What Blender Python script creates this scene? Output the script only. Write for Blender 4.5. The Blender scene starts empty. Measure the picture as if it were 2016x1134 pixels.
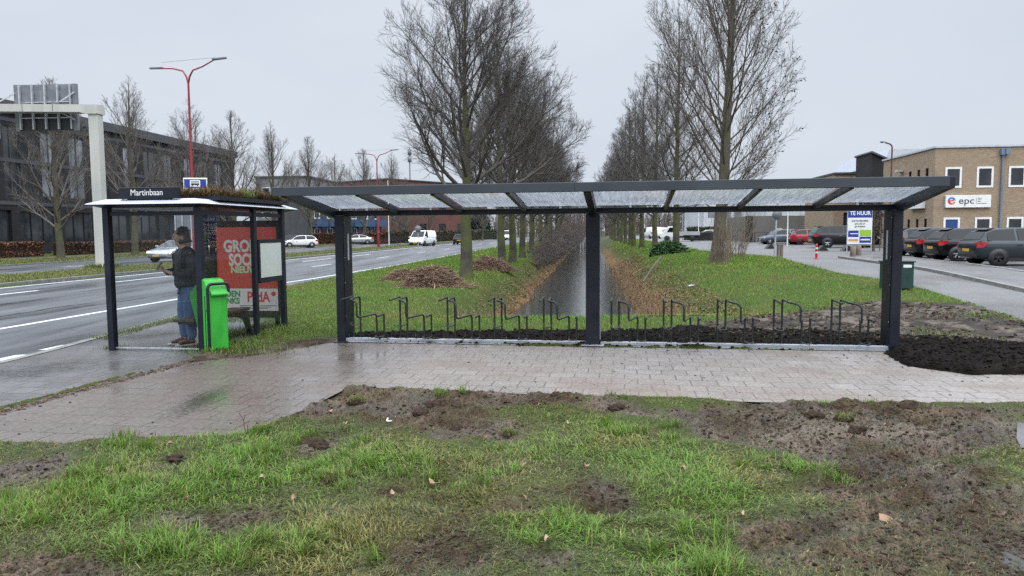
import bpy, bmesh, math, random
import numpy as np
from mathutils import Vector, Matrix, Euler, geometry
R = math.radians
PI = math.pi
sc = bpy.context.scene
COL = sc.collection
rnd = random.Random(7)

# ------------------------------------------------------------------ camera, sky, sun, exposure
EYE = 1.75
FPX = 1450.0
cam_data = bpy.data.cameras.new('camera')
cam_data.sensor_width = 36.0
cam_data.lens = FPX / 2016.0 * 36.0
cam_data.clip_start = 0.05
cam_data.clip_end = 3000.0
cam = bpy.data.objects.new('camera', cam_data)
COL.objects.link(cam)
CAM_M = Matrix.Rotation(R(90 - 4.4), 3, 'X') @ Matrix.Rotation(R(-0.4), 3, 'Z')
cam.matrix_world = Matrix.Translation((0, 0, EYE)) @ CAM_M.to_4x4()
sc.camera = cam

world = bpy.data.worlds.new('World')
sc.world = world
world.use_nodes = True
wn, wl = world.node_tree.nodes, world.node_tree.links
for n in list(wn):
    wn.remove(n)
w_out = wn.new('ShaderNodeOutputWorld')
w_bg = wn.new('ShaderNodeBackground')
w_bg.inputs['Strength'].default_value = 0.1
w_sky = wn.new('ShaderNodeTexSky')
w_sky.sky_type = 'NISHITA'
w_sky.sun_disc = False
w_sky.sun_elevation = R(48)
w_sky.sun_rotation = R(160)
w_sky.dust_density = 6.0
w_sky.air_density = 1.0
w_hsv = wn.new('ShaderNodeHueSaturation')
w_hsv.inputs['Saturation'].default_value = 0.35
wl.new(w_sky.outputs[0], w_hsv.inputs['Color'])
# the overcast layer: an even pale cloud deck with faint soft structure
w_tc = wn.new('ShaderNodeTexCoord')
w_map = wn.new('ShaderNodeMapping')
w_map.inputs['Scale'].default_value = (1.2, 1.2, 3.0)
wl.new(w_tc.outputs['Generated'], w_map.inputs[0])
w_no = wn.new('ShaderNodeTexNoise')
w_no.inputs['Scale'].default_value = 2.0
w_no.inputs['Detail'].default_value = 4.0
wl.new(w_map.outputs[0], w_no.inputs['Vector'])
w_cr = wn.new('ShaderNodeValToRGB')
w_cr.color_ramp.elements[0].position = 0.3
w_cr.color_ramp.elements[0].color = (0.84, 0.925, 1.05, 1)
w_cr.color_ramp.elements[1].position = 0.75
w_cr.color_ramp.elements[1].color = (0.96, 1.035, 1.15, 1)
wl.new(w_no.outputs[0], w_cr.inputs[0])
w_sc = wn.new('ShaderNodeVectorMath')
w_sc.operation = 'SCALE'
w_sc.inputs['Scale'].default_value = 8.0
wl.new(w_cr.outputs[0], w_sc.inputs[0])
w_mix = wn.new('ShaderNodeMixRGB')
w_mix.inputs[0].default_value = 0.92
wl.new(w_hsv.outputs[0], w_mix.inputs[1])
# an overcast sky is brighter overhead than near the horizon
w_sep = wn.new('ShaderNodeSeparateXYZ'); wl.new(w_tc.outputs['Generated'], w_sep.inputs[0])
w_mr = wn.new('ShaderNodeMapRange'); w_mr.interpolation_type = 'SMOOTHSTEP'
w_mr.inputs['From Min'].default_value = 0.34; w_mr.inputs['From Max'].default_value = 0.75
w_mr.inputs['To Min'].default_value = 8.0; w_mr.inputs['To Max'].default_value = 36.0
wl.new(w_sep.outputs[2], w_mr.inputs[0]); wl.new(w_mr.outputs[0], w_sc.inputs['Scale'])
wl.new(w_sc.outputs[0], w_mix.inputs[2])
wl.new(w_mix.outputs[0], w_bg.inputs['Color'])
wl.new(w_bg.outputs[0], w_out.inputs['Surface'])

sun_d = bpy.data.lights.new('sun', 'SUN')
sun_d.energy = 1.3
sun_d.angle = R(75)
sun_d.color = (1.0, 0.97, 0.92)
sun = bpy.data.objects.new('sun', sun_d)
COL.objects.link(sun)
sun.rotation_euler = Euler((R(90 - 48), 0, R(180 - 160 + 0)), 'XYZ')

sc.view_settings.view_transform = 'Standard'
sc.view_settings.look = 'None'
sc.view_settings.exposure = 0.0
sc.view_settings.gamma = 1.0
sc.view_settings.use_curve_mapping = False
sc.cycles.use_denoising = False
sc.cycles.max_bounces = 6
sc.cycles.diffuse_bounces = 3
sc.cycles.glossy_bounces = 3
sc.cycles.transparent_max_bounces = 24
sc.cycles.caustics_reflective = False
sc.cycles.caustics_refractive = False

# ------------------------------------------------------------------ helpers
def ray(px, py):
    return CAM_M @ Vector(((px - 1008) / FPX, -(py - 567) / FPX, -1.0))
def G(px, py, z=0.0):
    d = ray(px, py); t = (z - EYE) / d.z
    return Vector((d.x * t, d.y * t, z))
def A(px, py, Y):
    d = ray(px, py); t = Y / d.y
    return Vector((d.x * t, Y, EYE + d.z * t))

def link(o, parent=None):
    COL.objects.link(o)
    if parent is not None:
        o.parent = parent
    return o

def tag(o, label=None, cat=None, group=None, kind=None):
    if label: o['label'] = label
    if cat: o['category'] = cat
    if group: o['group'] = group
    if kind: o['kind'] = kind
    return o

def thing(name, label, cat, loc=(0, 0, 0), rotz=0.0, group=None):
    o = bpy.data.objects.new(name, None)
    o.empty_display_size = 0.2
    o.location = loc
    o.rotation_euler = (0, 0, rotz)
    link(o)
    return tag(o, label, cat, group)

def copy_tree(o, parent=None):
    c = o.copy()
    COL.objects.link(c)
    if parent is not None:
        c.parent = parent
    for ch in list(o.children):
        copy_tree(ch, c)
    return c

class MB:
    """collects shapes; build() links them as ONE mesh object"""
    def __init__(self):
        self.v, self.f, self.m, self.s = [], [], [], []
    def add(self, verts, faces, mat=0, smooth=False):
        b = len(self.v)
        self.v.extend([tuple(p) for p in verts])
        self.f.extend([tuple(i + b for i in f) for f in faces])
        self.m.extend([mat] * len(faces)); self.s.extend([smooth] * len(faces))
        return self
    def box(self, c, s, rot=None, mat=0):
        c = Vector(c); hx, hy, hz = s[0] / 2, s[1] / 2, s[2] / 2
        P = []
        for z in (-hz, hz):
            for x, y in ((-hx, -hy), (hx, -hy), (hx, hy), (-hx, hy)):
                q = Vector((x, y, z))
                if rot is not None: q = rot @ q
                P.append(c + q)
        return self.add(P, [(3, 2, 1, 0), (4, 5, 6, 7), (0, 1, 5, 4), (1, 2, 6, 5), (2, 3, 7, 6), (3, 0, 4, 7)], mat)
    def bar(self, p0, p1, w, h, up=(0, 0, 1), mat=0):
        p0, p1 = Vector(p0), Vector(p1)
        d = (p1 - p0); L = d.length; d.normalize()
        u = Vector(up)
        if abs(d.dot(u)) > 0.98: u = Vector((0, 1, 0))
        x = d.cross(u).normalized(); z = x.cross(d).normalized()
        return self.box((p0 + p1) / 2, (w, L, h), Matrix((x, d, z)).transposed(), mat)
    def prism(self, poly, vec, mat=0, smooth=False):
        """polygon (3-D points) swept along vec"""
        n = len(poly); vec = Vector(vec)
        P = [Vector(p) for p in poly] + [Vector(p) + vec for p in poly]
        F = [tuple(range(n - 1, -1, -1)), tuple(range(n, 2 * n))]
        F += [(i, (i + 1) % n, n + (i + 1) % n, n + i) for i in range(n)]
        return self.add(P, F, mat, smooth)
    def tube(self, pts, rad, n=8, caps=True, mat=0, smooth=True):
        pts = [Vector(p) for p in pts]
        if not hasattr(rad, '__len__'): rad = [rad] * len(pts)
        V = []; F = []
        t0 = (pts[1] - pts[0]).normalized()
        ref = Vector((0, 0, 1)) if abs(t0.z) < 0.9 else Vector((1, 0, 0))
        a = t0.cross(ref).normalized()
        for i, p in enumerate(pts):
            if i == 0: t = t0
            elif i == len(pts) - 1: t = (pts[i] - pts[i - 1]).normalized()
            else: t = (pts[i + 1] - pts[i - 1]).normalized()
            a = (a - t * a.dot(t))
            a = a.normalized() if a.length > 1e-6 else t.orthogonal().normalized()
            b = t.cross(a)
            for k in range(n):
                th = 2 * PI * k / n
                V.append(p + (a * math.cos(th) + b * math.sin(th)) * rad[i])
        for i in range(len(pts) - 1):
            for k in range(n):
                k2 = (k + 1) % n
                F.append((i * n + k, i * n + k2, (i + 1) * n + k2, (i + 1) * n + k))
        self.add(V, F, mat, smooth)
        if caps:
            self.add(V[:n], [tuple(range(n - 1, -1, -1))], mat)
            self.add(V[-n:], [tuple(range(n))], mat)
        return self
    def lathe(self, prof, n=16, o=(0, 0, 0), rot=None, mat=0, smooth=True):
        V, F = [], []
        o = Vector(o)
        for r, z in prof:
            for k in range(n):
                th = 2 * PI * k / n
                q = Vector((r * math.cos(th), r * math.sin(th), z))
                if rot is not None: q = rot @ q
                V.append(o + q)
        for i in range(len(prof) - 1):
            for k in range(n):
                k2 = (k + 1) % n
                F.append((i * n + k, i * n + k2, (i + 1) * n + k2, (i + 1) * n + k))
        return self.add(V, F, mat, smooth)
    def quad(self, a, b, c, d, mat=0):
        return self.add([a, b, c, d], [(0, 1, 2, 3)], mat)
    def build(self, name, mats, parent=None, loc=None, rotz=0.0, bevel=0.0):
        me = bpy.data.meshes.new(name)
        me.from_pydata(self.v, [], self.f)
        if not isinstance(mats, (list, tuple)): mats = [mats]
        for m in mats: me.materials.append(m)
        me.polygons.foreach_set('material_index', self.m)
        me.polygons.foreach_set('use_smooth', self.s)
        me.update()
        o = bpy.data.objects.new(name, me)
        link(o, parent)
        if loc is not None: o.location = loc
        if rotz: o.rotation_euler = (0, 0, rotz)
        if bevel:
            b = o.modifiers.new('bevel', 'BEVEL')
            b.width = bevel; b.segments = 2; b.limit_method = 'ANGLE'; b.angle_limit = R(40)
        return o

def np_mesh(name, V, F, mat, parent=None, cols=None, smooth=False, extra=None):
    """V (n,3) float, F (m,k) int with one face size k; cols (n,3) point colours"""
    me = bpy.data.meshes.new(name)
    n, m, k = len(V), len(F), F.shape[1]
    me.vertices.add(n); me.loops.add(m * k); me.polygons.add(m)
    me.vertices.foreach_set('co', np.ascontiguousarray(V, dtype=np.float32).ravel())
    me.loops.foreach_set('vertex_index', np.ascontiguousarray(F, dtype=np.int32).ravel())
    me.polygons.foreach_set('loop_start', np.arange(0, m * k, k, dtype=np.int32))
    me.polygons.foreach_set('use_smooth', np.full(m, smooth, dtype=bool))
    me.update(calc_edges=True)
    if cols is not None:
        a = me.color_attributes.new('Col', 'FLOAT_COLOR', 'POINT')
        c4 = np.ones((n, 4), np.float32); c4[:, :cols.shape[1]] = cols
        a.data.foreach_set('color', c4.ravel())
    if extra:
        for nm, arr in extra.items():
            a = me.attributes.new(nm, 'FLOAT', 'POINT')
            a.data.foreach_set('value', np.ascontiguousarray(arr, dtype=np.float32))
    if isinstance(mat, (list, tuple)):
        for q in mat: me.materials.append(q)
    else:
        me.materials.append(mat)
    o = bpy.data.objects.new(name, me)
    link(o, parent)
    return o

def text(s, size, mat, parent, loc, rot, name='lettering', sx=1.0, bold=0.0, depth=0.002, align='CENTER'):
    cu = bpy.data.curves.new(name, 'FONT')
    cu.body = s; cu.size = size; cu.align_x = align; cu.align_y = 'CENTER'
    cu.extrude = depth; cu.offset = bold; cu.resolution_u = 4
    t = bpy.data.objects.new(name + '_curve', cu)
    me = bpy.data.meshes.new_from_object(t)
    bpy.data.objects.remove(t)
    me.materials.clear(); me.materials.append(mat)
    o = bpy.data.objects.new(name, me)
    link(o, parent)
    o.location = loc; o.rotation_euler = rot; o.scale = (sx, 1, 1)
    return o

# value noise on numpy arrays
_tab = np.random.RandomState(11).rand(256, 256)
def vnoise(x, y, f=1.0, seed=0):
    x = np.asarray(x) * f + seed * 17.13; y = np.asarray(y) * f + seed * 5.71
    xi = np.floor(x).astype(int); yi = np.floor(y).astype(int)
    u = x - xi; v = y - yi
    u = u * u * (3 - 2 * u); v = v * v * (3 - 2 * v)
    a = _tab[xi & 255, yi & 255]; b = _tab[(xi + 1) & 255, yi & 255]
    c = _tab[xi & 255, (yi + 1) & 255]; d = _tab[(xi + 1) & 255, (yi + 1) & 255]
    return (a * (1 - u) + b * u) * (1 - v) + (c * (1 - u) + d * u) * v
def fbm(x, y, f=1.0, seed=0, o=4):
    s = 0; a = 0.5; t = 0
    for i in range(o):
        s = s + a * vnoise(x, y, f * 2 ** i, seed + i); t += a; a *= 0.5
    return s / t
def S(t):
    t = np.clip(t, 0, 1)
    return t * t * (3 - 2 * t)

# ------------------------------------------------------------------ materials
def new_mat(name):
    m = bpy.data.materials.new(name); m.use_nodes = True
    return m, m.node_tree.nodes, m.node_tree.links, m.node_tree.nodes['Principled BSDF']

def pm(name, c1, c2=None, scale=8.0, rough=(0.4, 0.6), metal=0.0, bump=0.0, bscale=None, spec=0.5, coat=0.0, stretch=(1, 1, 1), detail=5.0, lo=0.35, hi=0.65):
    """plain procedural: noise between two tones, noise roughness, bump"""
    m, n, l, p = new_mat(name)
    tc = n.new('ShaderNodeTexCoord'); mp = n.new('ShaderNodeMapping')
    mp.inputs['Scale'].default_value = stretch
    l.new(tc.outputs['Object'], mp.inputs[0])
    no = n.new('ShaderNodeTexNoise'); no.inputs['Scale'].default_value = scale; no.inputs['Detail'].default_value = detail
    l.new(mp.outputs[0], no.inputs['Vector'])
    cr = n.new('ShaderNodeValToRGB')
    cr.color_ramp.elements[0].position = lo; cr.color_ramp.elements[1].position = hi
    c2 = c2 or tuple(min(1, k * 1.25) for k in c1)
    cr.color_ramp.elements[0].color = (*c1, 1); cr.color_ramp.elements[1].color = (*c2, 1)
    l.new(no.outputs[0], cr.inputs[0]); l.new(cr.outputs[0], p.inputs['Base Color'])
    mr = n.new('ShaderNodeMapRange')
    mr.inputs['From Min'].default_value = 0.3; mr.inputs['From Max'].default_value = 0.7
    mr.inputs['To Min'].default_value = rough[0]; mr.inputs['To Max'].default_value = rough[1]
    l.new(no.outputs[0], mr.inputs[0]); l.new(mr.outputs[0], p.inputs['Roughness'])
    p.inputs['Metallic'].default_value = metal
    p.inputs['Specular IOR Level'].default_value = spec
    p.inputs['Coat Weight'].default_value = coat
    p.inputs['Coat Roughness'].default_value = 0.08
    if bump:
        n2 = n.new('ShaderNodeTexNoise'); n2.inputs['Scale'].default_value = bscale or scale * 4; n2.inputs['Detail'].default_value = 4
        l.new(mp.outputs[0], n2.inputs['Vector'])
        b = n.new('ShaderNodeBump'); b.inputs['Strength'].default_value = bump; b.inputs['Distance'].default_value = 0.02
        l.new(n2.outputs[0], b.inputs['Height']); l.new(b.outputs[0], p.inputs['Normal'])
    return m

def attr_mat(name, rough=0.6, spec=0.4, noise=0.25, scale=40.0, bump=0.0, transl=0.0, wet=False):
    """colour from the mesh's own Col attribute, broken up by noise"""
    m, n, l, p = new_mat(name)
    at = n.new('ShaderNodeAttribute'); at.attribute_name = 'Col'
    tc = n.new('ShaderNodeTexCoord')
    no = n.new('ShaderNodeTexNoise'); no.inputs['Scale'].default_value = scale; no.inputs['Detail'].default_value = 6
    l.new(tc.outputs['Object'], no.inputs['Vector'])
    mr = n.new('ShaderNodeMapRange'); mr.inputs['To Min'].default_value = 1 - noise; mr.inputs['To Max'].default_value = 1 + noise
    mr.inputs['From Min'].default_value = 0.3; mr.inputs['From Max'].default_value = 0.7
    l.new(no.outputs[0], mr.inputs[0])
    mul = n.new('ShaderNodeVectorMath'); mul.operation = 'SCALE'
    l.new(at.outputs['Color'], mul.inputs[0]); l.new(mr.outputs[0], mul.inputs['Scale'])
    l.new(mul.outputs[0], p.inputs['Base Color'])
    p.inputs['Roughness'].default_value = rough; p.inputs['Specular IOR Level'].default_value = spec
    if wet:
        aw = n.new('ShaderNodeAttribute'); aw.attribute_name = 'wet'
        m2 = n.new('ShaderNodeMapRange'); m2.inputs['To Min'].default_value = 0.85; m2.inputs['To Max'].default_value = 0.22
        l.new(aw.outputs['Fac'], m2.inputs[0])
        ad = n.new('ShaderNodeMath'); ad.operation = 'MULTIPLY_ADD'; ad.inputs[1].default_value = 0.3; ad.inputs[2].default_value = -0.15
        l.new(no.outputs[0], ad.inputs[0])
        a2 = n.new('ShaderNodeMath'); a2.operation = 'ADD'; a2.use_clamp = True
        l.new(m2.outputs[0], a2.inputs[0]); l.new(ad.outputs[0], a2.inputs[1]); l.new(a2.outputs[0], p.inputs['Roughness'])
        m4 = n.new('ShaderNodeMapRange'); m4.inputs['To Min'].default_value = .07; m4.inputs['To Max'].default_value = spec
        l.new(aw.outputs['Fac'], m4.inputs[0]); l.new(m4.outputs[0], p.inputs['Specular IOR Level'])
    if bump:
        b = n.new('ShaderNodeBump'); b.inputs['Strength'].default_value = bump; b.inputs['Distance'].default_value = 0.02
        l.new(no.outputs[0], b.inputs['Height']); l.new(b.outputs[0], p.inputs['Normal'])
    if transl:
        out = n['Material Output']
        tr = n.new('ShaderNodeBsdfTranslucent'); l.new(mul.outputs[0], tr.inputs['Color'])
        mx = n.new('ShaderNodeMixShader'); mx.inputs[0].default_value = transl
        l.new(p.outputs[0], mx.inputs[1]); l.new(tr.outputs[0], mx.inputs[2]); l.new(mx.outputs[0], out.inputs['Surface'])
    return m

def glass_mat(name, tint=(0.9, 0.93, 0.92), refl_ior=1.5, rough=0.02, dirt=0.0, dirt_col=(0.5, 0.52, 0.55), drops=0.0, drop_scale=60.0):
    """thin pane: what lies behind shows through, the sky is reflected, drops and dirt on it"""
    m, n, l, p = new_mat(name)
    out = n['Material Output']
    tr = n.new('ShaderNodeBsdfTransparent'); tr.inputs[0].default_value = (*tint, 1)
    gl = n.new('ShaderNodeBsdfGlossy'); gl.inputs['Roughness'].default_value = rough
    fr = n.new('ShaderNodeFresnel'); fr.inputs['IOR'].default_value = refl_ior
    mx = n.new('ShaderNodeMixShader')
    l.new(fr.outputs[0], mx.inputs[0]); l.new(tr.outputs[0], mx.inputs[1]); l.new(gl.outputs[0], mx.inputs[2])
    last = mx
    if dirt or drops:
        tc = n.new('ShaderNodeTexCoord'); mp = n.new('ShaderNodeMapping'); mp.inputs['Scale'].default_value = (1, 0.45, 1)
        l.new(tc.outputs['Object'], mp.inputs[0])
        vo = n.new('ShaderNodeTexNoise'); vo.inputs['Scale'].default_value = drop_scale; vo.inputs['Detail'].default_value = 5; vo.inputs['Roughness'].default_value = 0.7
        l.new(mp.outputs[0], vo.inputs['Vector'])
        mp2 = n.new('ShaderNodeMapping'); mp2.inputs['Scale'].default_value = (14, 1.2, 1); mp2.inputs['Rotation'].default_value = (0, 0, R(12))
        l.new(tc.outputs['Object'], mp2.inputs[0])
        st = n.new('ShaderNodeTexNoise'); st.inputs['Scale'].default_value = 2.5; st.inputs['Detail'].default_value = 6
        l.new(mp2.outputs[0], st.inputs['Vector'])
        cr = n.new('ShaderNodeValToRGB'); cr.color_ramp.elements[0].position = 0.42; cr.color_ramp.elements[1].position = 0.62
        l.new(vo.outputs[0], cr.inputs[0])
        cr2 = n.new('ShaderNodeValToRGB'); cr2.color_ramp.elements[0].position = 0.4; cr2.color_ramp.elements[1].position = 0.7
        l.new(st.outputs[0], cr2.inputs[0])
        mxx = n.new('ShaderNodeMath'); mxx.operation = 'ADD'
        l.new(cr.outputs[0], mxx.inputs[0]); l.new(cr2.outputs[0], mxx.inputs[1])
        fac = n.new('ShaderNodeMath'); fac.operation = 'MULTIPLY_ADD'; fac.inputs[1].default_value = drops * 0.5; fac.inputs[2].default_value = dirt; fac.use_clamp = True
        l.new(mxx.outputs[0], fac.inputs[0])
        df = n.new('ShaderNodeBsdfDiffuse'); df.inputs[0].default_value = (*dirt_col, 1)
        tl = n.new('ShaderNodeBsdfTranslucent'); tl.inputs[0].default_value = (*dirt_col, 1)
        dm = n.new('ShaderNodeMixShader'); dm.inputs[0].default_value = 0.6
        l.new(df.outputs[0], dm.inputs[1]); l.new(tl.outputs[0], dm.inputs[2])
        m3 = n.new('ShaderNodeMixShader')
        l.new(fac.outputs[0], m3.inputs[0]); l.new(mx.outputs[0], m3.inputs[1]); l.new(dm.outputs[0], m3.inputs[2])
        last = m3
    l.new(last.outputs[0], out.inputs['Surface'])
    return m

def brick_mat(name, c1, c2, mortar, bw, bh, rot=0.0, rough=(0.4, 0.8), mort=0.01, bump=0.4, plane='XY', offset=0.5, dirt=None, dirt_scale=0.6, stain=None, wetscale=0.5, wetx=None):
    m, n, l, p = new_mat(name)
    tc = n.new('ShaderNodeTexCoord'); mp = n.new('ShaderNodeMapping')
    l.new(tc.outputs['Object'], mp.inputs[0])
    if plane == 'XY':
        mp.inputs['Rotation'].default_value = (0, 0, rot)
        vec = mp.outputs[0]
    else:   # walls: a length coordinate along the wall (x+y of the axis-aligned local faces) and height
        sx = n.new('ShaderNodeSeparateXYZ'); l.new(mp.outputs[0], sx.inputs[0])
        ad = n.new('ShaderNodeMath'); l.new(sx.outputs[0], ad.inputs[0]); l.new(sx.outputs[1], ad.inputs[1])
        cb = n.new('ShaderNodeCombineXYZ'); l.new(ad.outputs[0], cb.inputs[0]); l.new(sx.outputs[2], cb.inputs[1])
        vec = cb.outputs[0]
    br = n.new('ShaderNodeTexBrick')
    br.inputs['Scale'].default_value = 1.0
    br.inputs['Brick Width'].default_value = bw; br.inputs['Row Height'].default_value = bh
    br.inputs['Mortar Size'].default_value = mort; br.inputs['Mortar Smooth'].default_value = 0.3
    br.inputs['Color1'].default_value = (*c1, 1); br.inputs['Color2'].default_value = (*c2, 1); br.inputs['Mortar'].default_value = (*mortar, 1)
    br.offset = offset
    l.new(vec, br.inputs['Vector'])
    no = n.new('ShaderNodeTexNoise'); no.inputs['Scale'].default_value = dirt_scale; no.inputs['Detail'].default_value = 8; no.inputs['Roughness'].default_value = 0.65
    l.new(tc.outputs['Object'], no.inputs['Vector'])
    fine = n.new('ShaderNodeTexNoise'); fine.inputs['Scale'].default_value = 25; fine.inputs['Detail'].default_value = 6
    l.new(tc.outputs['Object'], fine.inputs['Vector'])
    col = br.outputs['Color']
    if dirt:
        cr = n.new('ShaderNodeValToRGB'); cr.color_ramp.elements[0].position = 0.42; cr.color_ramp.elements[1].position = 0.62
        l.new(no.outputs[0], cr.inputs[0])
        fm = n.new('ShaderNodeMath'); fm.operation = 'MULTIPLY'; fm.inputs[1].default_value = 0.85
        l.new(cr.outputs[0], fm.inputs[0])
        mx = n.new('ShaderNodeMixRGB'); mx.inputs[2].default_value = (*dirt, 1)
        l.new(fm.outputs[0], mx.inputs[0]); l.new(col, mx.inputs[1]); col = mx.outputs[0]
    if stain:      # a patch of moss in the joints and on the slabs
        c_, rx, ry, sc_col = stain
        sb = n.new('ShaderNodeVectorMath'); sb.operation = 'SUBTRACT'; sb.inputs[1].default_value = (c_.x, c_.y, 0); l.new(tc.outputs['Object'], sb.inputs[0])
        m2 = n.new('ShaderNodeMapping'); m2.inputs['Rotation'].default_value = (0, 0, R(12)); m2.inputs['Scale'].default_value = (1 / rx, 1 / ry, 1); l.new(sb.outputs[0], m2.inputs[0])
        ln = n.new('ShaderNodeVectorMath'); ln.operation = 'LENGTH'; l.new(m2.outputs[0], ln.inputs[0])
        f2 = n.new('ShaderNodeMath'); f2.operation = 'MULTIPLY_ADD'; f2.inputs[1].default_value = 2.0; l.new(fine.outputs[0], f2.inputs[0]); l.new(ln.outputs['Value'], f2.inputs[2])
        c3 = n.new('ShaderNodeMapRange'); c3.inputs['From Min'].default_value = 1.2; c3.inputs['From Max'].default_value = 2.2; c3.inputs['To Min'].default_value = .75; c3.inputs['To Max'].default_value = 0
        l.new(f2.outputs[0], c3.inputs[0])
        mx2 = n.new('ShaderNodeMixRGB'); mx2.inputs[2].default_value = (*sc_col, 1); l.new(c3.outputs[0], mx2.inputs[0]); l.new(col, mx2.inputs[1]); col = mx2.outputs[0]
    mr = n.new('ShaderNodeMapRange'); mr.inputs['From Min'].default_value = 0.3; mr.inputs['From Max'].default_value = 0.7
    mr.inputs['To Min'].default_value = 0.72; mr.inputs['To Max'].default_value = 1.25
    l.new(fine.outputs[0], mr.inputs[0])
    sc_ = n.new('ShaderNodeVectorMath'); sc_.operation = 'SCALE'; l.new(col, sc_.inputs[0]); l.new(mr.outputs[0], sc_.inputs['Scale'])
    l.new(sc_.outputs[0], p.inputs['Base Color'])
    w = n.new('ShaderNodeTexNoise'); w.inputs['Scale'].default_value = wetscale; w.inputs['Detail'].default_value = 6
    l.new(tc.outputs['Object'], w.inputs['Vector'])
    r_ = n.new('ShaderNodeMapRange'); r_.inputs['From Min'].default_value = 0.35; r_.inputs['From Max'].default_value = 0.65
    r_.inputs['To Min'].default_value = rough[0]; r_.inputs['To Max'].default_value = rough[1]
    l.new(w.outputs[0], r_.inputs[0]); l.new(r_.outputs[0], p.inputs['Roughness'])
    if wetx:       # rain-soaked part of the paving: darker slabs, smoother film
        s2 = n.new('ShaderNodeSeparateXYZ'); l.new(tc.outputs['Object'], s2.inputs[0])
        wa = n.new('ShaderNodeMath'); wa.operation = 'MULTIPLY_ADD'; wa.inputs[1].default_value = 2.4; l.new(no.outputs[0], wa.inputs[0]); l.new(s2.outputs[0], wa.inputs[2])
        wm = n.new('ShaderNodeMapRange'); wm.interpolation_type = 'SMOOTHSTEP'; wm.inputs['From Min'].default_value = wetx[0]; wm.inputs['From Max'].default_value = wetx[1]; wm.inputs['To Min'].default_value = 1; wm.inputs['To Max'].default_value = 0
        l.new(wa.outputs[0], wm.inputs[0])
        dk = n.new('ShaderNodeMixRGB'); dk.blend_type = 'MULTIPLY'; dk.inputs[2].default_value = (.52, .49, .47, 1); l.new(wm.outputs[0], dk.inputs[0]); l.new(sc_.outputs[0], dk.inputs[1]); l.new(dk.outputs[0], p.inputs['Base Color'])
        rm = n.new('ShaderNodeMath'); rm.operation = 'MULTIPLY_ADD'; rm.inputs[1].default_value = -.16; rm.use_clamp = True; l.new(wm.outputs[0], rm.inputs[0]); l.new(r_.outputs[0], rm.inputs[2]); l.new(rm.outputs[0], p.inputs['Roughness'])
    if bump:
        inv = n.new('ShaderNodeMath'); inv.operation = 'SUBTRACT'; inv.inputs[0].default_value = 1.0; l.new(br.outputs['Fac'], inv.inputs[1])
        a2 = n.new('ShaderNodeMath'); a2.operation = 'MULTIPLY_ADD'; a2.inputs[1].default_value = 0.35
        l.new(fine.outputs[0], a2.inputs[0]); l.new(inv.outputs[0], a2.inputs[2])
        b = n.new('ShaderNodeBump'); b.inputs['Strength'].default_value = bump; b.inputs['Distance'].default_value = 0.01
        l.new(a2.outputs[0], b.inputs['Height']); l.new(b.outputs[0], p.inputs['Normal'])
    return m

YAW = R(-8.75)
AX = Vector((math.cos(YAW), math.sin(YAW), 0)); AY = Vector((-math.sin(YAW), math.cos(YAW), 0))
M_ANTH = pm('anthracite_paint', (0.008, 0.0105, 0.018), (0.012, 0.0155, 0.025), 3, (0.30, 0.48), spec=0.35, bump=0.05, bscale=60)
M_ANTH2 = pm('anthracite_beam', (0.030, 0.037, 0.048), (0.038, 0.046, 0.058), 2, (0.35, 0.5), spec=0.5)
M_RACK = pm('rack_steel', (0.014, 0.020, 0.018), (0.022, 0.028, 0.026), 12, (0.28, 0.45))
M_GALV = pm('galvanised', (0.36, 0.39, 0.43), (0.48, 0.50, 0.54), 6, (0.35, 0.55), metal=0.35, spec=0.5)
M_RAIL = pm('dull_galvanised', (0.26, 0.275, 0.30), (0.34, 0.355, 0.38), 3, (0.4, 0.6))
M_LGREY = pm('light_grey_paint', (0.42, 0.45, 0.50), (0.50, 0.53, 0.58), 3, (0.3, 0.5))
M_GREYMETAL = pm('grey_metal', (0.13, 0.14, 0.155), (0.19, 0.20, 0.22), 3, (0.4, 0.6))
M_WHITE = pm('white_paint', (0.70, 0.71, 0.70), (0.80, 0.80, 0.78), 4, (0.35, 0.55))
M_CREAM = pm('cream_paint', (0.40, 0.405, 0.37), (0.50, 0.50, 0.455), 1.5, (0.4, 0.6), stretch=(1, 1, 0.25))
M_BLACK = pm('black_plastic', (0.008, 0.008, 0.009), (0.014, 0.014, 0.016), 8, (0.35, 0.6))
M_REDMAST = pm('red_mast', (0.20, 0.012, 0.022), (0.26, 0.02, 0.032), 2, (0.35, 0.5))
M_RUST = pm('brown_mast', (0.09, 0.035, 0.028), (0.13, 0.05, 0.04), 2, (0.4, 0.6))
M_RED = pm('red_gloss', (0.42, 0.012, 0.015), (0.5, 0.02, 0.02), 4, (0.2, 0.4))
M_BLUE = pm('blue_sign', (0.012, 0.03, 0.22), (0.018, 0.045, 0.28), 4, (0.3, 0.5))
M_GREENBIN = pm('green_bin', (0.020, 0.25, 0.026), (0.042, 0.42, 0.042), 3.5, (0.35, 0.6), stretch=(1, 1, .3), lo=.28, hi=.52, bump=.06, bscale=40)
M_DKGREEN = pm('dark_green_box', (0.004, 0.030, 0.026), (0.008, 0.042, 0.036), 5, (0.4, 0.6))
M_WOOD = pm('weathered_wood', (0.10, 0.075, 0.055), (0.20, 0.16, 0.12), 6, (0.5, 0.8), bump=0.3, stretch=(1, 1, 0.15))
M_BENCH = pm('bench_wood', (0.085, 0.060, 0.050), (0.14, 0.10, 0.08), 6, (0.35, 0.6), stretch=(1, 0.2, 1))
M_GLASS = glass_mat('shelter_glass', (0.90, 0.93, 0.93), 1.4, 0.02, 0.015, (0.45, 0.48, 0.5), 0.04, 30)
M_ROOFGLASS = glass_mat('wet_roof_glass', (0.80, 0.83, 0.86), 1.45, 0.15, 0.22, (0.52, 0.55, 0.60), 0.42, 150)
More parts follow.
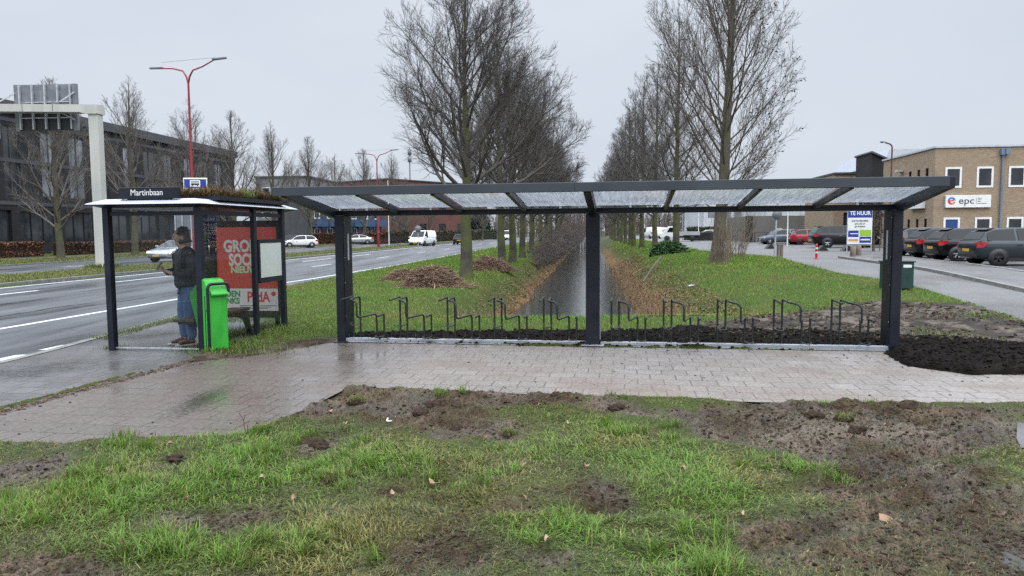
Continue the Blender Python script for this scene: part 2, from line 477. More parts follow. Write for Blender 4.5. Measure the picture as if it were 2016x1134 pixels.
M_DARKGLASS = pm('dark_window', (0.012, 0.015, 0.018), (0.03, 0.036, 0.042), 1.2, (0.04, 0.10), spec=0.7)
M_CARGLASS = pm('car_window', (0.003, 0.004, 0.005), (0.007, 0.008, 0.010), 2, (0.02, 0.05), spec=0.30)
M_TYRE = pm('tyre', (0.010, 0.010, 0.011), (0.018, 0.018, 0.018), 10, (0.6, 0.9))
M_RIM = pm('rim_alloy', (0.42, 0.43, 0.45), (0.55, 0.56, 0.58), 10, (0.25, 0.4), metal=0.7)
M_YELLOW = pm('number_plate', (0.55, 0.33, 0.02), (0.62, 0.38, 0.03), 10, (0.3, 0.5))
M_TAIL = pm('tail_lamp', (0.30, 0.008, 0.012), (0.42, 0.012, 0.018), 20, (0.1, 0.2), spec=0.8)
# ------------------------------------------------------------------ the ground
def g2(px, py, z=0.0):
    p = G(px, py, z); return (p.x, p.y)
P_PATH = [(-5.75, 4.9), (-4.9, 5.95), (-2.35, 6.2), (-2.05, 7.2), (-1.85, 8.25), (1.02, 7.62), (2.53, 7.36), (5.13, 7.15), (10.5, 6.5), (10.5, 8.6), (6.6, 8.72),
          (5.5, 8.7), (5.05, 9.25), (5.25, 10.25), (5.5, 10.42), (1.21, 11.0), (-2.75, 11.72), (-2.94, 11.65), (-3.45, 10.85), (-3.9, 10.3), (-4.40, 9.87), (-4.45, 10.25)]
P_PLAT = [(-7.25, 4.2), (-6.93, 10.95), (-7.06, 15.3), (-6.3, 16.2), (-5.0, 15.0), (-4.25, 13.6), (-4.35, 12.0), (-4.5, 10.9), (-4.45, 10.25), (-5.75, 4.9), (-5.9, 4.2)]
P_SIDE = [(9.3, 13.0), (10.15, 16.2), (10.75, 19.0), (10.9, 21.5), (10.6, 24.0), (11.6, 29.5), (13.3, 36.5), (13.2, 41.0), (12.4, 45), (13.4, 55), (16.5, 83), (28, 200), (60, 200), (46, 60), (60, 60), (60, -4), (12.5, -4), (10.5, 6.5), (10.5, 8.6)]
P_FRONT = [(4.25, 6.1), (3.75, 5.2), (3.25, 4.4), (2.75, 3.75), (1.9, 2.4), (1.9, 0.5), (12.0, 0.5), (12.0, 6.5), (4.6, 6.6)]   # wet path at the right edge of the picture
def U(u, y): return (u + 0.1 * y, y)
P_ROAD = [U(-19.8, -40), U(-19.8, 600), U(-9.8, 600), U(-9.8, 25), (-7.75, 21), (-7.25, 17.5), (-7.06, 15.3), (-6.93, 10.95), (-7.25, 4.2), (-8.0, -10), U(-8.0, -40)]
P_FARROAD = [U(-32.4, -40), U(-32.4, 600), U(-24.2, 600), U(-24.2, -40)]
P_CYCLE = [U(-42.0, -40), U(-42.0, 300), U(-38.0, 300), U(-38.0, -40)]

def sdist(x, y, poly):
    """signed distance to a polygon, positive inside"""
    x = np.asarray(x, float); y = np.asarray(y, float)
    d = np.full(x.shape, 1e9); ins = np.zeros(x.shape, bool)
    n = len(poly)
    for i in range(n):
        ax, ay = poly[i]; bx, by = poly[(i + 1) % n]
        dx, dy = bx - ax, by - ay
        t = np.clip(((x - ax) * dx + (y - ay) * dy) / (dx * dx + dy * dy + 1e-12), 0, 1)
        d = np.minimum(d, np.hypot(x - ax - t * dx, y - ay - t * dy))
        c = ((ay > y) != (by > y)) & (x < (bx - ax) * (y - ay) / (by - ay + 1e-12) + ax)
        ins ^= c
    return np.where(ins, d, -d)

def canal_s(x, y): return x - (2.33 + 0.1035 * (y - 27.5))
def rise(x, y):
    s = canal_s(x, y)
    return 0.35 * S((s - 2.2) / 4.5) * S((y - 12.0) / 15.0)
def canal_depth(x, y):
    s = canal_s(x, y)
    wob = 0.35 * (vnoise(x, y, 0.35, 5) - 0.5)
    dl = (s + 3.55 + wob) / 2.6; dr = (5.0 + wob - s) / 4.5; de = (y - 14.6 + wob) / 6.0
    return S(np.minimum(np.minimum(dl, dr), de) * 1.0)
def Hbase(x, y):
    x = np.asarray(x, float); y = np.asarray(y, float)
    c = canal_depth(x, y)
    r = rise(x, y)
    return r * (1 - c) - 1.45 * c

# blobs painted on the verge: (px, py, rx, ry, weight): mud where positive, lush grass where negative
BLOBS = [(1760, 960, 260, 120, 1.0), (1880, 1050, 160, 90, 0.9), (1620, 850, 190, 45, 1.0), (1850, 830, 200, 40, 0.7), (1500, 820, 160, 22, 0.6),
         (860, 1085, 130, 55, 1.1), (1180, 970, 70, 35, 0.8), (1370, 1015, 60, 18, 0.5), (700, 795, 130, 28, 1.1), (870, 820, 120, 45, 0.9), (1000, 850, 110, 22, 1.0),
         (1000, 785, 200, 12, 0.7), (1210, 805, 60, 16, 0.8), (620, 880, 50, 28, 1.2), (60, 925, 130, 32, 0.9), (110, 1115, 150, 28, 1.1), (400, 1025, 140, 30, 0.8), (340, 915, 50, 18, 0.8),
         (150, 865, 160, 14, 0.5), (760, 960, 70, 18, 0.4), (1550, 1060, 160, 60, 0.7), (1480, 1100, 80, 50, 0.3), (1090, 1090, 90, 40, 0.6), (1020, 1000, 130, 25, 0.45),
         (740, 900, 90, 45, -0.9), (110, 845, 70, 20, -0.5), (170, 1000, 190, 45, -0.9), (480, 930, 180, 60, -0.8), (1180, 870, 160, 50, -0.7), (1420, 930, 180, 60, -1.0), (620, 1060, 150, 60, -0.6),
         (1110, 1045, 90, 28, -1.0), (1370, 1100, 90, 45, -0.9), (960, 900, 160, 35, -0.5), (1650, 930, 70, 40, -0.5), (40, 850, 40, 16, -1.0), (300, 1090, 150, 40, -0.5)]
_bl = []
for bx, by, brx, bry, bw in BLOBS:
    q = G(bx, by); Yd = q.y
    _bl.append((q.x, q.y, brx * Yd / FPX, bry * Yd * Yd / (EYE * FPX), bw))
def mud_field(x, y):
    m = 0.30 + 0.9 * (fbm(x, y, 0.9, 3) - 0.5) + 0.7 * (fbm(x, y, 4.0, 9) - 0.5)
    for cx, cy, rx, ry, w in _bl:
        m = m + 0.85 * w * np.exp(-((x - cx) / rx) ** 2 - ((y - cy) / ry) ** 2)
    return m
# soil: dark loose earth beside and behind the bicycle shelter
SOIL_DARK = [(-2.75, 11.75), (1.2, 11.05), (5.4, 10.5), (5.25, 9.9), (5.02, 9.25), (5.5, 8.65), (6.6, 8.7), (8.2, 8.8), (8.6, 10.2), (7.2, 11.1), (6.2, 11.9), (4.6, 12.6), (3.0, 12.9), (1.5, 12.45), (-0.5, 12.6), (-2.6, 12.55)]
SOIL_LIGHT = [(2.6, 12.2), (5.3, 11.3), (7.3, 11.0), (8.7, 10.1), (9.4, 12.9), (10.2, 16.1), (8.2, 17.0), (6.4, 15.6), (4.6, 14.6), (3.2, 13.4)]
SOIL_BIN = [(-4.45, 9.8), (-3.6, 10.0), (-2.75, 11.2), (-2.5, 12.3), (-3.3, 12.1), (-4.0, 11.0), (-4.55, 10.5)]

BR1 = [(-6.0, 4.5), (-5.2, 7.0), (-4.62, 10.15), (-4.28, 10.15), (-4.7, 7.0), (-5.4, 4.5)]      # where two pavings meet no earth lies between
BR2 = [(-7.8, 4.0), (-7.4, 10.95), (-7.5, 15.0), (-6.7, 15.0), (-6.5, 10.95), (-6.8, 4.0)]
BR3 = [(10.0, 6.75), (10.0, 8.45), (11.2, 8.45), (11.2, 6.75)]
def paved_sd(x, y):
    d = sdist(x, y, P_PATH)
    for P in (P_PLAT, P_SIDE, P_ROAD, P_FARROAD, P_CYCLE, P_FRONT, BR1, BR2, BR3):
        d = np.maximum(d, sdist(x, y, P))
    return d

xs = np.concatenate([np.linspace(-900, -60, 40)[:-1], np.linspace(-60, -12, 97)[:-1], np.linspace(-12, -6.2, 59)[:-1], np.arange(-6.2, 7.6, 0.03), np.arange(7.6, 14, 0.1), np.linspace(14, 60, 70)[:-1], np.linspace(60, 900, 40)])
ys = np.concatenate([np.linspace(-120, 2.2, 30)[:-1], np.arange(2.2, 8.7, 0.026), np.arange(8.7, 14.5, 0.05), np.arange(14.5, 34, 0.14), np.arange(34, 70, 0.4), np.linspace(70, 160, 70)[:-1], np.linspace(160, 1500, 40)])
GX, GY = np.meshgrid(xs, ys)
gx, gy = GX.ravel(), GY.ravel()
near = (gy > 1.5) & (gy < 40) & (np.abs(gx) < 16)
sd = paved_sd(gx, gy)
front_d = sdist(gx, gy, P_FRONT)
jag = 0.7 * (fbm(gx, gy, 1.1, 25) - 0.5) * (front_d > sd - 1e-6) + 0.10 * (fbm(gx, gy, 2.2, 21) - 0.5) + 0.09 * (fbm(gx, gy, 9.0, 22) - 0.5)
sdj = sd + (jag - 0.075) * near
mud = np.where((gy < 9), mud_field(gx, gy), 0.0)
mudk = S((mud - 0.35) / 0.45)
sdark = S((sdist(gx, gy, SOIL_DARK) + 0.22 * (fbm(gx, gy, 3, 31) - 0.4)) / 0.10 + 0.5)
slight = S((sdist(gx, gy, SOIL_LIGHT) + 0.7 * (fbm(gx, gy, 2, 33) - 0.45)) / 0.35 + 0.5) * (1 - sdark)
sbin = S((sdist(gx, gy, SOIL_BIN) + 0.35 * (fbm(gx, gy, 3, 35) - 0.45)) / 0.2 + 0.5)
cd = canal_depth(gx, gy)
clod = fbm(gx, gy, 5.0, 41, 5) - 0.5
clod2 = np.abs(fbm(gx, gy, 14.0, 45, 3) - 0.5) * 2
ridge = fbm(gx, gy, 1.6, 47, 3) - 0.5
h = Hbase(gx, gy)
# ruts pressed by wheels across the right of the verge
def rut(pts, w):
    d = np.full(gx.shape, 9.0)
    for (ax, ay), (bx, by) in zip(pts[:-1], pts[1:]):
        dx, dy = bx - ax, by - ay
        t = np.clip(((gx - ax) * dx + (gy - ay) * dy) / (dx * dx + dy * dy), 0, 1)
        d = np.minimum(d, np.hypot(gx - ax - t * dx, gy - ay - t * dy))
    q = (d + 0.05 * (fbm(gx, gy, 3, 27) - .5)) / w
    return np.exp(-q ** 4) * -0.045 + 0.035 * np.exp(-((q - 1.35) / .35) ** 2)
ruts = rut([g2(1180, 1010), g2(1420, 1000), g2(1700, 940), g2(1900, 880), g2(2040, 850)], .14) + rut([g2(1250, 1100), g2(1500, 1085), g2(1760, 1010), g2(1990, 940)], .12) + rut([g2(200, 1010), g2(480, 985), g2(800, 990), g2(1180, 1010)], .10) * .6 + rut([g2(560, 880), g2(800, 830), g2(1050, 850)], .12) * .6
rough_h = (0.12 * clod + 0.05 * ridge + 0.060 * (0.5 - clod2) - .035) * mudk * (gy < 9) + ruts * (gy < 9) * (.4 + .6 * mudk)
rough_h += (0.02 * clod + 0.03 * ridge) * (gy < 9)
rough_h += (0.08 * clod + 0.06 * (0.5 - clod2) + 0.03) * sdark + (0.07 * clod + 0.04 * (0.5 - clod2)) * slight + (0.06 * clod) * sbin
rough_h += 0.03 * clod * ((gy >= 9) & (gy < 70))
# a low heap of earth beside the right post
rough_h += 0.07 * sdark * np.exp(-((gx - 6.5) / 1.2) ** 2 - ((gy - 9.9) / 1.0) ** 2)
edge = S(-sdj / np.where((front_d > sd - 1e-6), 0.45, 0.06))
lift = np.where(gy < 9, 0.028, 0.02) * np.exp(-np.clip(-sdj, 0, 5) / 0.5)
z = h + edge * (rough_h + lift + 0.004) - (1 - edge) * (0.045 + 0.0 * h)
z = np.where(sdj < 0.0, np.maximum(z, h - 0.05), z)
median = S((gx - 0.1 * gy + 24.1) / 0.1) * S((-19.9 - gx + 0.1 * gy) / 0.1)
z = z + 0.10 * median
verge = S((gx - 0.1 * gy + 37.9) / 0.3) * S((-32.5 - gx + 0.1 * gy) / 0.1)
z = z + 0.08 * verge
# shallow ruts that hold water near the wet path
# colours
def C(*c): return np.array(c, float)
def mixc(a, b, t): return a * (1 - t[:, None]) + b * t[:, None]
n1 = fbm(gx, gy, 1.3, 51); n2 = fbm(gx, gy, 6.0, 55)
N = len(gx)
col = np.tile(C(.050, .075, .020), (N, 1))
col = mixc(col, np.tile(C(.085, .085, .028), (N, 1)), S((n1 - 0.42) / 0.3) * 0.8)
thatch = np.tile(C(.060, .048, .026), (N, 1))
col = mixc(col, thatch, np.where(gy < 9, 0.55, 0.25) * S((n2 - 0.3) / 0.4))
mudc = mixc(np.tile(C(.058, .038, .025), (N, 1)), np.tile(C(.125, .090, .064), (N, 1)), S((fbm(gx, gy, 2.3, 61) - 0.38) / 0.3))
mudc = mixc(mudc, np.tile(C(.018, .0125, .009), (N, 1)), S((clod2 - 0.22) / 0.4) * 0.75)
mudc = mixc(mudc, np.tile(C(.080, .068, .036), (N, 1)), S((fbm(gx, gy, 11.0, 67) - .52) / .1) * .5)
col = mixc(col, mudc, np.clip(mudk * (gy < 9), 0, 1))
darkc = mixc(np.tile(C(.0075, .0055, .005), (N, 1)), np.tile(C(.015, .011, .0095), (N, 1)), S((n2 - 0.4) / 0.3))
lightc = mixc(np.tile(C(.034, .025, .019), (N, 1)), np.tile(C(.115, .092, .072), (N, 1)), S((fbm(gx, gy, 3.5, 63) - 0.40) / 0.2))
lightc = mixc(lightc, darkc, S((n2 - 0.5) / 0.15) * 0.7)
col = mixc(col, lightc, slight)
col = mixc(col, mixc(np.tile(C(.045, .033, .024), (N, 1)), np.tile(C(.10, .078, .058), (N, 1)), S((n2 - 0.4) / 0.3)), sbin)
scol = S((sdist(gx, gy, SOIL_DARK) + 0.30 + 0.22 * (fbm(gx, gy, 3, 31) - 0.4)) / 0.10 + 0.5) * (gy < 11.2) * (gx > 4.6)
col = mixc(col, darkc, np.maximum(sdark, scol))
# canal banks: brown dead leaves near the water
leaf = S((cd - np.where(canal_s(gx, gy) < 0, .36, .25) + 0.22 * (n2 - 0.5) + 0.2 * (n1 - 0.5)) / 0.3)
col = mixc(col, mixc(np.tile(C(.105, .062, .030), (N, 1)), np.tile(C(.20, .125, .062), (N, 1)), S((fbm(gx, gy, 7, 65) - 0.4) / 0.2)), leaf * (gy > 13))
bed = S((cd - 0.72) / 0.1)
col = mixc(col, np.tile(C(.03, .024, .018), (N, 1)), bed)
far = S((gy - 60) / 60)
col = mixc(col, np.tile(C(.055, .062, .030), (N, 1)), far)
wet = np.clip(mudk * (gy < 9) * S((fbm(gx, gy, 2.0, 71) - 0.40) / 0.25), 0, 1) * 0.9 + slight * 0.25
nx, ny = len(xs), len(ys)
idx = np.arange(nx * ny).reshape(ny, nx)
F = np.stack([idx[:-1, :-1], idx[:-1, 1:], idx[1:, 1:], idx[1:, :-1]], -1).reshape(-1, 4)
M_GROUND = attr_mat('earth_and_turf', 0.8, 0.45, 0.55, 75.0, 0.9, 0.0, True)
ground = np_mesh('ground', np.stack([gx, gy, z], -1), F, M_GROUND, cols=col, smooth=True, extra={'wet': wet})
tag(ground, kind='structure')
def ground_z(x, y):
    """height of the ground mesh (bilinear)"""
    x = np.asarray(x, float); y = np.asarray(y, float)
    i = np.clip(np.searchsorted(xs, x) - 1, 0, nx - 2); j = np.clip(np.searchsorted(ys, y) - 1, 0, ny - 2)
    u = (x - xs[i]) / (xs[i + 1] - xs[i]); v = (y - ys[j]) / (ys[j + 1] - ys[j])
    Z = z.reshape(ny, nx)
    return (Z[j, i] * (1 - u) + Z[j, i + 1] * u) * (1 - v) + (Z[j + 1, i] * (1 - u) + Z[j + 1, i + 1] * u) * v

# ------------------------------------------------------------------ paved sheets
def sheet(name, poly, zoff, mat, step=None, drape=False):
    pts = [Vector((p[0], p[1])) for p in poly]
    if step:
        x0, x1 = min(p.x for p in pts), max(p.x for p in pts); y0, y1 = min(p.y for p in pts), max(p.y for p in pts)
        ax = np.arange(x0 + step / 2, x1, step); ay = np.arange(y0 + step / 2, min(y1, 70), step)
        qx, qy = np.meshgrid(ax, ay); qx, qy = qx.ravel(), qy.ravel()
        k = sdist(qx, qy, poly) > step * 0.3
        inner = [Vector((a, b)) for a, b in zip(qx[k], qy[k])]
    else:
        inner = []
    n = len(pts)
    r = geometry.delaunay_2d_cdt(pts + inner, [], [list(range(n))], 1, 1e-5)
    vx = np.array([v.x for v in r[0]]); vy = np.array([v.y for v in r[0]])
    vz = (rise(vx, vy) if drape else np.zeros(len(vx))) + zoff
    me = bpy.data.meshes.new(name)
    me.from_pydata(list(zip(vx, vy, vz)), [], [tuple(f) for f in r[2]])
    me.materials.append(mat); me.update()
    if len(me.polygons) and me.polygons[0].normal.z < 0: me.flip_normals()
    o = bpy.data.objects.new(name, me); link(o)
    return tag(o, kind='structure')

M_TILES = brick_mat('paving_slabs', (.222, .195, .175), (.258, .228, .206), (.110, .092, .078), 0.30, 0.30, -YAW, (0.30, 0.70), 0.009, 0.5, dirt=(.165, .130, .105), dirt_scale=0.7, wetscale=0.7, stain=(G(405, 785), .20, .95, (.055, .058, .034)), wetx=(-1.4, 0.4))
M_TILES2 = brick_mat('old_paving', (.090, .088, .090), (.125, .120, .120), (.040, .040, .030), 0.30, 0.30, R(8), (0.16, 0.5), 0.010, 0.6, dirt=(.075, .066, .058), dirt_scale=0.9, wetscale=0.6)
M_TILES3 = brick_mat('side_road_bricks', (.115, .110, .110), (.15, .143, .14), (.07, .065, .06), 0.22, 0.11, R(8), (0.25, 0.6), 0.008, 0.3, dirt=(.085, .080, .076), dirt_scale=0.35, wetscale=0.25)

def asphalt(name, c1, c2, rough, scale=0.25):
    m, n, l, p = new_mat(name)
    tc = n.new('ShaderNodeTexCoord')
    mp = n.new('ShaderNodeMapping'); mp.inputs['Scale'].default_value = (1.0, 0.12, 1); mp.inputs['Rotation'].default_value = (0, 0, R(5.7))
    l.new(tc.outputs['Object'], mp.inputs[0])
    a = n.new('ShaderNodeTexNoise'); a.inputs['Scale'].default_value = 0.9; a.inputs['Detail'].default_value = 8; a.inputs['Roughness'].default_value = 0.6
    l.new(mp.outputs[0], a.inputs['Vector'])
    g = n.new('ShaderNodeTexNoise'); g.inputs['Scale'].default_value = 90; g.inputs['Detail'].default_value = 3
    l.new(tc.outputs['Object'], g.inputs['Vector'])
    cr = n.new('ShaderNodeValToRGB'); cr.color_ramp.elements[0].position = 0.36; cr.color_ramp.elements[1].position = 0.62
    cr.color_ramp.elements[0].color = (*c1, 1); cr.color_ramp.elements[1].color = (*c2, 1)
    l.new(a.outputs[0], cr.inputs[0])
    mr = n.new('ShaderNodeMapRange'); mr.inputs['From Min'].default_value = 0.3; mr.inputs['From Max'].default_value = 0.7; mr.inputs['To Min'].default_value = 0.6; mr.inputs['To Max'].default_value = 1.4
    l.new(g.outputs[0], mr.inputs[0])
    s_ = n.new('ShaderNodeVectorMath'); s_.operation = 'SCALE'; l.new(cr.outputs[0], s_.inputs[0]); l.new(mr.outputs[0], s_.inputs['Scale'])
    l.new(s_.outputs[0], p.inputs['Base Color'])
    r_ = n.new('ShaderNodeMapRange'); r_.inputs['From Min'].default_value = 0.35; r_.inputs['From Max'].default_value = 0.65
    r_.inputs['To Min'].default_value = rough[0]; r_.inputs['To Max'].default_value = rough[1]
    l.new(a.outputs[0], r_.inputs[0]); l.new(r_.outputs[0], p.inputs['Roughness'])
    b = n.new('ShaderNodeBump'); b.inputs['Strength'].default_value = 0.25; b.inputs['Distance'].default_value = 0.006
    l.new(g.outputs[0], b.inputs['Height']); l.new(b.outputs[0], p.inputs['Normal'])
    return m
M_ASPH = asphalt('wet_asphalt', (.034, .035, .039), (.085, .086, .093), (0.26, 0.50))
M_ASPH2 = asphalt('cycle_path_asphalt', (.085, .055, .045), (.12, .08, .066), (0.4, 0.6))

M_WETPATH = asphalt('wet_path_asphalt', (.075, .070, .068), (.15, .14, .135), (0.15, 0.42))
sheet('road', P_ROAD, -0.012, M_ASPH)
sheet('far_road', P_FARROAD, -0.012, M_ASPH)
sheet('cycle_path', P_CYCLE, 0.0, M_ASPH2)
sheet('pavement', P_PATH, 0.004, M_TILES)
sheet('bus_platform', P_PLAT, 0.0, M_TILES2)
sheet('side_road', P_SIDE, 0.004, M_TILES3, 1.2, True)
sheet('wet_path', P_FRONT, -0.020, M_WETPATH)

M_MARK = pm('road_paint', (.50, .51, .52), (.66, .67, .68), 12, (0.35, 0.55), lo=0.3, hi=0.5)
def strip(mb, pts, w, z):
    for (ax, ay), (bx, by) in zip(pts[:-1], pts[1:]):
        d = Vector((bx - ax, by - ay)); n = Vector((-d.y, d.x)).normalized() * (w / 2)
        mb.quad((ax - n.x, ay - n.y, z), (ax + n.x, ay + n.y, z), (bx + n.x, by + n.y, z), (bx - n.x, by - n.y, z))
mk = MB()
ZM = -0.008
strip(mk, [U(-11.0, 0), U(-11.0, 22), U(-10.5, 28), U(-10.1, 40), U(-10.1, 300)], 0.15, ZM)
strip(mk, [U(-19.35, 0), U(-19.35, 300)], 0.15, ZM)
for y in np.arange(2.2, 200, 12.0): strip(mk, [U(-14.2, y), U(-14.2, y + 3.0)], 0.13, ZM)
for y in np.arange(0.0, 60, 9.0): strip(mk, [U(-17.3, y), U(-17.3, y + 5.2)], 0.16, ZM)
strip(mk, [U(-24.6, 0), U(-24.6, 300)], 0.13, ZM)
for y in np.arange(4, 200, 9.0): strip(mk, [U(-28.3, y), U(-28.3, y + 3.0)], 0.13, ZM)
for k in range(4):
    y = 8.3 + 0.95 * k
    mk.quad((-7.55 + .1 * k, y, ZM), (-7.05 + .08 * k, y + .1, ZM), (-6.98 + .08 * k, y + .62, ZM), (-7.48 + .1 * k, y + .5, ZM))
mkr = mk.build('road_markings', M_MARK); tag(mkr, kind='structure')
M_SEAM = pm('bitumen_seam', (.012, .012, .014), (.028, .028, .031), 4, (.2, .45))
sm = MB()
def seam(u0, y0, y1, w, seed):
    r = random.Random(seed); k = int((y1 - y0) / .35)
    L_, R_ = [], []
    for i in range(k + 1):
        y = y0 + (y1 - y0) * i / k; u = u0 + .05 * math.sin(i * .7) + r.uniform(-.03, .03); ww = w * r.uniform(.3, 1.0) * min(1, i / 3, (k - i) / 3) + .004
        L_.append((*U(u - ww / 2, y), -.0085)); R_.append((*U(u + ww / 2, y), -.0085))
    for i in range(k): sm.quad(L_[i], R_[i], R_[i + 1], L_[i + 1])
seam(-12.2, 9, 20.5, .17, 1); seam(-12.75, 9, 19, .14, 2); seam(-14.9, 9, 20.5, .15, 3); seam(-15.6, 22, 34, .10, 4); seam(-11.9, 26, 48, .10, 5); seam(-17.9, 20, 40, .08, 6)
tag(sm.build('road_seams', M_SEAM), kind='structure')

# kerbs: real steps
M_KERB = pm('kerb_concrete', (.14, .135, .13), (.22, .215, .21), 5, (0.35, 0.6), bump=0.2)
def kerb(name, pts, w=0.14, h=0.12, drape=False, z0=0.0):
    mb = MB()
    if drape:
        fine_ = [pts[0]]
        for a, b in zip(pts[:-1], pts[1:]):
            k = max(1, int(math.hypot(b[0] - a[0], b[1] - a[1]) / 1.5))
            fine_ += [(a[0] + (b[0] - a[0]) * i / k, a[1] + (b[1] - a[1]) * i / k) for i in range(1, k + 1)]
        pts = fine_
    for (ax, ay), (bx, by) in zip(pts[:-1], pts[1:]):
        za = float(rise(ax, ay)) if drape else 0.0; zb = float(rise(bx, by)) if drape else 0.0
        L = math.hypot(bx - ax, by - ay); k = max(1, int(L / 30))
        mb.bar((ax, ay, za + z0 + h / 2 - 0.06), (bx, by, zb + z0 + h / 2 - 0.06), w, h + 0.12)
    return tag(mb.build(name, M_KERB), kind='structure')
kerb('kerb', [U(-19.87, y) for y in (-40, 20, 60, 100, 300)], 0.16, 0.11)
kerb('kerb', [U(-24.13, y) for y in (-40, 20, 60, 100, 300)], 0.16, 0.11)
kerb('kerb', [U(-32.47, y) for y in (-40, 20, 60, 100, 300)], 0.16, 0.10)
kerb('kerb', [(-7.3, 4.2), (-6.98, 10.95), (-7.12, 15.3), (-7.3, 17.5), (-7.8, 21), U(-9.85, 25)], 0.14, 0.012)
# raised pavement between the side road and the parking bays
kp = [(11.6, 8.0), (12.9, 18.5), (15.8, 35.5)]
kq = [(14.3, 8.0), (16.1, 23.2), (18.75, 37.1)]
kerb('kerb', kp, 0.16, 0.10, True)
kerb('kerb', kq, 0.18, 0.11, True)
mb = MB()
n_ = 14
for i in range(n_):
    t0, t1 = i / n_, (i + 1) / n_
    def lerp(P, t):
        y = P[0][1] + (P[-1][1] - P[0][1]) * t
        for a, b in zip(P[:-1], P[1:]):
            if y <= b[1] + 1e-6:
                f = (y - a[1]) / (b[1] - a[1]); return (a[0] + (b[0] - a[0]) * f, y)
        return P[-1]
    a, b, c, d = lerp(kp, t0), lerp(kq, t0), lerp(kq, t1), lerp(kp, t1)
    mb.quad(*[(q[0], q[1], float(rise(*q)) + 0.092) for q in (a, b, c, d)])
tag(mb.build('side_pavement', M_TILES3), kind='structure')

# ------------------------------------------------------------------ canal water
m, n, l, p = new_mat('canal_water')
p.inputs['Base Color'].default_value = (.040, .044, .042, 1); p.inputs['Roughness'].default_value = 0.05; p.inputs['Specular IOR Level'].default_value = 0.6
p.inputs['IOR'].default_value = 1.33
tc = n.new('ShaderNodeTexCoord'); mp = n.new('ShaderNodeMapping'); mp.inputs['Scale'].default_value = (1.0, 3.6, 1)
l.new(tc.outputs['Object'], mp.inputs[0])
no = n.new('ShaderNodeTexNoise'); no.inputs['Scale'].default_value = 2.6; no.inputs['Detail'].default_value = 6
l.new(mp.outputs[0], no.inputs['Vector'])
b = n.new('ShaderNodeBump'); b.inputs['Strength'].default_value = 0.17; b.inputs['Distance'].default_value = 0.05
l.new(no.outputs[0], b.inputs['Height']); l.new(b.outputs[0], p.inputs['Normal'])
M_WATER = m
mb = MB()
def cx(y): return 2.33 + 0.1035 * (y - 27.5)
for a, b in ((15, 60), (60, 400)):
    mb.quad((cx(a) - 3.2, a, -1.0), (cx(a) + 4.2, a, -1.0), (cx(b) + 4.2, b, -1.0), (cx(b) - 3.2, b, -1.0))
tag(mb.build('water', M_WATER), kind='structure')
# standing water on the wet path
M_PUDDLE, n, l, p = new_mat('puddle_water')
p.inputs['Base Color'].default_value = (.05, .045, .04, 1); p.inputs['Roughness'].default_value = 0.03
def pool(x0, y0, r, zz):
    mbb = MB(); k = 24
    mbb.add([(x0 + r * math.cos(2 * PI * i / k), y0 + 1.3 * r * math.sin(2 * PI * i / k), zz) for i in range(k)], [tuple(range(k))])
    return tag(mbb.build('puddle', M_PUDDLE), kind='structure')
def low_pool(px, py, r, off):
    q = G(px, py); a = np.linspace(-r, r, 13); qx, qy = np.meshgrid(q.x + a, q.y + 1.3 * a)
    zs = np.sort(ground_z(qx.ravel(), qy.ravel())); pool(q.x, q.y, r, float(zs[int(len(zs) * off)]))
low_pool(1950, 1095, .20, .30)
# ------------------------------------------------------------------ buildings
def holed_wall(mb, w, h, holes, frame, thick=0.25, mat=0):
    """wall in local x (along) / z (up), front face at y=0 looking to -y; holes = (x0,z0,x1,z1). frame(x,y,z)->world"""
    X = sorted(set([0, w] + [a for q in holes for a in (q[0], q[2])])); Z = sorted(set([0, h] + [a for q in holes for a in (q[1], q[3])]))
    def hole(x, zz): return any(q[0] < x < q[2] and q[1] < zz < q[3] for q in holes)
    for i in range(len(X) - 1):
        j = 0
        while j < len(Z) - 1:
            if hole((X[i] + X[i + 1]) / 2, (Z[j] + Z[j + 1]) / 2): j += 1; continue
            k = j
            while k < len(Z) - 1 and not hole((X[i] + X[i + 1]) / 2, (Z[k] + Z[k + 1]) / 2): k += 1
            mb.quad(frame(X[i], 0, Z[j]), frame(X[i + 1], 0, Z[j]), frame(X[i + 1], 0, Z[k]), frame(X[i], 0, Z[k]), mat)
            j = k
    for x0, z0, x1, z1 in holes:
        mb.quad(frame(x0, 0, z0), frame(x0, thick, z0), frame(x0, thick, z1), frame(x0, 0, z1), mat)
        mb.quad(frame(x1, thick, z0), frame(x1, 0, z0), frame(x1, 0, z1), frame(x1, thick, z1), mat)
        mb.quad(frame(x0, 0, z1), frame(x0, thick, z1), frame(x1, thick, z1), frame(x1, 0, z1), mat)
        mb.quad(frame(x0, thick, z0), frame(x0, 0, z0), frame(x1, 0, z0), frame(x1, thick, z0), mat)

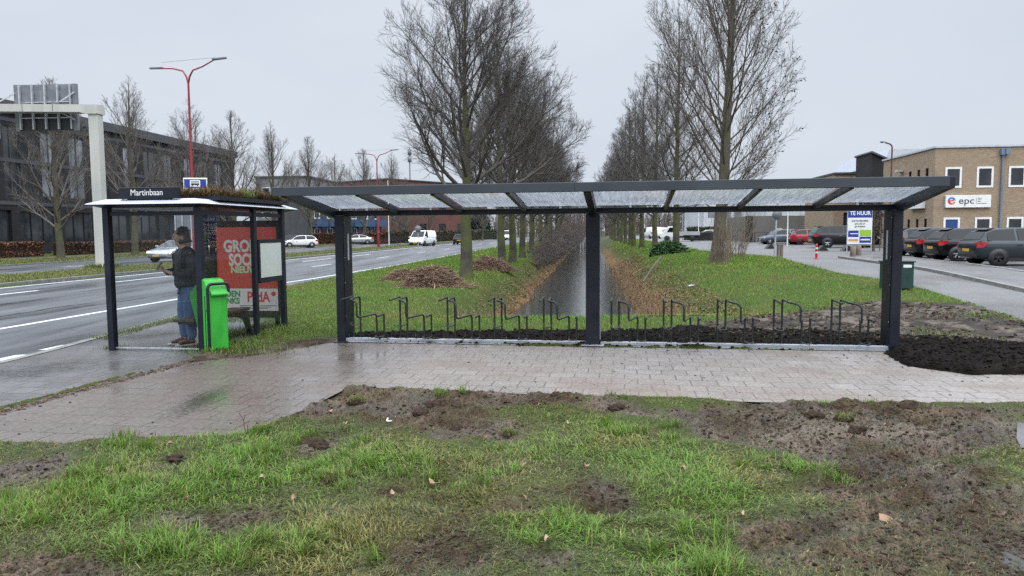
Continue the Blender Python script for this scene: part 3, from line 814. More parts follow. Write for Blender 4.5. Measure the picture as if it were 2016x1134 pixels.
def add_window(parent, fr, x0, z0, x1, z1, mframe, mpane, fw=0.08, deep=0.12, mull=(), trans=(), panes=True, fdep=0.10):
    """window frame with its pane as a sub-part, set `deep` inside the wall face"""
    mb = MB()
    def bx(a, b, c, d):
        P = [fr(a, deep - fdep, b), fr(c, deep - fdep, b), fr(c, deep, b), fr(a, deep, b), fr(a, deep - fdep, d), fr(c, deep - fdep, d), fr(c, deep, d), fr(a, deep, d)]
        mb.add(P, [(3, 2, 1, 0), (4, 5, 6, 7), (0, 1, 5, 4), (1, 2, 6, 5), (2, 3, 7, 6), (3, 0, 4, 7)])
    bx(x0, z0, x0 + fw, z1); bx(x1 - fw, z0, x1, z1); bx(x0 + fw, z0, x1 - fw, z0 + fw); bx(x0 + fw, z1 - fw, x1 - fw, z1)
    for q in mull: bx(q - fw / 2, z0 + fw, q + fw / 2, z1 - fw)
    f = mb.build('window', mframe, parent)
    if panes:
        pb = MB(); yy = deep - 0.03
        pb.add([fr(x0 + fw, yy, z0 + fw), fr(x1 - fw, yy, z0 + fw), fr(x1 - fw, yy, z1 - fw), fr(x0 + fw, yy, z1 - fw)], [(0, 1, 2, 3)])
        pb.build('pane', mpane, f)
    return f

def flat_roof(mb, pts, zz, t, over=0.0):
    mb.prism([(p[0], p[1], zz) for p in pts], (0, 0, t))

M_YBRICK = brick_mat('yellow_brick', (.40, .300, .195), (.27, .190, .120), (.18, .155, .13), 0.22, 0.066, 0, (0.6, 0.85), 0.008, 0.4, 'XZ', dirt=(.31, .23, .15), dirt_scale=0.5, wetscale=1)
M_RBRICK = brick_mat('red_brick', (.135, .045, .036), (.17, .06, .046), (.10, .06, .05), 0.22, 0.066, 0, (0.6, 0.85), 0.008, 0.3, 'XZ', dirt=(.12, .05, .04), dirt_scale=0.3, wetscale=1)
M_BLKCLAD = brick_mat('black_cladding', (.006, .006, .007), (.012, .012, .014), (.003, .003, .004), 0.9, 0.16, 0, (0.65, 0.9), 0.012, 0.5, 'XZ', dirt=(.009, .009, .010), dirt_scale=0.3, wetscale=0.3)
M_ROOFEDGE = pm('roof_edge', (.042, .045, .052), (.060, .063, .070), 0.6, (0.35, 0.6))
M_OLIVE = pm('olive_band', (.030, .032, .022), (.045, .046, .032), 1.0, (0.4, 0.6))
M_TEAL = pm('teal_lit_window', (.18, .36, .35), (.24, .44, .42), 1.0, (0.2, 0.4), stretch=(1, 1, .1))  # glow of a lit window, given as plain teal colour
M_SKYTONEGLASS = pm('painted_sky_window', (.09, .10, .115), (.26, .28, .31), 0.5, (0.03, 0.08), spec=0.8)  # pale sky reflection painted into the pane colour
M_GRENDER = pm('grey_render', (.17, .175, .185), (.215, .22, .23), 0.5, (0.6, 0.8), bump=0.1)
M_DGREY = pm('dark_grey_cladding', (.055, .058, .064), (.075, .078, .085), 0.8, (0.5, 0.7))
M_BLUEB = pm('blue_balcony', (.035, .075, .16), (.05, .10, .20), 1.0, (0.4, 0.6))
M_WHCLAD = pm('white_cladding', (.45, .47, .50), (.54, .56, .58), 0.4, (0.4, 0.6))
M_CONC = pm('grey_panel', (.115, .112, .100), (.15, .145, .13), 0.5, (0.6, 0.8), bump=0.1)

# --- the long black office behind the far road
ob = thing('office_building', 'long three storey black clad office block with tall windows behind the street trees', 'building', (-50 + 4.0, 40, 0))
uf = -50.0
sd_ = Vector((0.1, 1, 0)).normalized(); nd_ = Vector((1, -0.1, 0)).normalized()
O_ = Vector((uf + 4.0, 40, 0)); OB = Vector((ob.location))
Lf = 66.0; Hf = 13.3
def frb(x, y, zz):            # y>0 goes into the building
    p = O_ + sd_ * x - nd_ * y - OB
    return Vector((p.x, p.y, zz))
holes = []
bays = []
x = 20.0
k = 0
while x < 63:
    wv = (2.4, 1.8, 2.2)[k % 3]
    holes.append((x, 5.2, x + wv, 11.2)); bays.append((x, 5.2, x + wv, 11.2)); x += wv + (1.7, 2.6, 1.5)[k % 3]; k += 1
gx0 = 20.0
gh = []
while gx0 < 62:
    gh.append((gx0, 0.9, gx0 + 4.6, 3.9)); gx0 += 5.6
mb = MB(); holed_wall(mb, Lf, Hf - 0.9, holes + gh, frb, 0.35)
# end wall and back
for a, b in (((0, 0), (0, 18)), ((Lf, 0), (Lf, 18)), ((0, 18), (Lf, 18))):
    mb.quad(frb(a[0], a[1], 0), frb(b[0], b[1], 0), frb(b[0], b[1], Hf - .9), frb(a[0], a[1], Hf - .9))
mb.build('wall', M_BLKCLAD, ob)
mb = MB(); P = [frb(-.4, -.45, 0), frb(Lf + .4, -.45, 0), frb(Lf + .4, 18.4, 0), frb(-.4, 18.4, 0)]
mb.prism([(p.x, p.y, Hf - .9) for p in P], (0, 0, 0.9)); mb.build('roof', M_ROOFEDGE, ob)
for i, q in enumerate(bays):
    add_window(ob, frb, *q, M_ROOFEDGE, M_SKYTONEGLASS if i % 5 in (0, 2, 3) else M_DARKGLASS, 0.11, 0.20, mull=((q[0] + q[2]) / 2,))
for i, q in enumerate(gh):
    add_window(ob, frb, *q, M_BLACK, M_DARKGLASS, 0.09, 0.28, mull=(q[0] + 1.5, q[0] + 3.0))
for z0 in (4.35, 8.05, 11.55):
    mb = MB(); P = [frb(19.2, -.05, 0), frb(Lf - .1, -.05, 0), frb(Lf - .1, .03, 0), frb(19.2, .03, 0)]; mb.prism([(p.x, p.y, z0) for p in P], (0, 0, .32)); mb.build('floor_band', M_ROOFEDGE, ob)
# balcony-like floor bands and the glazed bay at the near end
for z0, z1 in ((3.55, 4.55), (7.6, 8.6)):
    mb = MB(); P = [frb(0, -2.0, 0), frb(19.0, -2.0, 0), frb(19.0, 0.3, 0), frb(0, 0.3, 0)]
    mb.prism([(p.x, p.y, z0) for p in P], (0, 0, z1 - z0)); mb.build('floor_band', M_OLIVE, ob)
for z0, z1, x0, x1 in ((0.2, 3.5, 1.0, 18.5), (4.6, 7.55, 1.0, 18.5), (8.65, 12.3, 1.0, 16.0)):
    for xx in np.arange(x0, x1 + .1, 2.5):
        mb = MB(); mb.box(frb(xx, -1.55, (z0 + z1) / 2), (0.12, 0.12, z1 - z0)); f = mb.build('mullion', M_BLACK, ob)
    pb = MB(); P = [frb(x0, -1.5, 0), frb(x1, -1.5, 0), frb(x1, 0.2, 0), frb(x0, 0.2, 0)]
    pb.prism([(p.x, p.y, z0) for p in P], (0, 0, z1 - z0)); pb.build('glazed_bay', M_DARKGLASS if z0 < 8 else M_SKYTONEGLASS, ob)
mb = MB(); mb.quad(frb(11.5, -1.62, .5), frb(14.6, -1.62, .5), frb(14.6, -1.62, 3.2), frb(11.5, -1.62, 3.2)); mb.build('lit_window', M_TEAL, ob)  # lit ground floor window, its light painted as a teal sheet

def block(name, label, x0, x1, y0, y1, hgt, mat, rot=0.0, roofm=None, cat='building'):
    """plain box building: base at its front left corner, local x along the front, y into depth"""
    t = thing(name, label, cat, (x0, y0, 0), rot)
    w, d = x1 - x0, y1 - y0
    mb = MB()
    return t, w, d

def local(x, y, zz): return Vector((x, y, zz))

# --- grey rendered block of flats past the black office
t = thing('apartment_block', 'grey rendered apartment block with white framed windows past the black office', 'building', (A(507, 470, 128).x, 128, 0), R(-4))
wd = A(612, 470, 128).x - A(507, 470, 128).x
hs = []
for zc in (1.2, 4.4, 7.9):
    for xx in (1.0, 3.6, 6.6): hs.append((xx, zc, xx + 1.5, zc + 1.7))
mb = MB(); holed_wall(mb, wd, 11.2, hs, local, 0.3)
for a, b in (((0, 0), (0, 14)), ((wd, 0), (wd, 14)), ((0, 14), (wd, 14))):
    mb.quad(local(*a, 0), local(*b, 0), local(*b, 11.2), local(*a, 11.2))
mb.build('wall', M_GRENDER, t)
mb = MB(); mb.box((wd / 2, 7, 11.35), (wd + .4, 14.4, 0.3)); mb.build('roof', M_ROOFEDGE, t)
mb = MB(); mb.box((wd / 2, -0.03, 9.35), (wd + .02, 0.06, 3.6)); 
for q in hs: add_window(t, local, *q, M_WHITE, M_DARKGLASS, 0.14, 0.14 if q[1] < 7 else 0.10)

# --- row of flats with blue balconies
pa, pb_ = A(612, 470, 118), A(752, 470, 132)
ang = math.atan2(pb_.y - pa.y, pb_.x - pa.x); wd = math.hypot(pb_.x - pa.x, pb_.y - pa.y)
t = thing('terraced_flats', 'low dark terraced flats with blue balcony fronts behind the brown hedge', 'building', (pa.x, pa.y, 0), ang)
hs = []
for i in range(6):
    hs.append((0.8 + i * wd / 6, 0.3, 2.1 + i * wd / 6, 2.5)); hs.append((0.8 + i * wd / 6, 4.0, 2.1 + i * wd / 6, 6.1))
mb = MB(); holed_wall(mb, wd, 7.0, hs, local, 0.3)
for a, b in (((0, 0), (0, 9)), ((wd, 0), (wd, 9)), ((0, 9), (wd, 9))): mb.quad(local(*a, 0), local(*b, 0), local(*b, 7), local(*a, 7))
mb.build('wall', M_DGREY, t)
mb = MB(); mb.box((wd / 2, 4.5, 7.12), (wd + .4, 9.4, .24)); mb.build('roof', M_ROOFEDGE, t)
for q in hs: add_window(t, local, *q, M_WHITE, M_DARKGLASS, 0.16, 0.12)
for i in range(6):
    x0 = 0.2 + i * wd / 6
    mb = MB(); mb.box((x0 + wd / 13, -1.2, 3.35), (wd / 7.5, 0.08, 1.25)); mb.box((x0 + wd / 13, -.6, 2.75), (wd / 7.5, 1.2, 0.14))
    for sx in (x0 + .1, x0 + wd / 7.6): mb.box((sx, -1.16, 1.35), (0.1, 0.1, 2.7)); mb.box((sx, -1.16, 4.7), (0.08, 0.08, 1.5))
    mb.build('balcony', M_BLUEB, t)

# --- red brick block further along
pa, pb_ = A(764, 470, 150), A(960, 470, 175)
ang = math.atan2(pb_.y - pa.y, pb_.x - pa.x); wd = math.hypot(pb_.x - pa.x, pb_.y - pa.y)
t = thing('brick_building', 'long red brick building with flat roof behind the clipped hedge', 'building', (pa.x, pa.y, 0), ang)
hs = []
for i in range(5):
    for zz in (1.5, 5.5): hs.append((3 + i * 6.0, zz, 5.2 + i * 6.0, zz + 2))
mb = MB(); holed_wall(mb, wd, 12.4, hs, local, 0.3)
for a, b in (((0, 0), (0, 20)), ((wd, 0), (wd, 20)), ((0, 20), (wd, 20))): mb.quad(local(*a, 0), local(*b, 0), local(*b, 12.4), local(*a, 12.4))
mb.build('wall', M_RBRICK, t)
mb = MB(); mb.box((wd / 2, 10, 12.5), (wd + .5, 20.5, .25)); mb.build('roof', M_ROOFEDGE, t)
for q in hs: add_window(t, local, *q, M_BLACK, M_DARKGLASS, 0.1, 0.14)

# --- yellow brick office on the right
zb = 0.33
Pc = A(1836, 460, 50.5); 
ex = Vector((1, -0.13, 0)).normalized(); ey = Vector((0.13, 1, 0)).normalized()
t = thing('brick_office', 'two storey yellow brick office with white framed windows and a white name board', 'building', (Pc.x, Pc.y, zb - 0.1), math.atan2(ex.y, ex.x))
Hb_ = 6.95
hs = []
for k in range(9):
    a = .66 + 2.0 * k
    hs += [(a, .95, a + 1.05, 2.25), (a, 4.25, a + 1.05, 5.65)]
mb = MB(); holed_wall(mb, 19, Hb_, hs, local, 0.22)
# the side that runs back along the road (local x=0 face): windows in narrow slits
sl = [(1.0, .9, 1.45, 2.2), (2.4, .9, 2.85, 2.2), (3.9, .9, 4.35, 2.2), (1.0, 5.1, 1.5, 5.7), (2.4, 5.1, 2.9, 5.7), (3.9, 5.1, 4.4, 5.7)]
def frs(x, y, zz): return Vector((y, x, zz))
ms = MB(); holed_wall(ms, 9.5, Hb_, sl, frs, 0.22)
mb.add(ms.v, [tuple(reversed(f)) for f in ms.f])
mb.quad(local(19, 0, 0), local(19, 9.5, 0), local(19, 9.5, Hb_), local(19, 0, Hb_)); mb.quad(local(19, 9.5, 0), local(0, 9.5, 0), local(0, 9.5, Hb_), local(19, 9.5, Hb_))
mb.build('wall', M_YBRICK, t)
mb = MB(); mb.box((9.5, 4.75, Hb_ + .06), (19.2, 9.7, .12)); mb.build('roof', M_LGREY, t)
M_BBLIND = pm('blue_blind', (.02, .05, .16), (.03, .07, .22), 2, (.05, .1))
for i, q in enumerate(hs): add_window(t, local, *q, M_WHITE, M_BBLIND if i == 0 else M_DARKGLASS, 0.13, 0.03, fdep=0.07)
for q in sl: add_window(t, frs, *q, M_BLACK, M_DARKGLASS, 0.05, 0.14)
# blue drain pipe with hopper
mb = MB(); mb.tube([(4.22, -0.10, .1), (4.22, -0.10, 6.5)], .075, 10); mb.box((4.2, -.13, 6.6), (.30, .24, .42)); mb.box((4.42, -.2, 6.62), (.26, .3, .40))
mb.build('downpipe', pm('blue_grey_pipe', (.12, .17, .23), (.17, .23, .30), 1.5, (.4, .6)), t)
mb = MB(); mb.box((-.25, 5.6, 5.85), (.4, .5, .16)); mb.box((-.1, 5.6, 5.75), (.2, .1, .1)); mb.build('wall_lamp', M_CREAM, t)
# name board with emblem
def emblem(parent, cx_, cz_, s, yy):
    cols_ = [((.02, .16, .42), (.03, .2, .5)), ((.5, .02, .03), (.6, .04, .05)), ((.55, .22, .03), (.62, .28, .04))]
    for i, (a0, a1) in enumerate(((20, 170), (165, 262), (262, 345))):
        mb = MB(); pts = []
        for k in range(13):
            a = R(a0 + (a1 - a0) * k / 12); pts.append((cx_ + s * math.cos(a), yy, cz_ + s * math.sin(a)))
        for k in range(12, -1, -1):
            a = R(a0 + (a1 - a0) * k / 12); pts.append((cx_ + .52 * s * math.cos(a), yy, cz_ + .52 * s * math.sin(a)))
        for k in range(12):
            q = [pts[k], pts[k + 1], pts[24 - k], pts[25 - k]]
            mb.prism(q, (0, -.01, 0))
        mb.build('emblem', pm('emblem_colour', *cols_[i], 5, (.3, .5)), parent)
    mb = MB(); mb.bar((cx_ - .45 * s, yy - .006, cz_ - .05 * s), (cx_ + .95 * s, yy - .006, cz_ + .3 * s), .012, .28 * s)
    mb.build('emblem', pm('emblem_bar', (.5, .03, .03), (.6, .1, .03), 5, (.3, .5)), parent)
M_SIGNW = pm('sign_white', (.72, .73, .72), (.78, .79, .78), 2, (.3, .5))
M_INK = pm('sign_ink', (.02, .02, .022), (.03, .03, .032), 4, (.4, .6))
mb = MB(); mb.box((2.12, -.10, 3.33), (2.86, .18, .83)); sg = mb.build('name_board', M_SIGNW, t, bevel=.015)
emblem(sg, 1.06, 3.37, .25, -.192)
text('epc', .62, M_INK, sg, (2.0, -.195, 3.36), (R(90), 0, 0), sx=1.15, bold=.002)
mb = MB(); mb.box((2.62, -.194, 3.34), (.012, .006, .46)); mb.build('divider_line', M_INK, sg)
for zz, w_ in ((3.53, .27), (3.42, .25), (3.31, .21), (3.18, .57)):
    mb = MB(); mb.box((2.70 + w_ / 2, -.194, zz), (w_, .006, .03)); mb.build('small_print', M_INK, sg)
mb = MB(); mb.box((-.15, 2.45, 3.33), (.28, 2.3, .80)); sg = mb.build('name_board', M_SIGNW, t, bevel=.015)
text('epc', .55, M_INK, sg, (-.295, 2.35, 3.36), (R(90), 0, R(-90)), sx=1.0, bold=.002)
mb = MB()
for k in range(13):
    a0, a1 = R(20 + 24 * k), R(20 + 24 * (k + 1))
    mb.quad(*[(-.294, 3.2 + r_ * .24 * math.cos(a), 3.36 + r_ * .24 * math.sin(a)) for r_, a in ((1, a0), (1, a1), (.55, a1), (.55, a0))])
mb.build('emblem', pm('emblem_red', (.4, .03, .05), (.5, .05, .06), 5, (.3, .5)), sg)

# dark stair tower and the lower brick wing beyond
t2 = thing('stair_tower', 'black sloping stair tower at the end of the yellow brick office', 'tower', (A(1712, 460, 64).x, 64, .25), R(-7))
mb = MB(); w0 = 2.4
mb.prism([(0, 0, 0), (w0, 0, 0), (w0, 0, 6.7), (w0 * .2, 0, 7.9), (0, 0, 8.0)], (0, 4, 0)); mb.build('wall', M_BLKCLAD, t2)
mb = MB(); mb.bar((-.1, 2, 8.1), (w0 + .4, 2, 6.75), 4.4, .14); mb.build('roof', M_ROOFEDGE, t2)
t3 = thing('brick_wing', 'low yellow brick wing past the black stair tower', 'building', (A(1640, 460, 70).x, 70, .3), R(-7))
mb = MB(); hs = [(.9, 1.2, 1.5, 3.0)]
holed_wall(mb, 5.2, 6.6, hs, local, .2)
for a, b in (((0, 0), (0, 10)), ((5.2, 0), (5.2, 10)), ((0, 10), (5.2, 10))): mb.quad(local(*a, 0), local(*b, 0), local(*b, 6.6), local(*a, 6.6))
mb.build('wall', M_YBRICK, t3); mb = MB(); mb.box((2.6, 5, 6.68), (5.4, 10.4, .16)); mb.build('roof', M_ROOFEDGE, t3)
add_window(t3, local, *hs[0], M_BLACK, M_DARKGLASS, .06, .1)
# grey metal roof seen over the office
t4 = thing('warehouse', 'pale metal roofed warehouse rising behind the yellow brick office', 'building', (A(1735, 460, 92).x, 92, .3), R(-4))
mb = MB(); mb.box((6.5, 8, 4.6), (13, 16, 9.2)); mb.build('wall', M_CONC, t4)
mb = MB(); mb.prism([(-.3, -.3, 9.2), (13.3, -.3, 9.2), (12.2, -.3, 11.2), (.6, -.3, 11.2)], (0, 16.6, 0)); mb.build('roof', M_LGREY, t4)

# grey panel wall with white warehouse above, behind the parked cars
p0, p1 = A(1480, 465, 84), A(1640, 465, 84)
t5 = thing('grey_warehouse', 'flat warehouse with grey panelled base and white upper wall behind the red car', 'building', (p0.x, 84, .3), R(-3))
w5 = p1.x - p0.x
mb = MB(); mb.box((w5 / 2, 6, 1.5), (w5, 12, 3.0)); mb.build('wall', M_CONC, t5)
mb = MB(); mb.box((w5 / 2 + 1.0, 7.0, 4.0), (w5 - 2, 11, 2.2))
for i in range(7): mb.box((2 + i * 1.3, 1.47, 4.0), (.06, .06, 2.2))
mb.build('upper_wall', M_WHCLAD, t5)
mb = MB(); mb.box((w5 / 2 + 1.0, 7.0, 5.16), (w5 - 1.8, 11.2, .12)); mb.build('roof', M_LGREY, t5)
mb = MB(); mb.box((-.35, -.05, 1.5), (.7, .5, 3.0)); mb.build('pier', M_BLACK, t5)
mb = MB(); mb.box((w5 * .33, -.03, 1.35), (.7, .05, .4)); mb.build('small_sign', M_SIGNW, t5)
# white factory further down the side road
p0, p1 = A(1385, 465, 125), A(1490, 465, 125)
t6 = thing('white_factory', 'pale two storey factory with strip windows beyond the poplar', 'building', (p0.x, 125, .3), R(-3))
w6 = p1.x - p0.x
hs = [(0.6 + i * 2.2, 3.4, 2.4 + i * 2.2, 4.9) for i in range(int((w6 - 1) / 2.2))]
mb = MB(); holed_wall(mb, w6, 6.0, hs, local, .2)
for a, b in (((0, 0), (0, 18)), ((w6, 0), (w6, 18)), ((0, 18), (w6, 18))): mb.quad(local(*a, 0), local(*b, 0), local(*b, 6), local(*a, 6))
mb.build('wall', M_WHCLAD, t6); mb = MB(); mb.box((w6 / 2, 9, 6.06), (w6 + .3, 18.3, .12)); mb.build('roof', M_LGREY, t6)
for q in hs: add_window(t6, local, *q, M_LGREY, M_SKYTONEGLASS, .08, .1)
# ------------------------------------------------------------------ trees
def bark(name, c1, c2, moss, moss_amt, scale=5):
    m, n, l, p = new_mat(name)
    tc = n.new('ShaderNodeTexCoord'); mp = n.new('ShaderNodeMapping'); mp.inputs['Scale'].default_value = (1, 1, .25)
    l.new(tc.outputs['Object'], mp.inputs[0])
    a = n.new('ShaderNodeTexNoise'); a.inputs['Scale'].default_value = scale * 4; a.inputs['Detail'].default_value = 7
    l.new(mp.outputs[0], a.inputs['Vector'])
    cr = n.new('ShaderNodeValToRGB'); cr.color_ramp.elements[0].position = .35; cr.color_ramp.elements[1].position = .65
    cr.color_ramp.elements[0].color = (*c1, 1); cr.color_ramp.elements[1].color = (*c2, 1)
    l.new(a.outputs[0], cr.inputs[0])
    b_ = n.new('ShaderNodeTexNoise'); b_.inputs['Scale'].default_value = 1.6; b_.inputs['Detail'].default_value = 6
    l.new(tc.outputs['Object'], b_.inputs['Vector'])
    c_ = n.new('ShaderNodeValToRGB'); c_.color_ramp.elements[0].position = .62 - moss_amt * .3; c_.color_ramp.elements[1].position = .78 - moss_amt * .3
    l.new(b_.outputs[0], c_.inputs[0])
    fm = n.new('ShaderNodeMath'); fm.operation = 'MULTIPLY'; fm.inputs[1].default_value = .8; l.new(c_.outputs[0], fm.inputs[0])
    mx = n.new('ShaderNodeMixRGB'); mx.inputs[2].default_value = (*moss, 1)
    l.new(fm.outputs[0], mx.inputs[0]); l.new(cr.outputs[0], mx.inputs[1]); l.new(mx.outputs[0], p.inputs['Base Color'])
    p.inputs['Roughness'].default_value = .75
    bp_ = n.new('ShaderNodeBump'); bp_.inputs['Strength'].default_value = .6; bp_.inputs['Distance'].default_value = .03
    l.new(a.outputs[0], bp_.inputs['Height']); l.new(bp_.outputs[0], p.inputs['Normal'])
    return m
M_BARK = bark('mossy_lime_bark', (.030, .026, .020), (.060, .052, .040), (.075, .085, .016), .75)
M_BARK2 = bark('street_tree_bark', (.050, .042, .030), (.085, .072, .050), (.085, .090, .030), .6)
M_BARK3 = bark('poplar_bark', (.060, .050, .036), (.120, .100, .070), (.060, .070, .022), .35)
M_TWIG = pm('twigs', (.045, .039, .034), (.090, .078, .068), 1.5, (.6, .8))
M_TWIG2 = pm('pale_twigs', (.085, .074, .064), (.135, .118, .102), 1.5, (.6, .8))
M_TWIG3 = pm('poplar_twigs', (.070, .058, .045), (.110, .092, .070), 1.5, (.6, .8))
M_TWIGR = pm('reddish_twigs', (.070, .050, .042), (.115, .085, .070), 1.5, (.6, .8))

class TreeBuf:
    def __init__(self): self.V, self.F3, self.n = [], [], 0; self.F = []
    def tube(self, pts, rads, n):
        P = np.array(pts); k = len(P)
        T = np.gradient(P, axis=0); T /= np.linalg.norm(T, axis=1)[:, None] + 1e-9
        ref = np.array([0.31, 0.17, 0.93]); ref = ref if abs(T[0] @ ref) < .95 else np.array([1., 0, 0])
        a = np.cross(T, ref); a /= np.linalg.norm(a, axis=1)[:, None] + 1e-9
        b = np.cross(T, a)
        th = 2 * PI * np.arange(n) / n
        ring = P[:, None, :] + (a[:, None, :] * np.cos(th)[None, :, None] + b[:, None, :] * np.sin(th)[None, :, None]) * np.array(rads)[:, None, None]
        self.V.append(ring.reshape(-1, 3))
        i = np.arange(k - 1)[:, None] * n; j = np.arange(n)[None, :]; j2 = (j + 1) % n
        f = np.stack([i + j, i + j2, i + n + j2, i + n + j], -1).reshape(-1, 4) + self.n
        self.F.append(f); self.n += k * n
    def mesh(self, name, mat, parent, smooth=True):
        return np_mesh(name, np.concatenate(self.V), np.concatenate(self.F), mat, parent, smooth=smooth)

def rotdir(d, ang, az):
    ref = np.array([0, 0, 1.]) if abs(d[2]) < .9 else np.array([1., 0, 0])
    a = np.cross(d, ref); a /= np.linalg.norm(a); b = np.cross(d, a)
    return d * math.cos(ang) + (a * math.cos(az) + b * math.sin(az)) * math.sin(ang)

def grow_tree(parent, seed, H, r0, first, env, nl, ang_lo, ang_hi, kids=(9, 8, 5), up=.10, wander=.10, lean=(0, 0), mats=None, tw=.006, droop=0.0, leaves=None, leader=True, trunk_moss=True, rl=.45, trunk_top=1.0, tpow=.95, lsz=.05, curve=1.0):
    r = random.Random(seed)
    tb, cb = TreeBuf(), TreeBuf()
    tips = []; refL = H * .38
    # trunk
    n = 14; pts = []; rad = []
    x = y = 0.0
    Ht = H * trunk_top
    for i in range(n + 1):
        t = (i / n) ** 1.4
        pts.append((x, y, t * Ht - .12 * (i == 0)))
        x += r.uniform(-1, 1) * .020 * Ht / n * 2 + lean[0] * Ht / n; y += r.uniform(-1, 1) * .020 * Ht / n * 2 + lean[1] * Ht / n
        rr = r0 * (1 - t) ** tpow * (1.0 + .35 * math.exp(-t * Ht / .18)) + .012
        rad.append(rr)
    tb.tube(pts, rad, 12)
    PT = np.array(pts)
    def at(h):
        t = (h / Ht) ** (1 / 1.4) * n; i = min(int(t), n - 1); f = t - i
        return PT[i] * (1 - f) + PT[i + 1] * f, rad[i] * (1 - f) + rad[i + 1] * f
    def branch(p, d, L, rb, lvl, buf):
        ns = (9, 6, 4, 3)[lvl]
        st = L / ns
        P = [p]; Rr = [rb]; D = [d]
        q = p.copy(); dd = d.copy()
        for i in range(ns):
            w = wander * (1.0, 1.1, 1.1, 1.2)[lvl]
            dd = dd + np.array([r.gauss(0, w), r.gauss(0, w), r.gauss(0, w) * .6])
            dd[2] += up * st * 1.6 * curve if lvl < 2 else (.45 - 6 * droop) * st
            dd /= np.linalg.norm(dd)
            q = q + dd * st
            hh = q[2] / H
            if lvl > 0 and math.hypot(q[0], q[1]) > env(min(max(hh, 0), 1.05)) * 1.06 + .12 and i > 0:
                P.append(q.copy()); Rr.append(tw * .8); D.append(dd.copy()); break
            P.append(q.copy()); D.append(dd.copy())
            Rr.append(max(tw * .8, rb * (1 - (i + 1) / ns) ** .8))
        buf.tube(P, Rr, (7, 5, 3, 3)[lvl])
        if lvl < len(kids):
            nk = kids[lvl] * min(1.0, .25 + L / (refL * (1, .5, .3)[lvl])); nk = max(1, int(nk * r.uniform(.75, 1.25)))
            m = len(P) - 1
            for k in range(nk):
                t = (.22 if lvl == 0 else .12) + (1 - (.22 if lvl == 0 else .12)) * (k + r.random()) / nk
                f = min(t * m, m - .001); i = int(f); f -= i
                pp = P[i] * (1 - f) + P[i + 1] * f
                cd_ = rotdir(D[i], R(r.uniform(20, 46)), r.uniform(0, 2 * PI))
                cd_[2] += (.15, .12, .10)[lvl]
                cd_ /= np.linalg.norm(cd_)
                lr = (.50, .62, .62)[lvl]
                branch(pp, cd_, max(.22, L * lr * r.uniform(.6, 1.15) * (1 - .45 * t)), max(tw, Rr[i] * (.5, .5, .6)[lvl]), lvl + 1, cb)
        else:
            tips.append((P[-1], D[-1]))
            if len(P) > 2: tips.append((P[1], D[1]))
    for k in range(nl):
        t = (k + r.uniform(.1, .9)) / nl
        h = first + (H * .93 - first) * t ** 1.25
        p, rr = at(min(h, Ht * .985))
        ang = R(ang_lo + (ang_hi - ang_lo) * t + r.uniform(-7, 7))
        az = k * 2.399 + r.uniform(-.4, .4)
        d = np.array([math.sin(ang) * math.cos(az), math.sin(ang) * math.sin(az), math.cos(ang)])
        # march to the envelope for the limb's length
        L = 0; q = p.copy(); dd = d.copy()
        while L < H and math.hypot(q[0], q[1]) < env(min(q[2] / H, 1.02)) and q[2] < H: q = q + dd * .15; dd[2] += up * .15 * 1.6 * curve; dd /= np.linalg.norm(dd); L += .15
        L = max(.5, L * r.uniform(.80, 1.08))
        branch(p, d, L, min(rr * .5, r0 * rl * .72 * (L / (H * .45)) ** .7 + .010), 0, tb if False else cb)
    mt, mc = mats
    trunk = tb.mesh('trunk', mt, parent)
    crown = cb.mesh('crown', mc, parent)
    if leaves:
        amt, mat_, side = leaves
        V, F_ = [], []; nn = 0
        for p, d in tips:
            if r.random() > amt * (1.0 if p[0] > side else .30): continue
            for _ in range(r.choice((1, 1, 2))):
                s = lsz * r.uniform(.6, 1.3)
                a = np.array([r.gauss(0, 1), r.gauss(0, 1), r.gauss(0, .6)]); a /= np.linalg.norm(a); b = rotdir(a, PI / 2, r.uniform(0, 6))
                c = p + np.array([r.gauss(0, .05), r.gauss(0, .05), r.gauss(0, .05) - s * .5])
                V += [c - a * s, c + b * s * .6, c + a * s, c - b * s * .6]; F_.append((nn, nn + 1, nn + 2, nn + 3)); nn += 4
        np_mesh('dry_leaves', np.array(V), np.array(F_), mat_, parent)
    return trunk, crown

def env_lime(R_, base):
    def f(h):
        if h < base: return R_ * (.35 + .65 * max(h, 0) / base)
        t = (h - base) / (1 - base)
        return R_ * max(0.02, (1 - max(0, t) ** 1.7)) ** .75
    return f
def place_copies(proto, spots):
    for (x, y, zz, rz, s, lab, *rest) in spots:
        c = copy_tree(proto); c.location = (x, y, zz); c.rotation_euler = (0, 0, rz); c.scale = (s, s, s * (rest[0] if rest else 1)); c['label'] = lab

GRP_L = 'lime trees along the left canal bank'
def gz(x, y): return float(Hbase(np.array([x]), np.array([y]))[0])
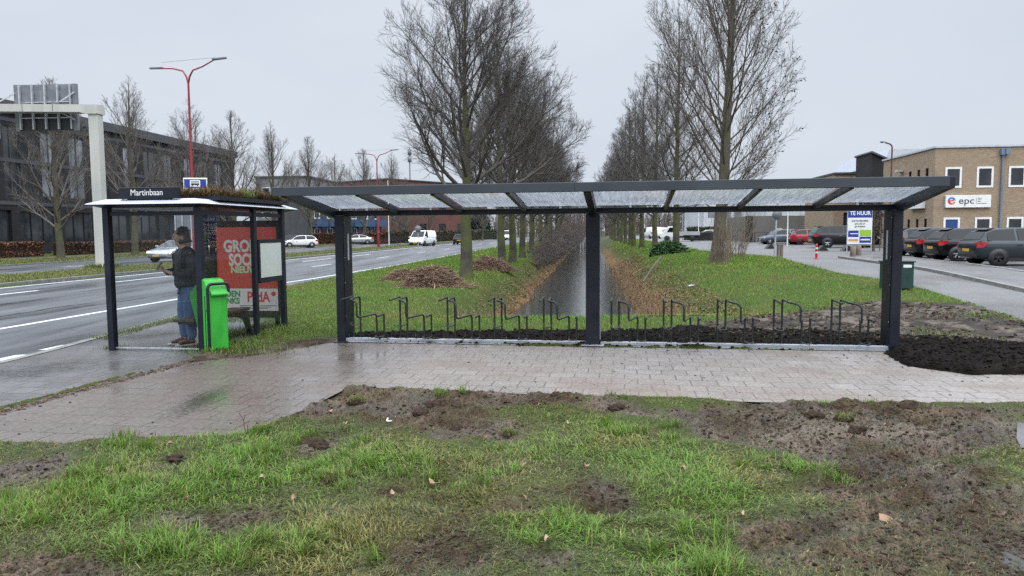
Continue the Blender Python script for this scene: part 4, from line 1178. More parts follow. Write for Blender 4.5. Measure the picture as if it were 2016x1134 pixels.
# nearest lime on the left bank
tl = G(918, 549)
lime = thing('lime_tree', 'nearest big bare lime tree with mossy trunk beside the reed heaps', 'tree', (tl.x, tl.y, 0), R(20), GRP_L)
grow_tree(lime, 5, 11.6, .235, 2.6, env_lime(4.1, .40), 36, 66, 12, (14, 11, 6), .07, .085, (.001, 0), (M_BARK, M_TWIG), .0052, .035, curve=1.0, rl=.60, tpow=1.25)
lime2 = thing('lime_tree', 'second bare lime tree from the front on the left canal bank', 'tree', (tl.x, tl.y + 9, 0), 0, GRP_L)
grow_tree(lime2, 12, 11.6, .21, 2.4, env_lime(3.9, .36), 26, 68, 14, (14, 10, 6), .085, .085, (-.002, .004), (M_BARK, M_TWIG), .0055, .03, tpow=1.2)
row_l = [(988, 524, 1.0), (1013, 517, 1.0), (1027, 512, .98), (1040, 507, 1.0)]
labs_l = ['third bare lime tree from the front on the left canal bank', 'fourth bare lime tree from the front on the left bank', 'fifth bare lime tree from the front on the left bank', 'sixth bare lime tree deep in the left bank row', 'seventh bare lime tree deep in the left bank row', 'eighth bare lime tree deep in the left bank row', 'ninth bare lime tree far down the left bank', 'tenth bare lime tree far down the left bank']
p = G(988, 524); lime2.location = (p.x, p.y, 0)
ysl = [40.6, 47.5, 55.5, 64, 73, 83, 96, 112]
place_copies(lime2, [(-4.05 + .103 * y + rnd.uniform(-.2, .2), y, 0, rnd.uniform(0, 6), rnd.uniform(.95, 1.04), labs_l[i]) for i, y in enumerate(ysl)])

# right bank row: taller, columnar with a leader
GRP_R = 'bare trees along the right canal bank'
def env_col(R_, base):
    def f(h):
        if h < base: return R_ * (.4 + .6 * max(h, 0) / base)
        t = (h - base) / (1 - base)
        return R_ * max(0, 1 - t) ** .72 + .12
    return f
def rowx(y): return 6.05 + .1035 * y
lx = A(1332, 455, 46.5)
colt = thing('alley_tree', 'nearest tall bare tree of the right bank row, above the conifer bush', 'tree', (lx.x, 46.5, gz(lx.x, 46.5)), 0, GRP_R)
grow_tree(colt, 21, 14.8, .21, 2.3, env_col(3.9, .24), 34, 66, 24, (14, 10, 5), .09, .08, (.002, 0), (M_BARK, M_TWIG), .0065, .0)
labs_r = ['second bare tree of the right bank row', 'third bare tree of the right bank row', 'fourth bare tree of the right bank row', 'fifth bare tree of the right bank row', 'sixth bare tree of the right bank row', 'seventh bare tree far along the right bank', 'eighth bare tree far along the right bank', 'ninth bare tree far along the right bank', 'tenth bare tree far along the right bank', 'eleventh bare tree far along the right bank']
sp = []
for i, (px, y) in enumerate(((1290, 55), (1264, 62.5), (1248, 69), (1240, 76), (1231, 84), (1224, 93), (1217, 103), (1211, 114), (1206, 127), (1202, 142))):
    q = A(px, 455, y); sp.append((q.x, y, gz(q.x, y), rnd.uniform(0, 6), rnd.uniform(.92, 1.02), labs_r[i]))
place_copies(colt, sp)

# poplar with dry leaves hanging on
pq = G(1409, 533)
pop = thing('poplar', 'tall upright poplar with dry leaves, rising from a bundle of stems', 'tree', (pq.x, pq.y, gz(pq.x, pq.y)), 0)
def env_pop(h):
    return (1.75 + 3.6 * min(h, .33)) * (1 if h < .62 else max(.1, 1 - (h - .62) * 1.7)) * .95
M_DRYLEAF = pm('dry_leaf', (.035, .026, .018), (.075, .055, .036), 6, (.6, .8))
grow_tree(pop, 33, 16.5, .275, 2.0, env_pop, 70, 62, 18, (11, 9, 5), .12, .06, (.035, 0), (M_BARK3, M_TWIG3), .0062, .0, leaves=(.14, M_DRYLEAF, .3), lsz=.05, rl=.22)
# stems around its foot
def stems(name, label, cat, loc, n, r_base, hmin, hmax, spread, mat, seed, rad=.012, side=None, parts=1):
    r = random.Random(seed); tb = TreeBuf()
    for k in range(n):
        a = r.uniform(0, 2 * PI); q = r_base * math.sqrt(r.random())
        p = np.array([q * math.cos(a), q * math.sin(a), -.05]); h_ = r.uniform(hmin, hmax)
        d = np.array([p[0] * spread + r.gauss(0, .06) + (side or 0), p[1] * spread + r.gauss(0, .06), 1.0]); d /= np.linalg.norm(d)
        P = [p]; dd = d.copy(); ns = 5
        for i in range(ns):
            dd = dd + np.array([r.gauss(0, .05), r.gauss(0, .05), .02]); dd /= np.linalg.norm(dd); P.append(P[-1] + dd * h_ / ns)
        tb.tube(P, [rad * (1 - .85 * i / ns) for i in range(ns + 1)], 3)
        for k2 in range(parts):
            i = r.randint(1, 4); d2 = rotdir(dd, R(r.uniform(20, 55)), r.uniform(0, 6)); L2 = h_ * r.uniform(.15, .4)
            tb.tube([P[i], P[i] + d2 * L2 * .5, P[i] + d2 * L2 + np.array([0, 0, .05 * L2])], [rad * .5, rad * .35, rad * .15], 3)
    o = tb.mesh(name, mat, None); o.location = loc
    return tag(o, label, cat)
M_STEM = pm('stem_bark', (.15, .112, .074), (.26, .20, .14), 3, (.6, .8))
stems('stem_bundle', 'dense bundle of thin brown stems growing round the foot of the poplar', 'shrub', (pq.x + .12, pq.y - .32, gz(pq.x, pq.y)), 60, .34, .8, 2.5, .55, M_STEM, 3, .012, .14, 2)
q = A(1462, 470, 37.0)
stems('bare_shrub', 'thin see through brown shrub between the poplar and the round sign', 'shrub', (q.x - .4, 37.0, gz(q.x, 37)), 46, .5, 1.6, 3.6, .5, M_STEM, 5, .012, .05, 6)
# suckers rising inside the poplar's crown
# street trees before the office
GRP_S = 'bare street trees along the far road'
st_spots = [(115, 'mossy street tree with forked trunk below the overhead sign'), (262, 'bare street tree just right of the cream gantry post'), (375, 'bare street tree behind the red lamp mast'), (460, 'bare street tree over the far end of the black office'), (540, 'bare street tree just past the black office'), (612, 'bare street tree before the grey apartment block corner'),
            (664, 'smaller bare street tree before the blue balconies'), (716, 'twin stemmed street tree left of the far lamp mast'), (772, 'bare street tree before the red brick building'), (800, 'far bare street tree over the brick roof')]
stA = thing('street_tree', st_spots[0][1], 'tree', (0, 0, 0), 0, GRP_S)
def on_u2(px, u):
    r_ = ray(px, 420); k = r_.x / r_.y; Y = u / (k - .1); return Vector((k * Y, Y, 0.05))
stA.location = on_u2(115, -35.0)
def env_st(R_, base):
    def f(h):
        if h < base: return R_ * (.5 + .5 * max(h, 0) / base)
        t = (h - base) / (1 - base); return R_ * max(0, 1 - max(0, t) ** 1.5) ** .8 + .08
    return f
grow_tree(stA, 44, 11.9, .23, 1.9, env_st(3.5, .36), 28, 60, 16, (12, 8, 5), .085, .08, (0, 0), (M_BARK2, M_TWIG2), .0062, .0)
stB = thing('street_tree', st_spots[1][1], 'tree', on_u2(262, -35.0), 0, GRP_S)
grow_tree(stB, 52, 13.6, .24, 2.6, env_st(3.3, .40), 28, 54, 14, (12, 8, 5), .085, .08, (0, 0), (M_BARK2, M_TWIG2), .0062, .0)
for i, (px, lab) in enumerate(st_spots[2:]):
    src = stB if i % 2 == 0 else stA
    c = copy_tree(src); c.location = on_u2(px, -35.0); c.rotation_euler = (0, 0, rnd.uniform(0, 6))
    s = (.96, 1.12, 1.0, 1.13, .90, 1.2, 1.15, 1.0)[i]; c.scale = (s, s, s * 1.03); c['label'] = lab
# pollard-like small tree by the far hedge
c = copy_tree(stA); q = A(787, 470, 120); c.location = (q.x, 120, 0); c.scale = (.75, .75, .62); c['label'] = 'small round headed tree before the far clipped hedge'; c['group'] = 'small far trees'
for i, (px, Y, s) in enumerate(((845, 150, .8), (872, 165, .9), (950, 140, .75), (1000, 165, .8), (1052, 190, 1.0), (1098, 210, 1.05), (1130, 230, 1.1), (1150, 260, 1.1))):
    c = copy_tree((stA, stB)[i % 2]); q = A(px, 470, Y); c.location = (q.x, Y, 0); c.rotation_euler = (0, 0, i); c.scale = (s, s, s); c['group'] = 'small far trees'
    c['label'] = ['far bare tree left of the nearest lime trunk', 'far bare tree directly behind the nearest lime trunk', 'far bare tree right of the nearest lime trunk', 'far bare tree at the bend of the road', 'distant bare tree over the canal thicket', 'distant bare tree behind the canal thicket', 'distant bare tree near the canal end', 'most distant bare tree at the canal end'][i]
for i, (px, Y, s) in enumerate(((1180, 230, .9), (1215, 200, .8), (1345, 150, .7), (1370, 160, .75), (1470, 118, .55), (1495, 122, .5))):
    c = copy_tree((stA, stB)[i % 2]); q = A(px, 470, Y); c.location = (q.x, Y, .3); c.rotation_euler = (0, 0, 2 * i); c.scale = (s, s, s); c['group'] = 'small far trees'
    c['label'] = ['distant bare tree right of the canal end', 'distant bare tree behind the right bank row', 'far bare tree left of the white factory', 'far bare tree beside the white factory', 'small bare tree in front of the white factory', 'small bare tree left of the grey warehouse'][i]
# reddish small tree beside the letting board
small = thing('small_tree', 'small dark reddish tree tied to stakes beside the letting board', 'tree', (A(1720, 470, 46).x, 46, .33), 0)
grow_tree(small, 61, 3.6, .06, .5, env_st(.95, .4), 12, 55, 20, (6, 5, 3), .05, .12, (0, 0), (M_BARK2, M_TWIGR), .009, .0, leaves=(.8, pm('dark_red_leaf', (.030, .016, .018), (.060, .030, .030), 8, (.5, .7)), -9), lsz=.06)
mb = MB()
for a_, b_ in (((-1.1, .3, 3.0), (.2, .3, .0)), ((.55, .3, 3.4), (.55, .3, 0)), ((-.9, .3, 1.9), (.4, .3, 1.95)), ((-.6, .3, 3.0), (.9, .3, .6))): mb.tube([a_, b_], .03, 6)
mb.build('stake', M_WOOD, small)

# ------------------------------------------------------------------ hedges, bushes, thicket
def leaf_box(name, label, cat, p0, p1, width, h0, h1, n, size, c1, c2, seed, rough_=.6, kind=None, dens_core=True):
    """clipped hedge between two ground points: leaves through the volume over a twiggy core"""
    r = np.random.RandomState(seed)
    p0, p1 = Vector(p0), Vector(p1); d = (p1 - p0); L = d.length; d.normalize(); nx_ = Vector((-d.y, d.x, 0))
    a = r.rand(n) * L; w = (r.rand(n) - .5) * width; hh = h0 + (h1 - h0) * (.5 + .5 * np.sign(r.rand(n) - .4) * r.rand(n) ** .5)
    top = h1 * (1 + .10 * (np.sin(a * 1.7) + np.sin(a * 4.1 + 1)) * .5 + .08 * (r.rand(n) - .5))
    hh = np.minimum(hh, top)
    front = r.rand(n) < .55; w = np.where(front, np.sign(w) * width * (.42 + .12 * r.rand(n)), w)
    C_ = np.outer(a, np.array(d)) + np.outer(w, np.array(nx_)); C_[:, 2] = hh
    u = r.randn(n, 3); u /= np.linalg.norm(u, axis=1)[:, None]; v = np.cross(u, r.randn(n, 3)); v /= np.linalg.norm(v, axis=1)[:, None]
    s = size * (.6 + .8 * r.rand(n))[:, None]
    V = np.stack([C_ - u * s, C_ + v * s * .6, C_ + u * s, C_ - v * s * .6], 1).reshape(-1, 3)
    F_ = np.arange(4 * n).reshape(n, 4)
    cc = np.array(c1) + (np.array(c2) - np.array(c1)) * r.rand(n, 1) ** 1.3
    cc *= (.7 + .6 * vnoise(a, w, 1.1, seed))[:, None]
    if dens_core:
        q = np.array([[0, -width * .4, 0], [L, -width * .4, 0], [L, width * .4, 0], [0, width * .4, 0]])
        B = []
        for zz in (0.0, h1 * .88):
            for k in q: B.append(np.array(d) * k[0] + np.array(nx_) * k[1] + np.array([0, 0, zz]))
        b0 = len(V); V = np.concatenate([V, np.array(B)])
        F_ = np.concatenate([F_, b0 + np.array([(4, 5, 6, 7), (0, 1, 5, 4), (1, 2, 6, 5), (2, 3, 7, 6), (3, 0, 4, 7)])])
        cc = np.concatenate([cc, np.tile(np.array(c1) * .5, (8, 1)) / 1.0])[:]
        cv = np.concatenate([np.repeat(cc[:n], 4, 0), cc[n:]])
    else: cv = np.repeat(cc, 4, 0)
    o = np_mesh(name, V, F_, M_LEAFY, None, cols=cv); o.location = p0
    return tag(o, label, cat, None, kind)
M_LEAFY = attr_mat('leafy', .6, .3, .2, 6.0)
def uv(u, y, zz=0.0): return (u + .1 * y, y, zz)
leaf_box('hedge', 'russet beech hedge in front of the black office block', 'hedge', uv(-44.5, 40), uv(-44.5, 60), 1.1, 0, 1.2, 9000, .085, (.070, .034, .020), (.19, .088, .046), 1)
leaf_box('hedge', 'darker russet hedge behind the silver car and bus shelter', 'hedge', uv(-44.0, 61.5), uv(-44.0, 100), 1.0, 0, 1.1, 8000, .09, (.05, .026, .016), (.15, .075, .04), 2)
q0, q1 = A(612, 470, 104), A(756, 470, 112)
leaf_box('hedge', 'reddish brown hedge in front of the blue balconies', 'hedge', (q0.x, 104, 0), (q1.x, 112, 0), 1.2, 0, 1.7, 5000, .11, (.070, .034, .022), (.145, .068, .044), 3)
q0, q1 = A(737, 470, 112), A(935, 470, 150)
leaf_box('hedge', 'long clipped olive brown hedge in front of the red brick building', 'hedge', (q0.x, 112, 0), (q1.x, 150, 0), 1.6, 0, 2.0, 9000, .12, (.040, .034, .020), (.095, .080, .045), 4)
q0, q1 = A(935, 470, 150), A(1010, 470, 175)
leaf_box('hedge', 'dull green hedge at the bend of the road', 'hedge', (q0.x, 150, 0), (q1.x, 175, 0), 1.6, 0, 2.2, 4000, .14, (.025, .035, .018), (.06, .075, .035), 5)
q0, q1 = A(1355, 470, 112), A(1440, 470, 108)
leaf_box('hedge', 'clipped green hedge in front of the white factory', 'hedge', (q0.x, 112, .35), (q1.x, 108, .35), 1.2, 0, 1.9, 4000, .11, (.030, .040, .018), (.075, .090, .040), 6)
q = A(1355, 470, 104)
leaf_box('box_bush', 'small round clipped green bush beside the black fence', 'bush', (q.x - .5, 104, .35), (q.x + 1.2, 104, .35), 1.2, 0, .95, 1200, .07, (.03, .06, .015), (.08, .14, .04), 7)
# ivy-dark conifer bush at the foot of the first right bank tree
def leaf_dome(name, label, cat, loc, rx, ry, hgt, n, size, c1, c2, seed, droop=.5):
    r = np.random.RandomState(seed)
    th = r.rand(n) * 2 * PI; ph = np.arccos(r.rand(n)); q_ = .55 + .5 * r.rand(n) ** .6
    bump = 1 + .25 * np.sin(3 * th + 1) + .15 * np.sin(5 * th)
    C_ = np.stack([rx * q_ * bump * np.sin(ph) * np.cos(th), ry * q_ * bump * np.sin(ph) * np.sin(th), hgt * q_ * np.cos(ph)], -1)
    u = C_ / (np.linalg.norm(C_, axis=1)[:, None] + 1e-6) + r.randn(n, 3) * .4; u[:, 2] -= droop; u /= np.linalg.norm(u, axis=1)[:, None]
    v = np.cross(u, r.randn(n, 3)); v /= np.linalg.norm(v, axis=1)[:, None]
    s = size * (.6 + .8 * r.rand(n))[:, None]
    V = np.stack([C_ - u * s, C_ + v * s * .3, C_ + u * s, C_ - v * s * .3], 1).reshape(-1, 3)
    cc = np.array(c1) + (np.array(c2) - np.array(c1)) * r.rand(n, 1)
    o = np_mesh(name, V, np.arange(4 * n).reshape(n, 4), M_LEAFY, None, cols=np.repeat(cc, 4, 0)); o.location = loc
    return tag(o, label, cat)
q = A(1312, 500, 45.2)
leaf_dome('conifer_bush', 'dark green drooping bush round the foot of a right bank tree', 'bush', (q.x + .1, 45.0, gz(q.x, 45) - .15), 1.0, .8, .95, 5000, .12, (.018, .050, .016), (.065, .135, .040), 8)
q = A(868, 465, 170)
leaf_dome('conifer', 'dark conifer standing by the far clipped hedge', 'tree', (A(943, 470, 160).x, 160, 0), 2.2, 2.2, 6.0, 4000, .35, (.006, .012, .010), (.02, .035, .025), 9)

# bare brown bushes over the left water's edge
GRP_B = 'bare brown bushes on the left canal edge'
def bushproto(seed, n, hmin, hmax, rad, mat):
    t = TreeBuf(); r = random.Random(seed)
    for k in range(n):
        a = r.uniform(0, 2 * PI); q = .45 * math.sqrt(r.random()); p = np.array([q * math.cos(a), q * math.sin(a), -.1]); h_ = r.uniform(hmin, hmax)
        dd = np.array([p[0] * 1.3 + r.gauss(0, .30), p[1] * 1.3 + r.gauss(0, .30), 1.0]); dd /= np.linalg.norm(dd); P = [p]
        for i in range(6): dd = dd + np.array([r.gauss(0, .10), r.gauss(0, .10), -.03]); dd /= np.linalg.norm(dd); P.append(P[-1] + dd * h_ / 6)
        t.tube(P, [rad * (1 - .8 * i / 6) for i in range(7)], 3)
        for k2 in range(16):
            i = r.randint(1, 5); d2 = rotdir(dd, R(r.uniform(25, 75)), r.uniform(0, 6)); L2 = h_ * r.uniform(.15, .42); e = P[i] + d2 * L2
            t.tube([P[i], P[i] + d2 * L2 * .5 + np.array([r.gauss(0, .03), 0, 0]), e], [rad * .5, rad * .4, rad * .25], 3)
            d3 = rotdir(d2, R(40), r.uniform(0, 6)); t.tube([P[i] + d2 * L2 * .5, P[i] + d2 * L2 * .5 + d3 * L2 * .5], [rad * .35, rad * .2], 3)
    return t
def water_left(y): return cx(y) - 1.55
specs = [(44, -.6, .28), (47.5, -.5, .4), (51, -.4, .55), (55, -.4, .7), (59, -.3, .8), (63, -.3, .85), (68, -.2, .92), (73, -.2, .95), (79, -.1, 1.0), (86, 0, 1.05), (94, 0, 1.1), (103, .1, 1.15), (114, .2, 1.25), (127, .4, 1.4), (144, .8, 1.7)]
bA = bushproto(71, 46, 2.4, 4.2, .018, M_TWIG); bB = bushproto(72, 40, 2.0, 3.6, .018, M_TWIGR)
ba = bA.mesh('bare_bush', M_TWIGR, None); bb = bB.mesh('bare_bush', M_TWIG2, None)
words_ = ['nearest low', 'second low', 'third', 'fourth', 'fifth', 'sixth', 'seventh', 'eighth', 'ninth', 'tenth', 'eleventh', 'twelfth', 'thirteenth', 'fourteenth', 'last']
for i, (y, off, s) in enumerate(specs):
    o = (ba, bb)[i] if i < 2 else (ba, bb)[i % 2].copy()
    if i >= 2: COL.objects.link(o)
    o.location = (water_left(y) - .75 + off * .45, y, gz(water_left(y) - .9, y) - .1); o.rotation_euler = (0, 0, i * 1.3); o.scale = (s * 1.05, s * 1.05, s * .95)
    tag(o, words_[i] + ' bare brown bush from the front on the left canal edge', 'bush', GRP_B)
# far wood: the brown mass that closes the view
r = np.random.RandomState(5)
tb = TreeBuf()
rr_ = random.Random(9)
FW = []
for k in range(520):
    px = rr_.uniform(840, 1420); Y = rr_.uniform(210, 330)
    q = A(px, 465, Y)
    FW.append((q.x, Y, rr_.uniform(5, 11)))
for x_, y_, h_ in FW:
    P = [np.array([x_, y_, 0.]), np.array([x_ + rr_.gauss(0, .4), y_, h_ * .6]), np.array([x_ + rr_.gauss(0, .8), y_, h_])]
    tb.tube(P, [.16, .10, .03], 3)
    for k2 in range(22):
        t_ = rr_.uniform(.12, .95); p = P[0] * (1 - t_) + P[2] * t_
        d = np.array([rr_.gauss(0, 1), rr_.gauss(0, 1), rr_.uniform(.2, 1.2)]); d /= np.linalg.norm(d); L_ = h_ * rr_.uniform(.12, .34) * (1.1 - t_ * .6)
        tb.tube([p, p + d * L_ * .5, p + d * L_ + np.array([0, 0, .2])], [.075, .055, .02], 3)
fw = tb.mesh('far_wood', M_TWIGR, None); tag(fw, 'brown bare wood closing the far end of the canal', 'wood', None, 'stuff')
# ------------------------------------------------------------------ bicycle shelter
SO = (G(668, 673) + G(1750, 691)) / 2; SO.z = 0
bs = thing('bicycle_shelter', 'long anthracite bicycle shelter with sloping wet glass roof on three posts', 'bicycle shelter', SO, YAW)
def post(x, w, d, y0, strip_side):
    mb = MB(); mb.box((x, y0, 1.01), (w, d, 2.02)); mb.box((x, y0, .012), (w + .10, d + .10, .024))
    o = mb.build('post', M_ANTH, bs, bevel=.006)
    return o
pl = post(-4.075, .13, .40, .12, 1)
pc = post(-0.09, .205, .16, .0, 0)
pr = post(4.185, .13, .40, .12, -1)
# inner face plates with seam and rivets, reflector strips
for o, x, s in ((pl, -4.075, 1), (pr, 4.185, -1)):
    mb = MB(); mb.box((x + s * .069, .125, 1.17), (.006, .34, 1.66)); mb.build('cover_plate', M_ANTH2 if False else M_ANTH, o, bevel=.002)
    mb = MB(); mb.box((x + s * .074, .13, 1.52), (.005, .055, .42)); mb.build('reflector_strip', M_LGREY, o)
    mb = MB()
    for zz in (.42, .95, 1.35, 1.9):
        mb.lathe([(0, .0), (.008, 0), (.008, .006), (0, .007)], 8, (x + s * .072, -.03, zz), Matrix.Rotation(s * PI / 2, 3, 'Y'))
    mb.build('rivet', M_GALV, o)
mb = MB()
for sx in (-.04, .04): mb.lathe([(0, .0), (.017, 0), (.017, .004), (0, .0045)], 10, (-.09 + sx, -.081, .13), Matrix.Rotation(PI / 2, 3, 'X'))
mb.build('bolt_hole', M_BLACK, pc)
mb = MB(); mb.box((.022, .04, 1.05), (.012, .05, 1.9)); mb.build('painted_side_sheen', M_GALV, pc)  # added pale strip, stands in for light reflected off the post's side
mb = MB(); mb.box((-.09, 0, .03), (.34, .30, .014)); mb.build('foot_plate', M_GALV, pc)
# roof geometry: rear gutter at y=.18, front beam at y=-1.75
YF, YR = -1.72, 0.16
ZF, ZR = 2.30, 2.075
mb = MB(); mb.box((-.08, YF, ZF + .005), (8.49, .07, .118)); fb = mb.build('front_beam', M_ANTH2, bs, bevel=.005)
mb = MB(); mb.box((-.245, YF - .0365, ZF + .005), (.006, .003, .118)); mb.build('beam_joint', M_BLACK, fb)
mb = MB(); mb.box((.025, YR, ZR - .02), (8.46, .16, .085)); mb.box((.025, YR - .09, ZR + .012), (8.46, .03, .02)); gb = mb.build('gutter', M_ANTH, bs, bevel=.004)
RX = [-4.2, -3.15, -2.12, -1.12, -0.09, 0.98, 2.03, 3.09, 4.215]
for i, x in enumerate(RX):
    mb = MB(); main = i in (0, 4, 8)
    a = Vector((x, YF + .03, ZF - .03)); b = Vector((x, YR - .07, ZR + .0))
    if main:
        w = .075 if i != 4 else .10
        prof = [(x - w / 2, YR + .02, 2.02), (x - w / 2, YR + .02, ZR + .03), (x - w / 2, YF + .036, ZF + .06), (x - w / 2, YF + .036, ZF - .07), (x - w / 2, YR - .55, ZR - .03), (x - w / 2, YR - .12, 1.93 if i == 4 else 1.98)]
        mb.prism(prof, (w, 0, 0))
    else:
        mb.bar(a, b, .055, .075)
    mb.build('rafter', M_ANTH, bs, bevel=.003)
for i in range(8):
    x0, x1 = RX[i] + .03, RX[i + 1] - .03
    mb = MB()
    ya, yb, za, zb_ = YF + .04, YR - .06, ZF + .03, ZR + .055
    t_ = .008
    P = [(x0, ya, za), (x1, ya, za), (x1, yb, zb_), (x0, yb, zb_)]
    mb.quad(*P)
    mb.build('roof_pane', M_ROOFGLASS, bs)
    mb = MB(); mb.box(((x0 + x1) / 2 + .02, YR - .1, ZR + .035), (.03, .02, .035)); mb.build('pane_clip', M_WHITE, bs)
# base rails between the posts (the racks stand on them)
for x0, x1 in ((-4.005, -.2), (.02, 4.115)):
    mb = MB(); mb.box(((x0 + x1) / 2, .0, .045), (x1 - x0, .11, .054)); mb.box(((x0 + x1) / 2, .0, .015), (x1 - x0, .16, .012))
    mb.build('base_rail', M_RAIL, bs, bevel=.012)

def arc_path(pts, rad=.06, n=5):
    """polyline with rounded corners"""
    pts = [Vector(p) for p in pts]; out = [pts[0]]
    for a, b, c in zip(pts[:-2], pts[1:-1], pts[2:]):
        d1 = (a - b); d2 = (c - b); r = min(rad, d1.length * .45, d2.length * .45)
        p, q = b + d1.normalized() * r, b + d2.normalized() * r
        for k in range(n + 1):
            t = k / n; out.append(p * (1 - t) ** 2 + b * 2 * t * (1 - t) + q * t * t)
    out.append(pts[-1]); return out
rk = thing('bicycle_rack', 'x', 'bicycle rack', (0, 0, 0), YAW, 'bicycle racks standing on the base rail')
RR = .0150
ZT, ZL = .735, .455
mb = MB(); mb.tube(arc_path([(0, 0, .085), (0, 0, ZT), (0, -.52, ZT - .01)], .03), RR, 7); mb.build('upright', M_RACK, rk)
mb = MB(); mb.tube(arc_path([(.115, 0, .085), (.115, 0, ZT), (.115, -.46, ZT - .005), (.255, -.53, ZT - .03), (.255, -.53, ZL), (.39, -.02, ZL + .01), (.39, 0, .085)], .075, 6), RR, 7); mb.build('bent_tube', M_RACK, rk)
mb = MB(); mb.tube(arc_path([(.505, 0, .085), (.505, 0, ZL + .005), (.505, -.28, ZL)], .03), RR, 7); mb.build('low_upright', M_RACK, rk)
mb = MB(); mb.tube(arc_path([(.0, 0, .33), (-.005, -.15, .305), (.058, -.26, .30), (.12, -.15, .305), (.115, 0, .33)], .06), .009, 6); mb.build('wheel_loop', M_RACK, rk)
mb = MB(); mb.tube(arc_path([(.39, 0, .115), (.385, -.12, .11), (.447, -.2, .108), (.51, -.12, .11), (.505, 0, .115)], .05), .009, 6); mb.build('wheel_loop', M_RACK, rk)
rack_x = [-3.891, -3.117, -2.349, -1.605, -.838, .19, .965, 1.745, 2.545, 3.346]
rack_lab = ['first black bicycle rack at the left post of the shelter', 'second black bicycle rack from the left shelter post', 'third black bicycle rack, in the middle of the left bay', 'fourth black bicycle rack from the left, before the canal bank',
            'black bicycle rack just left of the middle shelter post', 'black bicycle rack just right of the middle shelter post', 'second black bicycle rack right of the middle post', 'black bicycle rack in the middle of the right bay',
            'second last black bicycle rack before the right post', 'last black bicycle rack beside the right post']
for i, x in enumerate(rack_x):
    o = rk if i == 0 else copy_tree(rk)
    o.location = SO + AX * x
    o['label'] = rack_lab[i]

# ------------------------------------------------------------------ bus shelter
B2 = Vector((-4.60, 10.87, 0)); BYd = Vector((0.136, 1, 0)).normalized(); BXd = Vector((BYd.y, -BYd.x, 0))
BYAW = math.atan2(BXd.y, BXd.x)
bu = thing('bus_shelter', 'dark framed glass bus shelter with a planted roof beside the road', 'bus shelter', B2, BYAW)
BL = 2.68; BW = -1.46
def bpost(x, y, w=.085, d=.085, z1=2.16):
    mb = MB(); mb.box((x, y, z1 / 2), (w, d, z1)); return mb.build('post', M_ANTH, bu, bevel=.008)
bpost(BW, 0, .095, .11); bpost(0, 0, .10, .10); bpost(0.02, 1.63, .08, .09); bpost(.03, BL, .085, .10); bpost(BW, BL, .07, .07)
# roof with canted edge
x0, x1, y0, y1 = -1.64, .17, -.24, BL + .42
def ring(i, zz): return [(x0 + i, y0 + i, zz), (x1 - i, y0 + i, zz), (x1 - i, y1 - i, zz), (x0 + i, y1 - i, zz)]
mb = MB(); R0, R1, R2, R3 = ring(.16, 2.135), ring(0, 2.185), ring(.02, 2.20), ring(.20, 2.265)
V = R0 + R1 + R2 + R3; Fc = [(3, 2, 1, 0), (12, 13, 14, 15)]
for a in range(3):
    for k in range(4): Fc.append((4 * a + k, 4 * a + (k + 1) % 4, 4 * a + 4 + (k + 1) % 4, 4 * a + 4 + k))
mi = [0, 0] + [0] * 4 + [1] * 4 + [1] * 4
for f_, q_ in zip(Fc, mi): mb.add(V, [f_], q_)
mb.build('roof', [M_ANTH, M_LGREY], bu)
mb = MB(); mb.box((-.30, 1.55, 2.285), (.9, 2.4, .06)); mb.build('planting_tray', M_ANTH, bu)
# name sign on the roof edge
mb = MB(); mb.box((-.70, y0 + .15, 2.345), (.94, .07, .165)); mb.box((-.70, y0 + .16, 2.235), (.70, .05, .09)); ns = mb.build('name_sign', M_ANTH2 if False else M_ANTH, bu, bevel=.005)
text('Martinbaan', .125, M_SIGNW, ns, (-.72, y0 + .112, 2.35), (R(90), 0, 0), sx=.92)
# glass walls
def pane(xa, ya, xb, yb, z0, z1):
    mb = MB(); mb.quad((xa, ya, z0), (xb, yb, z0), (xb, yb, z1), (xa, ya, z1)); return mb.build('glass_pane', M_GLASS, bu)
pane(BW + .06, 0, -.06, 0, .14, 2.02); pane(.01, .07, .015, 1.57, .16, 2.02); pane(.022, 1.69, .03, BL - .06, .16, 2.02)
for y_, xa, xb in ((0, BW + .05, -.05),):
    mb = MB(); mb.box(((xa + xb) / 2, y_, 2.05), (xb - xa, .05, .06)); mb.build('rail', M_ANTH, bu); mb = MB(); mb.box(((xa + xb) / 2, y_, .035), (xb - xa, .03, .02)); mb.build('rail', M_GALV, bu)
mb = MB(); mb.box((.012, .82, 2.06), (.05, 1.5, .07)); mb.box((.025, 2.15, 2.06), (.05, .95, .07)); mb.build('rail', M_ANTH, bu)
mb = MB()
for k in range(5): mb.lathe([(0, 0), (.022, 0), (.022, .003), (0, .003)], 10, (.0, .45 + k * .26, 1.50), Matrix.Rotation(PI / 2, 3, 'Y'))
mb.build('glass_markers', M_WHITE, bu)
# timetable frame in the last bay
mb = MB(); zA, zB = .98, 1.58
mb.box((.05, 1.715, (zA + zB) / 2), (.05, .06, zB - zA + .12)); mb.box((.05, BL - .1, (zA + zB) / 2), (.05, .06, zB - zA + .12)); mb.box((.05, 2.165, zB + .03), (.05, .86, .06)); mb.box((.05, 2.165, zA - .04), (.05, .86, .09))
tf = mb.build('timetable_frame', M_ANTH, bu)
mb = MB(); mb.box((.055, 2.165, (zA + zB) / 2), (.03, .82, zB - zA)); mb.build('blank_timetable', pm('timetable_paper', (.46, .50, .46), (.52, .56, .52), 1.0, (.25, .4)), tf)
